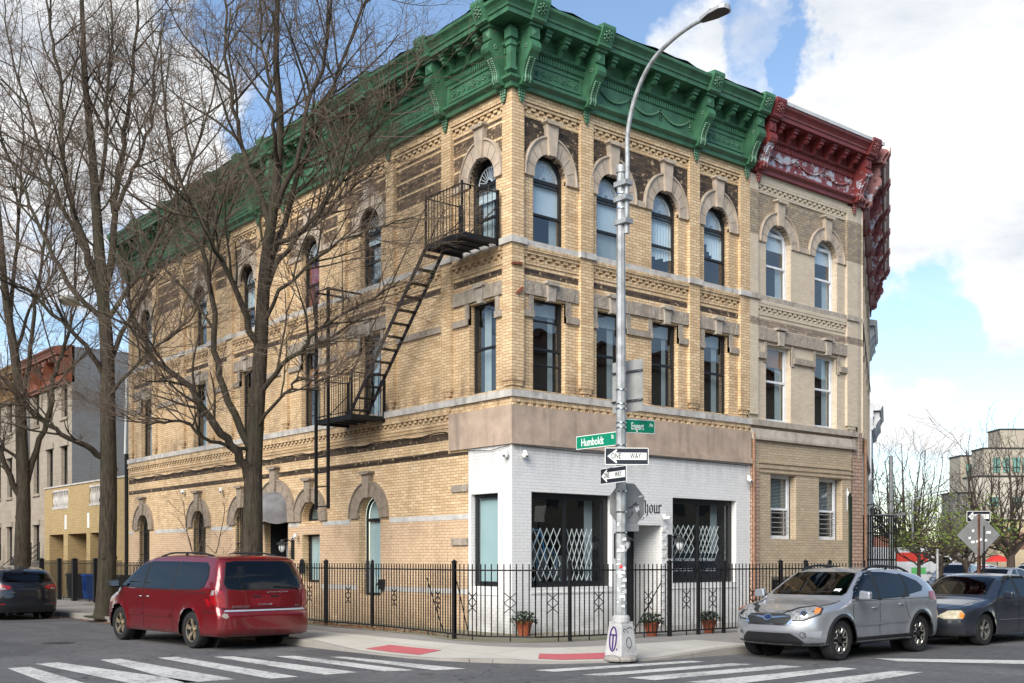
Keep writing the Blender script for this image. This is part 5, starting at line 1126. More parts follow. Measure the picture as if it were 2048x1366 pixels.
A = lambda x, y, z, c=c: tuple(c + RGT * x - FWD * z + Vector((0, 0, y))); m = MB(); m.prism([(.56, 0), (.02, .55), (-.02, .55), (-.56, 0), (-.02, -.55), (.02, -.55)], A, -.03, -.026)
s_ = m.build('diamond_sign', 'sign_dark'); tag(s_, 'grey back of a diamond shaped sign covered with stickers on the rusty post', 'sign')
m = MB(); rq = random.Random(4)
for i in range(9): x, y = rq.uniform(-.3, .3), rq.uniform(-.25, .1); m.add([A(x, y, -.02), A(x + .06, y + .01, -.02), A(x + .06, y + .07, -.02), A(x, y + .06, -.02)], [(0, 1, 2, 3)])
m.build('sticker', 'sticker', s_, recalc=False)
onway(at(1957, 1033, 29.3), RGT, .62, .29, 'one way sign behind the diamond sign at the right')
# ------------------------------------------------------------------ fire escape
fe = empty('fire_escape', (-.5, 1.1, 8.6), 0, 'black iron fire escape with two balconies, slanting stair and drop ladder on the side wall', 'fire escape'); FI = Matrix.Translation((.5, -1.1, -8.6))
def balcony(v0, v1, z, p1, h=1.04, open_end=False):
    m = MB()
    for i in range(int((p1 - .05) / .055)): FL.box(m, v0, v1, .05 + i * .055, .075 + i * .055, z - .02, z)
    for i in range(5): v = v0 + (v1 - v0) * i / 4; FL.box(m, v - .015, v + .015, .0, p1, z - .05, z - .02)
    FL.box(m, v0 - .02, v1 + .02, p1 - .02, p1 + .01, z - .09, z + .03); FL.box(m, v0 - .03, v0, .0, p1, z - .09, z + .03); FL.box(m, v1, v1 + .03, 0, p1, z - .09, z + .03)
    o = m.build('platform', 'iron', fe); o.matrix_parent_inverse = FI
    m = MB(); n = int((v1 - v0) / .105)
    for i in range(n + 1): v = v0 + i * (v1 - v0) / n; m.bar(FL(v, p1, z), FL(v, p1, z + h), .012)
    n = int(p1 / .12)
    for v in ((v0,) if open_end else (v0, v1)):
        for i in range(n): m.bar(FL(v, .05 + i * p1 / n, z), FL(v, .05 + i * p1 / n, z + h), .012)
        m.bar(FL(v, 0, z + h), FL(v, p1, z + h), .025)
    m.bar(FL(v0, p1, z + h), FL(v1, p1, z + h), .025); m.bar(FL(v0, p1, z + .1), FL(v1, p1, z + .1), .02)
    o = m.build('balcony_railing', 'iron', fe, recalc=False); o.matrix_parent_inverse = FI
    m = MB()
    for v in (v0, v1): FL.box(m, v - .02, v + .02, p1 - .02, p1 + .02, z, z + h + .06); FL.box(m, v - .03, v + .03, .0, .05, z - .1, z + h + .05); m.tube([FL(v, .02, z + .75), FL(v, p1 * .8, z + .02)], .012, 5)
    o = m.build('post', 'iron', fe); o.matrix_parent_inverse = FI
balcony(.46, 1.78, 8.60, .98); balcony(4.93, 6.62, 5.22, .95)
m = MB()
for p in (.38, .86):
    a, b = FL(1.95, p, 8.62), FL(5.2, p, 5.24); m.bar(a, b, .02, .1)
    m.tube([FL(1.9, p, 9.55), FL(2.1, p, 9.4), FL(5.15, p, 6.15), FL(5.3, p, 5.25)], .012, 5)
for i in range(13): t = (i + .5) / 13; v = 1.95 + 3.25 * t; z = 8.62 - 3.38 * t; FL.box(m, v - .09, v + .09, .38, .86, z - .012, z + .012)
o = m.build('stair', 'iron_rust', fe); o.matrix_parent_inverse = FI
m = MB()
for v in (6.02, 6.62): FL.box(m, v - .03, v + .03, .93, 1.0, 3.0 if v > 0 else 0, 8.5)
for z in (4.3, 5.3, 6.4, 3.05, 3.55, 3.9, 8.47): FL.box(m, 6.02, 6.62, .95, .975, z, z + .03)
for z in (5.2, 8.45): FL.box(m, 6.0, 6.06, 0, .95, z, z + .04); FL.box(m, 6.6, 6.66, 0, .95, z, z + .04)
o = m.build('drop_ladder', 'iron', fe); o.matrix_parent_inverse = FI
# ------------------------------------------------------------------ lamps, cameras, canopy
def wall_lantern(fac, u, z, label, side=1):
    c = fac(u, .34, z); o = empty('wall_lantern', fac(u, 0, z), 0, label, 'wall lamp', 'barn lanterns on the corner building'); I = Matrix.Translation(-Vector(fac(u, 0, z)))
    m = MB(); fac.box(m, u - .06, u + .06, 0, .03, z - .35, z + .22); q = m.build('backplate', 'black', o); q.matrix_parent_inverse = I
    m = MB(); m.tube([fac(u, .03, z + .12), fac(u, .18, z + .2), fac(u, .34, z + .18)], .016, 6); m.lathe([(.0, .2), (.03, .19), (.05, .14), (.13, .10), (.17, .06), (.17, .05), (.10, .05)], 14, (c[0], c[1], z)); q = m.build('shade', 'trim', o); q.matrix_parent_inverse = I
    m = MB(); m.lathe([(.08, .05), (.092, -.02), (.075, -.10), (.035, -.155), (.0, -.16)], 14, (c[0], c[1], z)); q = m.build('lamp_glass', plain('opal_glass', (.62, .64, .64), .3, 0, .05), o, smooth=True); q.matrix_parent_inverse = I
    m = MB()
    for k_ in range(4):
        a = k_ * PI / 2 + .6; m.tube([(c[0] + r * math.cos(a), c[1] + r * math.sin(a), z + h) for r, h in ((.09, .05), (.105, -.02), (.085, -.11), (.0, -.18))], .008, 4)
    q = m.build('cage', 'trim', o); q.matrix_parent_inverse = I
wall_lantern(FR, 4.88, 2.12, 'black caged lantern on the white wall right of the shop door'); wall_lantern(FR, 3.08, 2.12, 'black caged lantern on the white wall left of the shop door, behind the pole'); wall_lantern(FL, 9.62, 2.1, 'black caged lantern beside the canopied side door')
def camera_(p, d, label, dome=False):
    o = empty('security_camera', p, 0, label, 'camera', 'small security cameras'); p = Vector(p); d = Vector(d).normalized()
    m = MB(); m.tube([(0, 0, .1), (0, 0, .02)], .045, 10); m.tube([Vector((0, 0, .06)), d * .08], .02, 6); m.build('mount', 'sign_white', o)
    m = MB()
    if dome: m.lathe([(.0, .06), (.05, .05), (.075, .0), (.06, -.05), (.0, -.075)], 14)
    else: m.tube([d * -.02, d * .15], .04, 12)
    h = m.build('camera_body', 'sign_white', o, smooth=True)
    m = MB(); m.tube([d * (.151 if not dome else .065), d * (.156 if not dome else .08)], .028, 10); m.build('lens', 'black', h)
camera_(FL(.12, .08, 3.97), (-1, -.3, -.3), 'round white camera on the left of the white corner', True); camera_(FR(.3, .08, 3.97), (-.2, -1, -.4), 'round white camera on the right of the white corner', True)
camera_(FR(7.75, .1, 3.78), (-.4, -1, -.4), 'white camera at the right end of the white shopfront'); camera_(FR(4.62, .08, 2.72), (.6, -1, .1), 'small camera below the blackletter wall writing')
camera_(FL(17.0, .08, 3.95), (-.6, -1, -.3), 'white camera between the two farthest carved side windows', True); camera_(FL(14.1, .08, 3.85), (-.6, -1, -.3), 'white camera left of the nearer grilled arch window'); camera_(FR(12.1, .08, 3.55), (-.3, -1, -.2), 'white camera right of the pale house ground floor windows'); camera_(FL(9.3, .1, 2.35), (-.8, -.5, -.2), 'white camera above the lantern by the side door')
cn = empty('canopy', FL(10.65, 0, 3.5), 0, 'faded grey scalloped dome canopy over the side door', 'canopy'); m = MB(); N1, N2 = 12, 8
for i in range(N1 + 1):
    for j in range(N2 + 1):
        a = PI * i / N1; b = PI / 2 * j / N2; u = 10.65 + .74 * math.cos(a) * 1.0; 
        m.v.append(FL(10.65 - .76 * math.cos(a), .02 + .85 * math.sin(a) * math.sin(b), 2.95 + .72 * math.cos(b) * (math.sin(a) ** .6 if a > 0 and a < PI else 0)))
for i in range(N1):
    for j in range(N2): a = i * (N2 + 1) + j; m.f.append((a, a + 1, a + N2 + 2, a + N2 + 1))
for i in range(N1 * 3):
    a0, a1 = PI * i / (N1 * 3), PI * (i + 1) / (N1 * 3); f = lambda a, z: FL(10.65 - .76 * math.cos(a), .02 + .85 * math.sin(a), z)
    dr = lambda a: 2.80 - .07 * abs(math.sin(a * 4)); o_ = len(m.v); m.v += [f(a0, 2.955), f(a1, 2.955), f(a1, dr(a1)), f(a0, dr(a0))]; m.f.append((o_, o_ + 1, o_ + 2, o_ + 3))
q = m.build('fabric', plain('faded_grey_canvas', (.17, .17, .18), .85, 0, .3, 3.0), cn, smooth='all'); q.matrix_parent_inverse = Matrix.Translation(-Vector(FL(10.65, 0, 3.5)))
# ------------------------------------------------------------------ potted plants
def pot(x, y, s, label, seed, z=.15):
    o = empty('potted_plant', (x, y, z), 0, label, 'potted plant', 'potted plants by the front railing'); m = MB()
    m.lathe([(0, 0), (.13 * s, 0), (.19 * s, .30 * s), (.215 * s, .30 * s), (.22 * s, .36 * s), (.19 * s, .36 * s), (.18 * s, .32 * s), (0, .32 * s)], 20); m.build('pot', 'terracotta', o, smooth=True)
    m = MB(); q = random.Random(seed)
    for i in range(420):
        a = q.random() * 6.28; r = .33 * s * math.sqrt(q.random()); zz_ = .34 * s + (.26 * s) * math.sqrt(max(0, 1 - (r / (.36 * s)) ** 2)) * q.random() ** .5 - (.12 * s if r > .24 * s else 0) * q.random()
        c = Vector((r * math.cos(a), r * math.sin(a), zz_)); d = Vector((math.cos(a + q.uniform(-1, 1)), math.sin(a + q.uniform(-1, 1)), q.uniform(-.5, .8))).normalized() * q.uniform(.03, .06); e = Vector((-d.y, d.x, q.uniform(-.02, .02))) * .35
        m.add([c - d, c + e, c + d, c - e], [(0, 1, 2, 3)])
    for i in range(14): a = q.random() * 6.28; m.tube([(0, 0, .3 * s), (.2 * s * math.cos(a), .2 * s * math.sin(a), .45 * s)], .006, 3)
    m.build('foliage', 'leaf_dark', o, recalc=False)
pot(-.10, -.52, .88, 'terracotta pot with bushy green plant at the white corner', 1); pot(1.95, -2.2, .82, 'terracotta pot with trailing green plant beside the gate post', 2); pot(3.62, -2.32, .8, 'terracotta pot with sprawling plant right of the gate', 3)
# wheelie bins
def bin_(x, y, mat, label, rz=0):
    o = empty('wheelie_bin', (x, y, .15), rz, label, 'bin', 'rubbish bins behind the garage railing'); m = MB()
    m.hexa([(-.22, -.24, .05), (.22, -.24, .05), (.22, .24, .05), (-.22, .24, .05), (-.28, -.3, .95), (.28, -.3, .95), (.28, .3, .95), (-.28, .3, .95)])
    for i in range(4): m.box(-.285, -.262, -.22 + i * .12, -.17 + i * .12, .4, .93)
    m.build('bin_body', mat, o); m = MB(); m.hexa([(-.32, -.33, .95), (.31, -.33, .95), (.31, .33, .95), (-.32, .33, .95), (-.27, -.27, 1.04), (.27, -.27, 1.02), (.27, .27, 1.02), (-.27, .27, 1.04)]); m.build('lid', mat, o)
    for s_ in (-1, 1): m = MB(); m.tube([(.22, s_ * .25, .1), (.22, s_ * .3, .1)], .1, 12); m.build('wheel', 'tyre', o)
BL = plain('blue_bin_plastic', (.015, .09, .38), .5); DKB = plain('charcoal_bin_plastic', (.02, .022, .025), .5)
bin_(-.35, 25.0, BL, 'bright blue bin behind the garage railing'); bin_(-.4, 26.6, DKB, 'charcoal bin left of the blue bin'); bin_(-.5, 22.2, DKB, 'charcoal bin right of the blue bin behind the big tree'); bin_(-.4, 21.3, DKB, 'charcoal bin closest to the side wall railing')
# old street lamp reaching out behind the trees
o = empty('street_lamp', tuple(gp(203, 1222)) + (.15,), 0, 'old pale cobra head street lamp poking out from behind the big left tree', 'street lamp'); b = Vector(at(211, 1118, 33.2)); b.z = 0; o.location = (b.x, b.y, .15)
I = Matrix.Translation((-b.x, -b.y, -.15)); m = MB(); m.tube([(b.x, b.y, .1), (b.x, b.y, 8.8)], [.09, .06], 8); q = m.build('pole', 'galv', o); q.matrix_parent_inverse = I
h0 = onx(188, 618, b.x - .1); 
m = MB(); tip = Vector((b.x, b.y, 8.7)); hp = at(150, 606, 31.5); m.tube([tip, tip * .5 + hp * .5 + Vector((0, 0, .15)), hp], .03, 6); q = m.build('arm', 'galv', o); q.matrix_parent_inverse = I
m = MB(); dd = (hp - tip); dd.z = 0; dd.normalize(); nn = Vector((-dd.y, dd.x, 0))
for (t, w_, zt, zb) in ((0, .07, .06, -.05), (.25, .13, .1, -.1), (.55, .2, .12, -.16), (.8, .17, .08, -.14), (.95, .06, 0, -.05)):
    for (a, z) in ((-1, 0), (-.6, zt), (.6, zt), (1, 0), (.6, zb), (-.6, zb)): m.v.append(tuple(hp + dd * (t - .2) + nn * w_ * a + Vector((0, 0, z))))
for i in range(4):
    for j in range(6): m.f.append((i * 6 + j, i * 6 + (j + 1) % 6, i * 6 + 6 + (j + 1) % 6, i * 6 + 6 + j))
m.f += [tuple(range(6)), tuple(range(24, 30))]; q = m.build('lantern', plain('cream_lamp_housing', (.52, .50, .40), .5), o, smooth=True); q.matrix_parent_inverse = I
# ------------------------------------------------------------------ trees
class Tree:
    def __init__(s, seed): s.r = random.Random(seed); s.big = MB(); s.fine = MB(); s.tips = []
    def grow(s, p, d, L, r0, r1, seg, wob, trop, droop=0):
        pts = [Vector(p)]; d = Vector(d).normalized(); st = L / seg
        for i in range(seg):
            d = (d + Vector((s.r.gauss(0, wob), s.r.gauss(0, wob), s.r.gauss(0, wob) + trop))).normalized(); pts.append(pts[-1] + d * st)
        rs = [r0 + (r1 - r0) * i / seg for i in range(seg + 1)]
        return pts, rs
    def side(s, d, ang):
        a = s.r.random() * 2 * PI; d = d.normalized(); u = d.orthogonal().normalized(); w_ = d.cross(u)
        return (d * math.cos(ang) + (u * math.cos(a) + w_ * math.sin(a)) * math.sin(ang)).normalized()
    def branch(s, pts, rs, lvl, P):
        """hang children along a limb"""
        n_, f0, ang, lr, maxl = P['n'][lvl], P['f0'][lvl], P['ang'][lvl], P['len'][lvl], P['max']
        L = sum((b - a).length for a, b in zip(pts, pts[1:])); k = len(pts) - 1
        cnt = max(2, int(n_ * L)) if lvl else n_
        for c in range(cnt):
            t = f0 + (1 - f0) * (c + s.r.random()) / cnt; x = min(t * k, k - 1e-3); i = int(x); f = x - i
            p = pts[i].lerp(pts[i + 1], f); d = pts[i + 1] - pts[i]; r = rs[i] + (rs[i + 1] - rs[i]) * f
            dd = s.side(d, math.radians(s.r.uniform(*ang)))
            if dd.z < -.15: dd.z *= -.4
            if P.get('bias'): dd = (dd + Vector(P['bias']) * .3).normalized()
            l = lr * s.r.uniform(.6, 1.25) * (1.15 - .55 * t) * (L * .55 if lvl == 0 else 1)
            r_ = min(r * .72, P['rad'][lvl]); sg = P['seg'][lvl]
            q, qr = s.grow(p, dd, l, r_, max(P['rmin'], r_ * .35), sg, P['wob'][lvl], P['trop'][lvl])
            if lvl + 1 < maxl:
                (s.big if r_ > .018 else s.fine).tube(q, qr, 6 if r_ > .03 else 4, cap=False); s.branch(q, qr, lvl + 1, P)
            else: s.fine.tube(q, qr, 3, cap=False); s.tips.append(q[-1])
PB = dict(n=[14, 2.5, 4.4, 7.5], f0=[.25, .12, .12, .1], ang=[(25, 50), (25, 60), (30, 70), (30, 75)], len=[.62, 1.7, .8, .34], rad=[.032, .014, .0068, .0042], seg=[7, 6, 4, 3], wob=[.09, .11, .14, .16], trop=[.05, .05, .03, .02], rmin=.003, max=4)
def tree(name, label, base, trunk, limbs, seed, P=PB, r0=.27, group=None, mats=('bark', 'twig'), flare=1.5, taper=.84):
    """trunk: list of points; limbs: (points, start radius)"""
    o = empty(name, base, 0, label, 'tree', group); T_ = Tree(seed); I = Matrix.Translation(-Vector(base))
    tp = smooth_path([Vector(p) for p in trunk], 5); n = len(tp); rs = [r0 * max(.03, 1 - taper * (i / (n - 1)) ** .85) for i in range(n)]
    tm = MB(); q = [tp[0], tp[0] + (tp[1] - tp[0]) * .12, tp[0] + (tp[1] - tp[0]) * .35] + tp[1:]; qr = [r0 * flare, r0 * (1 + (flare - 1) * .55), r0 * 1.08] + rs[1:]
    tm.tube(q, qr, 14, cap=False)
    # knots
    for k in range(5): i = T_.r.randrange(2, max(3, n // 3)); v, f = ball(rs[i] * .35); a = T_.r.random() * 6.28; tm.add([Vector(x) + tp[i] + Vector((math.cos(a), math.sin(a), 0)) * rs[i] * .8 for x in v], f)
    top = int(n * .45)
    P2 = dict(P); P2['f0'] = [.0] + P['f0'][1:]; P2['n'] = [max(4, P['n'][0] // 2)] + P['n'][1:]
    T_.branch(tp[top:], rs[top:], 0, P2)
    for pts, r in limbs:
        lp = smooth_path([Vector(p) for p in pts], 4); m_ = len(lp); lr = [r * (.86 - .74 * (i / (m_ - 1)) ** .8) + .006 for i in range(m_)]
        for i in range(2, m_): lp[i] = lp[i] + Vector((T_.r.gauss(0, .03), T_.r.gauss(0, .03), T_.r.gauss(0, .03)))
        tm.tube(lp, lr, 9, cap=False); T_.branch(lp, lr, 0, P)
    t = tm.build('trunk', mats[0], o, smooth='all', recalc=False); t.matrix_parent_inverse = I
    if T_.big.f: b = T_.big.build('limbs', mats[0], o, smooth='all', recalc=False); b.matrix_parent_inverse = I
    c = T_.fine.build('twigs', mats[1], o, smooth='all', recalc=False); c.matrix_parent_inverse = I
    return o, T_, I
def pl(Y, *pp, dz=0):
    """points of a limb: pixel columns/rows with their own distances"""
    return [at(p[0], p[1], Y + (p[2] if len(p) > 2 else 0)) for p in pp]
def GB(px, Y, z=.15): q = at(px, 1118, Y); return Vector((q.x, q.y, z))
# middle tree, in front of the side wall: trunk at about 24 m
Y2 = 24.2
tree('bare_tree', 'bare tree nearest the camera, behind the red van, with limbs crossing the fire escape side', tuple(GB(505, Y2)),
     [GB(505, Y2, .1), at(505, 1100, Y2), at(506, 1000, Y2), at(507, 930, Y2), at(512, 850, Y2), at(520, 720, Y2), at(526, 600, Y2), at(532, 520, Y2), at(545, 430, Y2), at(556, 330, Y2), at(560, 230, Y2), at(552, 120, Y2), at(556, -20, Y2), at(560, -120, Y2)],
     [(pl(Y2, (500, 960), (470, 905, -.3), (430, 850, -.6), (390, 790, -.8), (340, 740, -1.0), (290, 690, -1.2), (262, 620, -1.3), (255, 540, -1.4)), .13),
      (pl(Y2, (505, 905), (455, 800, .3), (430, 700, .5), (424, 600, .6), (400, 500, .7), (360, 430, .9), (345, 330, 1.0), (330, 200, 1.1), (320, 60, 1.1)), .10),
      (pl(Y2, (515, 840), (540, 760, -.3), (600, 700, -.7), (640, 655, -1.0), (720, 610, -1.3), (800, 560, -1.6)), .075),
      (pl(Y2, (520, 700), (480, 610, -.5), (440, 520, -.9), (400, 440, -1.2), (370, 380, -1.4), (330, 290, -1.6)), .09),
      (pl(Y2, (528, 590), (575, 500, .1), (640, 440, .0), (700, 380, -.1), (765, 330, -.2)), .07),
      (pl(Y2, (534, 500), (590, 470, -.5), (650, 410, -.7), (720, 300, -.8), (790, 210, -.9), (840, 150, -1.0)), .065),
      (pl(Y2, (530, 560), (560, 470, .4), (600, 350, .5), (640, 240, .6), (690, 110, .6), (740, -10, .6), (770, -90, .6)), .09),
      (pl(Y2, (545, 430), (590, 330, -.4), (612, 220, -.5), (650, 110, -.6), (668, -30, -.7), (690, -120, -.7)), .08),
      (pl(Y2, (540, 450), (500, 340, .4), (470, 240, .5), (455, 120, .6), (450, 0, .7), (440, -110, .7)), .08),
      (pl(Y2, (556, 340), (545, 250, -.7), (535, 150, -.8), (520, 40, -.9), (510, -80, -.9)), .06),
      (pl(Y2, (525, 650), (580, 560, -.6), (660, 500, -1.0), (740, 460, -1.3), (830, 430, -1.5)), .05),
      (pl(Y2, (510, 860), (560, 800, -.6), (600, 760, -.9), (650, 760, -1.1), (700, 740, -1.2)), .045),
      (pl(Y2, (505, 900), (420, 880, -.8), (360, 840, -1.1), (300, 850, -1.3), (240, 830, -1.5)), .05)], 21, r0=.245)
# big left tree behind it: trunk at about 31 m
Y1 = 31.3
tree('bare_tree', 'tall straight bare tree at the kerb between the black car and red van', tuple(GB(207, Y1)),
     [GB(207, Y1, .1), at(212, 1180, Y1), at(217, 1000, Y1), at(216, 850, Y1), at(214, 700, Y1), at(206, 600, Y1), at(197, 480, Y1), at(190, 380, Y1), at(182, 280, Y1), at(170, 160, Y1), at(165, 40, Y1), at(160, -80, Y1)],
     [(pl(Y1, (212, 920), (170, 890, -.4), (110, 860, -.8), (60, 820, -1.1), (20, 770, -1.3), (-40, 700, -1.5)), .11),
      (pl(Y1, (213, 760), (170, 690, -.5), (120, 640, -.8), (70, 590, -1.1), (20, 560, -1.3), (-50, 520, -1.6)), .09),
      (pl(Y1, (214, 740), (255, 640, .3), (300, 560, .5), (340, 470, .7), (360, 380, .8)), .09),
      (pl(Y1, (208, 600), (225, 500, .2), (232, 400, .3), (245, 290, .4), (262, 170, .5), (275, 40, .5), (280, -80, .5)), .14),
      (pl(Y1, (206, 600), (170, 500, -.3), (140, 400, -.5), (125, 290, -.7), (120, 170, -.8), (100, 60, -.9), (85, -60, -.9)), .13),
      (pl(Y1, (232, 420), (270, 340, .6), (300, 250, .8), (310, 130, .9), (335, 20, 1.0)), .08),
      (pl(Y1, (190, 400), (210, 300, -.5), (215, 180, -.6), (225, 60, -.7), (215, -60, -.7)), .08),
      (pl(Y1, (208, 640), (130, 560, .6), (80, 460, .9), (40, 360, 1.1), (0, 280, 1.2), (-50, 200, 1.3)), .09),
      (pl(Y1, (205, 560), (150, 460, .8), (100, 350, 1.1), (60, 230, 1.3), (20, 100, 1.4), (5, 0, 1.5)), .08),
      (pl(Y1, (214, 800), (270, 730, -.6), (320, 690, -.9), (380, 640, -1.1), (420, 570, -1.3)), .06),
      (pl(Y1, (215, 640), (270, 560, -.3), (330, 450, -.5), (380, 330, -.7), (420, 210, -.8), (450, 90, -.9)), .08)], 33, r0=.29, flare=1.9)
Y3 = 36.6
tree('bare_tree', 'bare tree forking low at the far left behind the black car', tuple(GB(45, Y3)),
     [GB(45, Y3, .1), at(45, 1090, Y3), at(47, 1000, Y3), at(44, 900, Y3), at(40, 800, Y3), at(28, 700, Y3), at(12, 600, Y3), at(2, 480, Y3), at(-10, 350, Y3), at(-20, 200, Y3)],
     [(pl(Y3, (47, 990), (75, 900, .3), (100, 820, .5), (112, 740, .6), (135, 680, .7), (150, 600, .8), (150, 480, .8), (160, 380, .8)), .13),
      (pl(Y3, (44, 1000), (10, 930, -.4), (-20, 850, -.6), (-60, 780, -.8)), .14),
      (pl(Y3, (42, 830), (60, 700, -.4), (70, 600, -.6), (90, 480, -.7), (100, 360, -.8), (110, 250, -.8)), .1),
      (pl(Y3, (30, 710), (60, 620, .8), (100, 560, 1.0), (130, 480, 1.1), (160, 440, 1.2)), .07),
      (pl(Y3, (46, 930), (0, 880, .8), (-40, 800, 1.0)), .08), (pl(Y3, (20, 640), (30, 520, .5), (40, 400, .6), (45, 280, .7), (40, 150, .7)), .09)], 44, r0=.29)
# sapling by the side wall
PS = dict(n=[7, 2.0, 3.0, 4], f0=[.2, .2, .2, .1], ang=[(25, 55)] * 4, len=[.5, .6, .3, .2], rad=[.015, .008, .005, .004], seg=[6, 4, 3, 3], wob=[.12] * 4, trop=[.05, .03, .02, 0], rmin=.003, max=3)
tree('bare_sapling', 'thin leafless sapling against the side wall between the grilled arch windows', (-1.1, 12.9, .15), [(-1.1, 12.9, .1), (-1.1, 12.95, 1.0), (-1.05, 13.1, 2.0), (-1.0, 13.3, 2.9), (-1.1, 13.4, 3.8)], [([(-1.1, 12.92, .6), (-1.1, 12.5, 1.5), (-1.0, 12.1, 2.4), (-1.0, 11.8, 3.4)], .02), ([(-1.1, 13.0, .8), (-1.1, 13.7, 1.8), (-1.1, 14.3, 2.8), (-1.1, 14.6, 3.6)], .02)], 5, P=PS, r0=.035, flare=1.2)
# ------------------------------------------------------------------ the right background
PF = dict(n=[9, 1.3, 1.3, 2], f0=[.15, .15, .15, .1], ang=[(20, 45), (25, 55), (30, 60), (30, 60)], len=[.6, 2.0, 1.2, .6], rad=[.05, .028, .016, .012], seg=[6, 5, 4, 3], wob=[.08, .1, .12, .12], trop=[.06, .05, .03, 0], rmin=.009, max=3)
g = lambda px, Y, py=None: Vector((*(at(px, 1118, Y)[:2]), 0))
def simple_tree(label, px, Y, htop, spread, seed, P=PF, r0=.3, nl=9, split=.22, name='bare_tree', group='distant bare trees'):
    b = g(px, Y); R_ = random.Random(seed); lim = []
    for i in range(nl):
        a = 2 * PI * i / nl + R_.random() * .5; s0 = b + Vector((0, 0, htop * split * R_.uniform(.8, 1.3))); e = b + Vector((math.cos(a) * spread * R_.uniform(.6, 1), math.sin(a) * spread * R_.uniform(.6, 1), htop * R_.uniform(.75, 1.0)))
        mid = s0.lerp(e, .5) + Vector((math.cos(a) * spread * .22, math.sin(a) * spread * .22, -htop * .04)); lim.append(([s0, s0.lerp(mid, .5), mid, e], r0 * .42))
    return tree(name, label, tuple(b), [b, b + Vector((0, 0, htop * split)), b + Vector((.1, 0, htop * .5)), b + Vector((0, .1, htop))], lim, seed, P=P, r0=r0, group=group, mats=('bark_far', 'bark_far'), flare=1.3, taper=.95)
simple_tree('wide spreading bare tree rising behind the traffic signal poles', 1806, 66, 8.6, 2.6, 61, nl=13, r0=.26)
simple_tree('bare street tree at the right edge in front of the tan buildings', 2022, 46, 6.3, 2.3, 62, r0=.24, nl=10, split=.3)
simple_tree('small bare tree between the tan buildings and the leafing trees', 1900, 95, 7.5, 3.5, 63, r0=.2)
PLf = dict(PF); PLf.update(n=[6, 1.6, 1.8, 3], len=[.5, .8, .45, .3], rad=[.028, .013, .008, .008], rmin=.005)
def leafy(label, px, Y, h, sp, seed):
    o, T_, I = simple_tree(label, px, Y, h, sp, seed, P=PLf, r0=.11, nl=8, split=.52, name='leafing_tree', group='small trees coming into leaf'); m = MB(); R_ = random.Random(seed)
    for tp in T_.tips:
        for k in range(6):
            c = tp + Vector((R_.gauss(0, .09), R_.gauss(0, .09), R_.gauss(0, .07))); d = Vector((R_.gauss(0, 1), R_.gauss(0, 1), R_.gauss(0, .6))).normalized() * R_.uniform(.03, .055); e = d.orthogonal().normalized() * d.length * .6
            m.add([c - d, c + e, c + d, c - e], [(0, 1, 2, 3)])
    q = m.build('leaves', 'leaf_new', o, recalc=False); q.matrix_parent_inverse = I
leafy('low tree with fresh yellow green leaves, right behind the blurred white truck', 1882, 37, 3.35, 1.75, 71); leafy('leafing tree with dark trunk beside the rusty sign post', 1932, 34, 3.2, 1.45, 72); leafy('smallest leafing tree, left, above the silver car roof', 1838, 50, 3.4, 1.6, 73)
# distant buildings
def block(label, px0, px1, Y, dep, zt, mat, wins=(), name='apartment_building', yaw=0, cat='building'):
    a = g(px0, Y); b = g(px1, Y); o = empty(name, tuple(a), 0, label, cat); d = (b - a).normalized(); n = Vector((d.y, -d.x, 0)); w_ = (b - a).length
    fc = Fac((0, 0), (d.x, d.y), (n.x, n.y)); m = MB(); fc.box(m, 0, w_, -dep, 0, 0, zt); m.build('wall', mat, o); m = MB(); fc.box(m, -.1, w_ + .1, -dep, .08, zt - .08, zt + .05); m.build('roof_edge', 'trim', o)
    for (u0, u1, z0, z1) in wins:
        m = MB(); fc.box(m, u0, u1, -.1, .06, z0, z1); w2_ = m.build('window', plain('green_glass_far', (.10, .22, .19), .15) if 'gg' not in M else M['gg'], o); m = MB(); fc.box(m, (u0 + u1) / 2 - .05, (u0 + u1) / 2 + .05, .06, .09, z0, z1); fc.box(m, u0, u1, .06, .09, z0 + (z1 - z0) * .3, z0 + (z1 - z0) * .3 + .1); m.build('frame', 'trim', w2_)
    return o, fc
M['gg'] = plain('green_glass_far', (.12, .26, .22), .15); M['tanclad'] = plain('tan_cladding', (.33, .295, .235), .8, 0, .1, .3); M['whiteclad'] = plain('pale_cladding', (.42, .385, .32), .8, 0, .1, .3); M['slat'] = brick('slatted_grey_cladding', (.22, .21, .20), (.16, .155, .15), (.08, .08, .08), bw=1.2, bh=6.0, ms=.12, dirt_amt=.1)
zY = lambda py, Y: 1.75 + (1118 - py) / FPX * Y
block('tan modern apartment block with green tinted windows, lower left wing', 1921, 1968, 118, 3, zY(911, 118), 'tanclad', [(.6, 1.5, zY(952, 118), zY(928, 118)), (1.9, 2.4, zY(950, 118), zY(928, 118))])
block('taller tan modern apartment block with four green windows near the right edge', 1968, 2110, 112, 3, zY(896, 112), 'tanclad', [(x, x + .7, zY(945, 112), zY(915, 112)) for x in (.9, 1.9, 2.9, 3.9, 5.2, 6.2)])
block('rooftop bulkhead storey on the tan apartment block', 2000, 2110, 118, 3, zY(858, 118), 'tanclad')
block('pale wall in front of the tan apartment block', 1952, 2110, 104, 3, zY(952, 104), 'whiteclad', [(x, x + .9, zY(1012, 104), zY(994, 104)) for x in (1.2, 3.4, 5.3)])
block('dark slatted grey building side left of the pale wall', 1907, 1951, 105, 3, zY(985, 105), 'slat')
block('yellowish corner shop building with brown awning', 1996, 2110, 84, 3, zY(1040, 84), plain('ochre_shop_wall', (.42, .34, .22), .8), [(x, x + .7, zY(1075, 84), zY(1055, 84)) for x in (.6, 2.0, 3.4)])
block('low brick building behind the traffic poles', 1745, 1850, 130, 3, zY(1070, 130), 'brick_red')
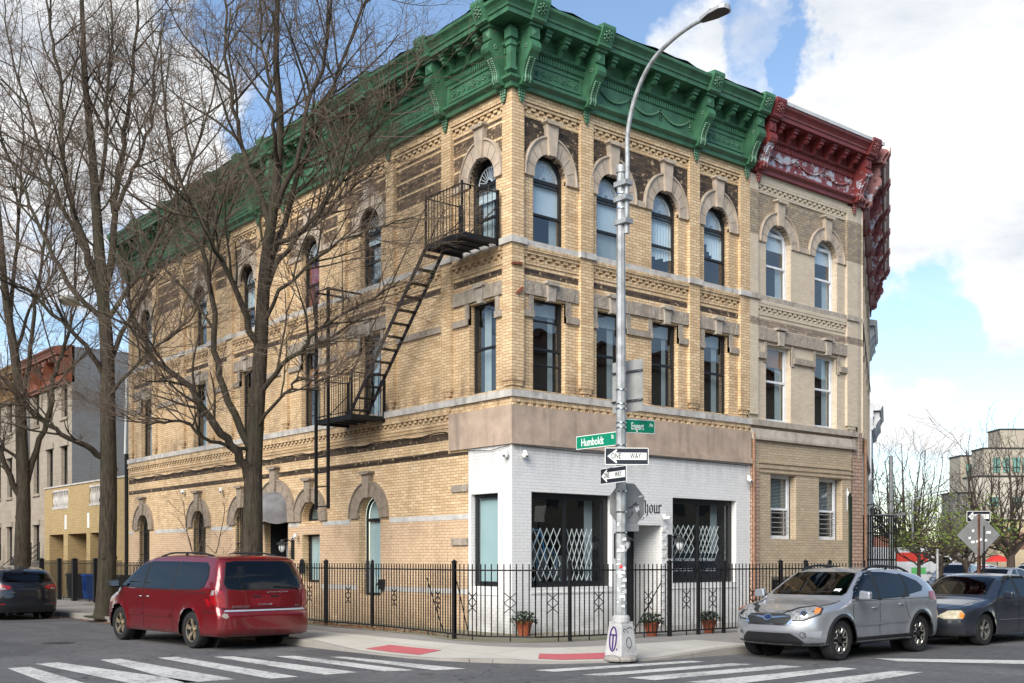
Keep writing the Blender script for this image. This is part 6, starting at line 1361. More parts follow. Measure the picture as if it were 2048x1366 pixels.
block('low tan building far behind the leafing trees', 1850, 1912, 122, 3, zY(1085, 122), 'brick_tan')
m = MB(); a = g(1990, 80); d = RGT; A = lambda x, y, z: tuple(a + RGT * x - FWD * y + Vector((0, 0, z)))
m.hexa([A(-.2, 0, 3.0), A(2.2, 0, 3.0), A(2.2, 1.6, 2.4), A(-.2, 1.6, 2.4), A(-.0, 0, 3.7), A(2.0, 0, 3.7), A(2.2, 1.6, 2.5), A(-.2, 1.6, 2.5)]); tag(m.build('awning', plain('brown_awning', (.17, .09, .055), .8)), 'brown awning on the distant ochre shop', 'awning')
o = empty('parasol', tuple(g(1995, 62)), 0, 'red and white parasol in the distance at the right', 'parasol'); m = MB(); m.lathe([(0, 2.0), (.35, 1.88), (.62, 1.68), (.66, 1.6)], 10); m.build('canopy', plain('red_parasol_cloth', (.55, .03, .02), .7), o); m = MB(); m.tube([(0, 0, 0), (0, 0, 2.0)], .03, 6); m.build('pole', 'white', o)
for px0, px1, Y in ((1914, 1936, 58), (1946, 1975, 62)):
    m = MB(); a = g(px0, Y); b = g(px1, Y)
    n = 6
    for i in range(n): p_ = a.lerp(b, (i + .5) / n); q = (b - a) / n * .42; m.add([p_ - q, p_ + q, p_ + q + Vector((0, 0, 1.35)), p_ - q + Vector((0, 0, 1.35))], [(0, 1, 2, 3)])
    m.bar(a + Vector((0, 0, 1.3)), b + Vector((0, 0, 1.3)), .06, .08); tag(m.build('barrier', plain('red_barrier_board', (.40, .02, .02), .6)), 'red barrier boards ' + ('left of the rusty post' if px0 < 1940 else 'right of the rusty post'), 'barrier')
# signal and lamp poles
def spole(label, px, Y, ztop, r=.1, arms=(), name='signal_pole'):
    b = g(px, Y); o = empty(name, tuple(b), 0, label, 'pole'); m = MB(); m.tube([(0, 0, 0), (0, 0, ztop)], [r, r * .75], 8); m.build('pole', 'galv', o)
    for pts, r2 in arms:
        m = MB(); m.tube([RGT * x + Vector((0, 0, z)) for x, z in pts], r2, 6); m.build('arm', 'galv', o)
    return o
spole('pale traffic signal pole with braced mast arm close to the pale house', 1740, 42, zY(962, 42), .08, [([(0, zY(1031, 42)), (.9, zY(1030, 42)), (1.62, zY(1024, 42))], .035), ([(0, zY(1068, 42)), (.5, zY(1046, 42)), (1.0, zY(1032, 42)), (1.62, zY(1026, 42))], .035), ([(0, zY(962, 42)), (.1, zY(958, 42)), (.2, zY(959, 42))], .04)])
spole('taller grey pole in front of the spreading bare tree', 1782, 40, zY(912, 40), .1); spole('thin lamp post with curved arm right of the grey pole', 1825, 58, zY(998, 58), .07, [([(0, zY(1000, 58)), (.6, zY(990, 58)), (1.3, zY(984, 58)), (1.8, zY(981, 58))], .03)], 'lamp_post'); spole('slim post among the leafing trees', 1875, 33, zY(1098, 33), .05, name='post')
m = MB(); a = g(1727, 35); b = g(1792, 35); 
for i in range(15): p_ = a.lerp(b, i / 14); m.bar(p_, p_ + Vector((0, 0, zY(1030, 35))), .03)
for z in (.3, .9, 1.5, zY(1066, 35), zY(1032, 35)): m.bar(a + Vector((0, 0, z)), b + Vector((0, 0, z)), .04)
for i in range(7): p_ = a.lerp(b, (i * 2 + 1) / 14); m.tube([p_ + Vector((0, 0, 1.7)), p_ + Vector((0, 0, 1.75))], .05, 6)
tag(m.build('iron_fence', 'iron', recalc=False), 'tall black iron fence at the corner beyond the pale house', 'fence')
wl = FW(.8, 0, 3.2); o = empty('wall_lantern', wl, 0, 'small black carriage lantern on the turning side of the pale house', 'wall lamp'); m = MB(); m.tube([(0, 0, .1), (.15, -.25, .15)], .02, 5); m.lathe([(.0, .1), (.09, .0), (.08, -.02), (.05, -.2), (0, -.22)], 6, (.15, -.25, 0)); m.build('lantern', 'trim', o)

for i, (px, Y) in enumerate(((505, Y2), (207, Y1), (45, Y3))):
    q = GB(px, Y); m = MB(); rq = random.Random(i); x0, x1 = max(-3.95, q.x - .6), q.x + .8
    m.add([(x0, q.y - .8, .157), (x1, q.y - .8, .157), (x1, q.y + .8, .157), (x0, q.y + .8, .157)], [(0, 1, 2, 3)])
    struct(m.build('soil', M['soil'] if 'soil' in M else M.setdefault('soil', plain('trodden_soil', (.07, .05, .035), .95, 0, .4, 8, .8)), recalc=False))
# ------------------------------------------------------------------ vehicles
def smx(a, b, k): h = np.clip(.5 + .5 * (a - b) / k, 0, 1); return b * (1 - h) + a * h + k * h * (1 - h)
class Car:
    def __init__(s, S):
        s.S = S; L, W = S['L'], S['W']; s.N = 130; s.M_ = 88
        tx, tz = np.array(S['top']).T; o = np.argsort(tx); xs = np.linspace(-L / 2 - .1, L / 2 + .1, 400); z = np.interp(xs, tx[o], tz[o])
        kk = np.exp(-np.linspace(-2, 2, S.get('smooth', 15)) ** 2); kk /= kk.sum(); zp = np.pad(z, len(kk) // 2, mode='edge'); z = np.convolve(zp, kk, 'valid')[:400]
        s.xs, s.zs = xs, z; s.sl = np.gradient(z, xs)
        s.rz, s.rx = np.array(S['rear']).T; s.fz, s.fx = np.array(S['front']).T
        s.mesh()
    def f(s, x, y, z):
        S = s.S; W = S['W'] / 2; ay = np.abs(y); top = np.interp(x, s.xs, s.zs) - S.get('crown', .05) * (ay / W) ** 2
        sl = np.interp(x, s.xs, s.sl); ft = (z - top) / np.sqrt(1 + sl ** 2)
        belt = S['belt']; w_ = W - S['tumble'] * np.clip(z - belt, 0, 2) ** 1.08 - .10 * np.clip(.45 - z, 0, 1) ** 1.2 - .03 * np.clip(z - .62, 0, .5)
        w_ = w_ - S.get('nose', .12) * np.clip((x - S['xn']) / (S['L'] / 2 - S['xn']), 0, 1.2) ** 2 - S.get('tail', .07) * np.clip((-x - S['xt']) / (S['L'] / 2 - S['xt']), 0, 1.2) ** 2
        for xa in S['axles']:
            d = np.hypot(x - xa, z - S['R']); w_ = w_ + S.get('flare', .02) * np.exp(-((d - S['R'] - .04) / .075) ** 2) * (z < belt)
        w_ = w_ + .010 * np.exp(-((z - belt + .03) / .03) ** 2) - .012 * np.exp(-((z - .50) / .12) ** 2) * (np.abs(x) < S['L'] * .33)
        r = (ay / W)
        fr = x - (np.interp(z, s.fz, s.fx) - S.get('fcurve', .32) * r ** 3.2); re = (np.interp(z, s.rz, s.rx) + S.get('rcurve', .16) * r ** 4) - x
        k = .07; q = smx(ft, ay - w_, k * S.get('edge', 1.3)); q = smx(q, fr, k); q = smx(q, re, k * .8); q = smx(q, S['bot'] - z, .04); return q
    def mesh(s):
        S = s.S; L = S['L']; sx = L / 2 - .45; zc = .62; C = []; D = []
        M_ = s.M_; th = np.linspace(0, 2 * PI, M_, endpoint=False); cap = 22
        rows = []
        for i in range(cap): rows.append((-sx, -PI / 2 + (i + 1) * (PI / 2) / (cap + 1)))
        for i in range(s.N): rows.append((-sx + 2 * sx * i / (s.N - 1), 0.0))
        for i in range(cap): rows.append((sx, (i + 1) * (PI / 2) / (cap + 1)))
        X0 = np.array([r[0] for r in rows]); P = np.array([r[1] for r in rows])
        dx = np.sin(P)[:, None] * np.ones(M_); dy = np.cos(P)[:, None] * np.cos(th); dz = np.cos(P)[:, None] * np.sin(th)
        x0 = X0[:, None] * np.ones(M_); a = np.zeros_like(dx); b = np.ones_like(dx) * 2.2
        for _ in range(26):
            t = (a + b) / 2; v = s.f(x0 + dx * t, dy * t, zc + dz * t); ins = v < 0; a = np.where(ins, t, a); b = np.where(ins, b, t)
        t = (a + b) / 2; V = np.stack([x0 + dx * t, dy * t, zc + dz * t], -1).reshape(-1, 3); nr = len(rows)
        poles = []
        for sg in (-1, 1):
            a, b = 0., 2.
            for _ in range(26):
                t = (a + b) / 2
                if s.f(np.array(sg * (sx + t)), np.array(0.), np.array(zc)) < 0: a = t
                else: b = t
            poles.append((sg * (sx + a), 0, zc))
        F = [(i * M_ + j, i * M_ + (j + 1) % M_, (i + 1) * M_ + (j + 1) % M_, (i + 1) * M_ + j) for i in range(nr - 1) for j in range(M_)]
        V = [tuple(q) for q in V] + poles; F += [(nr * M_, (j + 1) % M_, j) for j in range(M_)] + [(nr * M_ + 1, (nr - 1) * M_ + j, (nr - 1) * M_ + (j + 1) % M_) for j in range(M_)]
        s.V, s.F = V, F; s.bvh = BVHTree.FromPolygons([Vector(v) for v in V], F)
        # cut the wheel arches: drop faces inside, snap the rim to the circle
        Ra = S['R'] + S.get('gap', .055); keep = []
        def arc(v):
            for xa in S['axles']:
                if abs(v[1]) > S['W'] * .30: 
                    d = math.hypot(v[0] - xa, v[2] - S['R'])
                    if d < Ra: return (xa, d)
            return None
        dead = set(); 
        for f in F:
            c = [sum(V[i][k] for i in f) / len(f) for k in range(3)]
            if arc(c) and c[2] > 0: dead.add(f)
        keep = [f for f in F if f not in dead]; rim = set(i for f in dead for i in f) & set(i for f in keep for i in f)
        V2 = list(V)
        for i in rim:
            v = V[i]
            if abs(v[1]) < S['W'] * .40 or v[2] < .2: continue
            for xa in S['axles']:
                dx_, dz_ = v[0] - xa, v[2] - S['R']; d = math.hypot(dx_, dz_)
                if d < Ra + .08 and d > .05 and abs(v[1]) > S['W'] * .3:
                    V2[i] = (xa + dx_ / d * Ra, v[1], S['R'] + dz_ / d * Ra)
        s.V2, s.F2 = V2, keep
    def decal(s, poly, view, off=.004, cell=.045, name='trim', mat='trim', par=None, ang=0, mirror=False, h=0.0):
        """poly in (u, z) seen along a horizontal direction; view 'L' left side, 'R', 'F' front, 'B' back, 'T' top, or ang"""
        fr = {'L': ((1, 0), (0, -1)), 'R': ((1, 0), (0, 1)), 'F': ((0, 1), (-1, 0)), 'B': ((0, 1), (1, 0))}
        outs = []
        if view == 'A': d = Vector((-math.cos(ang), -math.sin(ang), 0)); u = Vector((-math.sin(ang), math.cos(ang), 0))
        elif view != 'T': u = Vector((*fr[view][0], 0)); d = Vector((*fr[view][1], 0))
        if view == 'A': poly = [(a - math.sin(ang) * (s.S['L'] / 2 - .35), b) for a, b in poly]
        pl_ = []
        for a, b in zip(poly, poly[1:] + poly[:1]):
            n = max(1, int(math.hypot(b[0] - a[0], b[1] - a[1]) / cell)); pl_ += [(a[0] + (b[0] - a[0]) * i / n, a[1] + (b[1] - a[1]) * i / n) for i in range(n)]
        k = len(pl_); vs = [Vector(q) for q in pl_]; ed = [(i, (i + 1) % k) for i in range(k)]
        x0, x1 = min(q[0] for q in poly), max(q[0] for q in poly); y0, y1 = min(q[1] for q in poly), max(q[1] for q in poly)
        nx, ny = int((x1 - x0) / cell), int((y1 - y0) / cell)
        for i in range(1, nx):
            for j in range(1, ny):
                a, b = x0 + i * (x1 - x0) / nx, y0 + j * (y1 - y0) / ny
                if inpoly(a, b, poly): vs.append(Vector((a, b)))
        Vc, _, Fc, _, _, _ = delaunay_2d_cdt(vs, ed, [], 1, 1e-6)
        for sg in ((1, -1) if mirror else (1,)):
            m = MB(); idx = {}; 
            for i, q in enumerate(Vc):
                if view == 'T': o = Vector((q.x, q.y * sg, 4)); dd = Vector((0, 0, -1))
                else: o = u * q.x - d * 4 + Vector((0, 0, q.y)); dd = d; 
                if view != 'T' and sg < 0: o = Vector((o.x, -o.y, o.z)); dd = Vector((d.x, -d.y, 0))
                loc, nrm, _, _ = s.bvh.ray_cast(o, dd)
                if loc is None: continue
                if nrm.dot(dd) > 0: nrm = -nrm
                idx[i] = len(m.v); m.v.append(tuple(loc + nrm * off))
            m.f = [tuple(idx[i] for i in t) for t in Fc if all(i in idx for i in t)]
            if m.f: outs.append(m.build(name, mat, par, smooth='all', recalc=False))
        return outs
    def line(s, pts, view, r, name, mat, par, mirror=False, off=0.0):
        fr = {'L': ((1, 0), (0, -1)), 'F': ((0, 1), (-1, 0)), 'B': ((0, 1), (1, 0))}; m = MB()
        for sg in ((1, -1) if mirror else (1,)):
            out = []
            for a, b in zip(pts, pts[1:]):
                n = max(1, int(math.hypot(b[0] - a[0], b[1] - a[1]) / .05))
                for i in range(n + 1):
                    q = (a[0] + (b[0] - a[0]) * i / n, a[1] + (b[1] - a[1]) * i / n)
                    if view == 'T': o, dd = Vector((q[0], q[1] * sg, 4)), Vector((0, 0, -1))
                    else:
                        u, d = Vector((*fr[view][0], 0)), Vector((*fr[view][1], 0)); o = u * q[0] - d * 4 + Vector((0, 0, q[1])); dd = d
                        if sg < 0: o = Vector((o.x, -o.y, o.z)); dd = Vector((d.x, -d.y, 0))
                    loc, nrm, _, _ = s.bvh.ray_cast(o, dd)
                    if loc is not None:
                        if nrm.dot(dd) > 0: nrm = -nrm
                        out.append(loc + nrm * off)
            if len(out) > 1: m.tube(out, r, 5)
        return m.build(name, mat, par, recalc=False) if m.f else None
def shrink(poly, d):
    cx = sum(q[0] for q in poly) / len(poly); cy = sum(q[1] for q in poly) / len(poly); out = []
    for x, y in poly:
        l = math.hypot(x - cx, y - cy); out.append((x - (x - cx) / l * d, y - (y - cy) / l * d))
    return out
def wheel(par, x, y, R, wd, style, side, rimm):
    w_ = empty('wheel_hub', (x, y, R)); bpy.data.objects.remove(w_)
    m = MB(); s = side; rr_ = R * .66
    m.lathe([(rr_, -wd / 2), (R * .93, -wd / 2), (R * .985, -wd * .38), (R, -wd * .2), (R, wd * .2), (R * .985, wd * .38), (R * .93, wd / 2), (rr_, wd / 2), (rr_, -wd / 2)], 36, axis='y')
    t = m.build('wheel', 'tyre', par, smooth=True, loc=(x, y, R))
    m = MB(); m.lathe([(rr_ * 1.01, -wd * .45), (rr_ * .92, -wd * .3), (rr_ * .9, wd * .3), (rr_ * 1.01, wd * .47), (rr_ * 1.06, wd * .49), (rr_ * 1.06, wd * .44)], 36, axis='y'); m.lathe([(0.001, wd * .12), (rr_ * .9, wd * .1)], 24, axis='y')
    # cover must face outwards: mirror with side
    m.v = [(a, b * s, c) for a, b, c in m.v]; bk = m.build('wheel_barrel', 'well' if style == 'x' else 'trim', t, smooth=True)
    m = MB(); n = 5 if style != 'x' else 6; o1 = wd * .40 * s; o2 = wd * .26 * s
    def P(r, a, dy): return (r * math.cos(a), dy, r * math.sin(a))
    if style == 'x':
        for k in range(n):
            a = 2 * PI * k / n
            for da, (r0, r1) in ((-.10, (.16, .86)), (.10, (.16, .86))): pass
            pts = [(.50, a - .42), (.60, a - .26), (.84, a - .24), (.94, a), (.84, a + .24), (.60, a + .26), (.50, a + .42)]
            m.tube([P(rr_ * r, an, o1) for r, an in pts], .013, 5)
        m.tube([P(rr_ * .97, 2 * PI * i / 30, o1) for i in range(31)], .007, 5); m.build('rim', rimm, t)
        m = MB()
        for k in range(n):
            a = 2 * PI * (k + .5) / n; q = [P(rr_ * .1, a - .9, o2), P(rr_ * .1, a + .9, o2), P(rr_ * .92, a + .15, o1 * .9), P(rr_ * .92, a - .15, o1 * .9)]; m.hexa([*q, *[(c[0], c[1] - .02 * s, c[2]) for c in q]])
        m.tube([(0, 0, 0), (0, o1, 0)], rr_ * .22, 12); m.build('spokes', 'trim', t)
    else:
        for k in range(n):
            a = 2 * PI * k / n + .3; w0, w1 = (.24, .20) if style == 'g' else (.16, .24)
            q = [P(rr_ * .2, a - .65, o2), P(rr_ * .2, a + .65, o2), P(rr_ * .62, a + w0 * .95, o1 * 1.05), P(rr_ * .62, a - w0 * .95, o1 * 1.05)]; m.hexa([*q, *[(c[0], c[1] - .03 * s, c[2]) for c in q]])
            q = [P(rr_ * .6, a - w0, o1 * 1.05), P(rr_ * .6, a + w0, o1 * 1.05), P(rr_ * .97, a + w1, o1), P(rr_ * .97, a - w1, o1)]; m.hexa([*q, *[(c[0], c[1] - .03 * s, c[2]) for c in q]])
        m.tube([(0, 0, 0), (0, o1 * 1.0, 0)], rr_ * .27, 14)
        m.lathe([(rr_ * .92, o1 * .98), (rr_ * 1.03, o1 * 1.08), (rr_ * 1.04, o1 * .9)], 36, axis='y'); m.build('rim', rimm, t)
        m = MB()
        for k in range(5): a = 2 * PI * k / 5; m.tube([P(rr_ * .15, a, o1 * .98), P(rr_ * .15, a, o1 * 1.04)], .011, 6)
        m.tube([P(0, 0, o1 * .99), P(0, 0, o1 * 1.03)], .03, 10); m.build('wheel_nuts', 'trim', t)
    return t
def car(S, name, label, loc, rz, paint, cat, group=None, detail=True):
    C = Car(S); o = empty(name, loc, rz, label, cat, group); m = MB(); m.v, m.f = list(C.V2), list(C.F2); b = m.build('body', paint, o, smooth='all', recalc=True)
    m = MB(); W = S['W'] / 2
    for xa in S['axles']:
        for sg in (-1, 1):
            Ra = S['R'] + S.get('gap', .055) - .002; m.lathe([(Ra, sg * (W - .42)), (Ra, sg * (W - .045))], 24, (xa, 0, S['R']), 'y', -.2, PI + .2); m.lathe([(.02, sg * (W - .42)), (Ra, sg * (W - .42))], 24, (xa, 0, S['R']), 'y')
    m.box(-S['L'] / 2 + .3, S['L'] / 2 - .3, -W + .42, W - .42, S['bot'] - .03, S['bot'] + .12); m.build('wheel_wells', 'well', o, recalc=False)
    if 'clad' in S:      # lower plastic cladding round arches and sills
        for xa in S['axles']:
            n = 20; Ra = S['R'] + S.get('gap', .055); pts = [(xa + (Ra - .002) * math.cos(PI * i / n * 1.06 - .09), S['R'] + (Ra - .002) * math.sin(PI * i / n * 1.06 - .09)) for i in range(n + 1)]; ou = [(xa + (Ra + S['clad']) * math.cos(PI * i / n * 1.06 - .09), S['R'] + (Ra + S['clad']) * math.sin(PI * i / n * 1.06 - .09)) for i in range(n + 1)]
            C.decal(pts + ou[::-1], 'L', .007, .04, 'arch_cladding', 'trim', o, mirror=True)
    for xa, yy in [(x, s_ * (W - S.get('inset', .13))) for x in S['axles'] for s_ in (-1, 1)]: wheel(o, xa, yy, S['R'], S.get('ww', .22), S['wheel'], 1 if yy > 0 else -1, S['rimm'])
    gm = S.get('glassm', 'car_glass')
    for nm, view, poly in S['glass']:
        C.decal(poly, view, .002, .05, nm + '_seal', 'trim', o, mirror=view in 'L')
        C.decal(shrink(poly, .018), view, .006, .05, nm, gm, o, mirror=view in 'L')
    for nm, view, poly, mat, off in S.get('decals', []):
        if isinstance(view, tuple): C.decal(poly, 'A', off, .03, nm, mat, o, ang=view[0], mirror=True)
        elif view[0] == 'L' or view == 'Fm' or view == 'Bm': C.decal(poly, view[0], off, .04, nm, mat, o, mirror=True)
        else: C.decal(poly, view, off, .04, nm, mat, o)
    for pts, view, r in S.get('seams', []): C.line(pts, view, r, 'panel_gap', 'well', o, mirror=view in 'LT')
    for (x, z, l, mat) in S.get('handles', []):
        for sg in (1, -1):
            loc_, nrm, _, _ = C.bvh.ray_cast(Vector((x, sg * 4, z)), Vector((0, -sg, 0)))
            m = MB(); m.tube([loc_ + Vector((-l / 2, sg * .005, 0)), loc_ + Vector((-l / 2 + .02, sg * .03, .002)), loc_ + Vector((l / 2 - .02, sg * .03, .002)), loc_ + Vector((l / 2, sg * .005, 0))], .013, 6); m.build('door_handle', mat, o, smooth=True)
    if 'mirror' in S:
        x, z, mat = S['mirror']
        for sg in (1, -1):
            loc_, _, _, _ = C.bvh.ray_cast(Vector((x, sg * 4, z)), Vector((0, -sg, 0))); y = loc_.y; m = MB()
            q = [(x + .08 - a * .10, y + sg * (.07 + b * .22), z - .01 + c * .16) for a in (0, 1) for b, c in ((0, .05), (1, .0), (1, .85), (.1, 1.0))]; m.hexa([q[0], q[1], q[2], q[3], q[4], q[5], q[6], q[7]])
            mm = m.build('mirror', mat, o); bv = mm.modifiers.new('b', 'BEVEL'); bv.width = .03; bv.segments = 3
            m = MB(); m.bar((x + .03, y - sg * .03, z + .0), (x + .02, y + sg * .12, z + .04), .05, .05); m.build('mirror_arm', 'trim', mm)
            m = MB(); xx = x - .022; m.add([(xx, y + sg * .095, z + .02), (xx, y + sg * .265, z + .015), (xx, y + sg * .265, z + .11), (xx, y + sg * .105, z + .13)], [(0, 1, 2, 3)]); m.build('mirror_glass', 'chrome', mm, recalc=False)
    if 'rails' in S:
        x0, x1, yr, hr = S['rails']
        for sg in (1, -1):
            pts = []
            for i in range(13):
                x = x0 + (x1 - x0) * i / 12; loc_, _, _, _ = C.bvh.ray_cast(Vector((x, sg * yr, 4)), Vector((0, 0, -1))); e = min(1, 3.5 * min(i, 12 - i) / 12); pts.append(Vector((x, sg * yr, loc_.z + .0 + hr * math.sin(e * PI / 2))))
            m = MB(); m.tube(pts, S.get('railr', .018), 6)
            for i in (1, 6, 11): m.bar(pts[i], pts[i] - Vector((0, 0, hr)), .05, .03)
            m.build('roof_rail', S.get('railm', 'trim'), o, smooth=True)
    return o, C
def seg(x0, x1, z0, z1): return [(x0, z0), (x1, z0), (x1, z1), (x0, z1)]
def ell(cx, cz, a, b, n=18): return [(cx + a * math.cos(2 * PI * i / n), cz + b * math.sin(2 * PI * i / n)) for i in range(n)]
# --- red minivan
VAN = dict(L=5.09, W=1.99, R=.343, axles=(1.585, -1.445), bot=.24, belt=1.08, tumble=.33, xn=1.5, xt=1.9, nose=.16, tail=.05, crown=.06, fcurve=.34, rcurve=.13, edge=1.5, wheel='g', rimm='rim_gold', smooth=17, flare=.035,
    top=[(-2.6, 1.66), (-2.25, 1.69), (-2.0, 1.73), (-1.2, 1.755), (-.2, 1.76), (.45, 1.73), (.85, 1.64), (1.1, 1.5), (1.72, 1.08), (2.0, 1.0), (2.3, .9), (2.5, .78), (2.6, .72)],
    rear=[(.2, -2.45), (.34, -2.53), (.62, -2.545), (.68, -2.53), (.71, -2.475), (.8, -2.47), (1.08, -2.45), (1.3, -2.385), (1.62, -2.23), (1.76, -2.16), (1.9, -2.05)], front=[(.2, 2.4), (.4, 2.53), (.6, 2.545), (.8, 2.49), (1.0, 2.4), (1.3, 2.3)],
    glass=[('side_window', 'L', [(1.52, 1.10), (.50, 1.085), (.50, 1.60), (.66, 1.605), (.84, 1.55), (1.1, 1.40)]), ('side_window', 'L', [(.44, 1.085), (-.72, 1.08), (-.72, 1.615), (.42, 1.62)]), ('side_window', 'L', [(-.76, 1.08), (-1.75, 1.09), (-1.93, 1.15), (-2.0, 1.32), (-1.93, 1.52), (-1.8, 1.6), (-.76, 1.615)]),
           ('rear_window', 'B', [(-.76, 1.11), (-.5, 1.09), (.5, 1.09), (.76, 1.11), (.82, 1.2), (.70, 1.60), (.5, 1.625), (-.5, 1.625), (-.70, 1.60), (-.82, 1.2)]), ('windshield', 'F', [(-.78, 1.14), (.78, 1.14), (.66, 1.56), (-.66, 1.56)])],
    decals=[('taillight', 'Bm', [(.80, .77), (.985, .80), (.985, 1.05), (.93, 1.1), (.83, 1.08), (.80, .98)], 'taillight', .012), ('taillight', 'L', [(-2.36, .80), (-2.2, .86), (-2.16, 1.0), (-2.24, 1.09), (-2.34, 1.1)], 'taillight', .012), ('reversing_lamp', 'L', [(-2.345, 1.01), (-2.2, 1.0), (-2.24, 1.085), (-2.335, 1.095)], 'lamp_clear', .016),
            ('brake_light', 'B', seg(-.17, .17, 1.665, 1.69), 'taillight', .008), ('plate_recess', 'B', [(-.3, .80), (.3, .80), (.33, .93), (.30, 1.0), (-.30, 1.0), (-.33, .93)], carpaint('shaded_red_panel', (.20, .008, .016), .3, .35), .003), ('plate_lamp', 'B', seg(-.27, -.1, .955, .985), 'well', .008), ('plate_lamp', 'B', seg(.1, .27, .955, .985), 'well', .008), ('bumper_step', 'B', [(-.86, .70), (.86, .70), (.8, .735), (-.8, .735)], 'p_grey', .006),
            ('pillar_trim', 'L', [(.52, 1.09), (.42, 1.09), (.42, 1.605), (.52, 1.6)], 'trim', .0035), ('pillar_trim', 'L', [(-.70, 1.09), (-.78, 1.09), (-.78, 1.605), (-.70, 1.605)], 'trim', .0035), ('side_moulding', 'L', seg(.5, 1.18, .555, .605), 'p_red', .018), ('side_moulding', 'L', seg(-.66, .45, .555, .605), 'p_red', .018), ('headlight', 'Fm', [(.5, .68), (.85, .74), (.88, .86), (.55, .84)], 'lamp_clear', .008), ('grille', 'F', seg(-.45, .45, .62, .78), 'trim', .006), ('scrape', 'Bm', [(.72, .52), (.93, .5), (.9, .64), (.75, .66)], 'p_grey', .003) if False else ('dent_scrape', 'B', [(.78, .61), (.83, .58), (.90, .63), (.86, .68), (.80, .67)], 'kerb', .004)],
    seams=[([(.47, 1.62), (.47, .32)], 'L', .006), ([(-.74, 1.05), (-.74, .32)], 'L', .006), ([(1.42, 1.08), (1.28, .7), (1.24, .36)], 'L', .005), ([(1.5, 1.075), (-2.2, 1.045)], 'L', .005), ([(-.74, 1.0), (-2.1, 1.03)], 'L', .004), ([(-.87, 1.66), (-.86, .76), (.86, .76), (.87, 1.66)], 'B', .006), ([(-.80, 1.655), (.80, 1.655)], 'B', .006), ([(-2.5, .70), (-1.9, .69)], 'L', .007), ([(-.97, .70), (.97, .70)], 'B', .008)],
    handles=[(.62, .93, .14, 'chrome'), (.30, .93, .14, 'chrome')], mirror=(1.42, 1.10, 'trim'), rails=(-1.75, .35, .66, .05), gap=.07)
van, vc = car(VAN, 'minivan', 'dented red minivan parked at the kerb, seen from behind', (-5.12, 4.15, 0), 1.645, 'p_red', 'minivan')
van.scale = (1.055, 1.055, 1.055)
m = MB(); bx = lambda x, y, z, X0=0, Y0=0: (X0 - z, -(x), y)
def on_back(C, txt, y, z, size, par, mat='chrome', sx=1.2, name='badge_lettering'):
    loc_, nrm, _, _ = C.bvh.ray_cast(Vector((-4, y, z)), Vector((1, 0, 0))); mm = MB(); add_text(mm, txt, size, lambda a, b, c: (loc_.x - .006 - c, y - a, z + b), sx); return mm.build(name, mat, par)
on_back(vc, 'DODGE', .52, .79, .055, van, sx=1.9); on_back(vc, 'DODGE', .02, .825, .045, van, sx=1.8); on_back(vc, 'SXT', -.68, .79, .04, van, sx=1.5); on_back(vc, 'GRAND CARAVAN', -.25, 1.05, .035, van, sx=1.5)
m = MB(); l0 = vc.bvh.ray_cast(Vector((-4, -.2, 1.13)), Vector((1, 0, 0)))[0]; l1 = vc.bvh.ray_cast(Vector((-4, -.7, 1.12)), Vector((1, 0, 0)))[0]; m.tube([l0 + Vector((-.03, 0, .03)), l1 + Vector((-.03, 0, .0))], .012, 5); m.tube([l1 + Vector((-.03, 0, 0)), l1 + Vector((.0, -.02, -.03))], .02, 6); m.build('rear_wiper', 'trim', van)
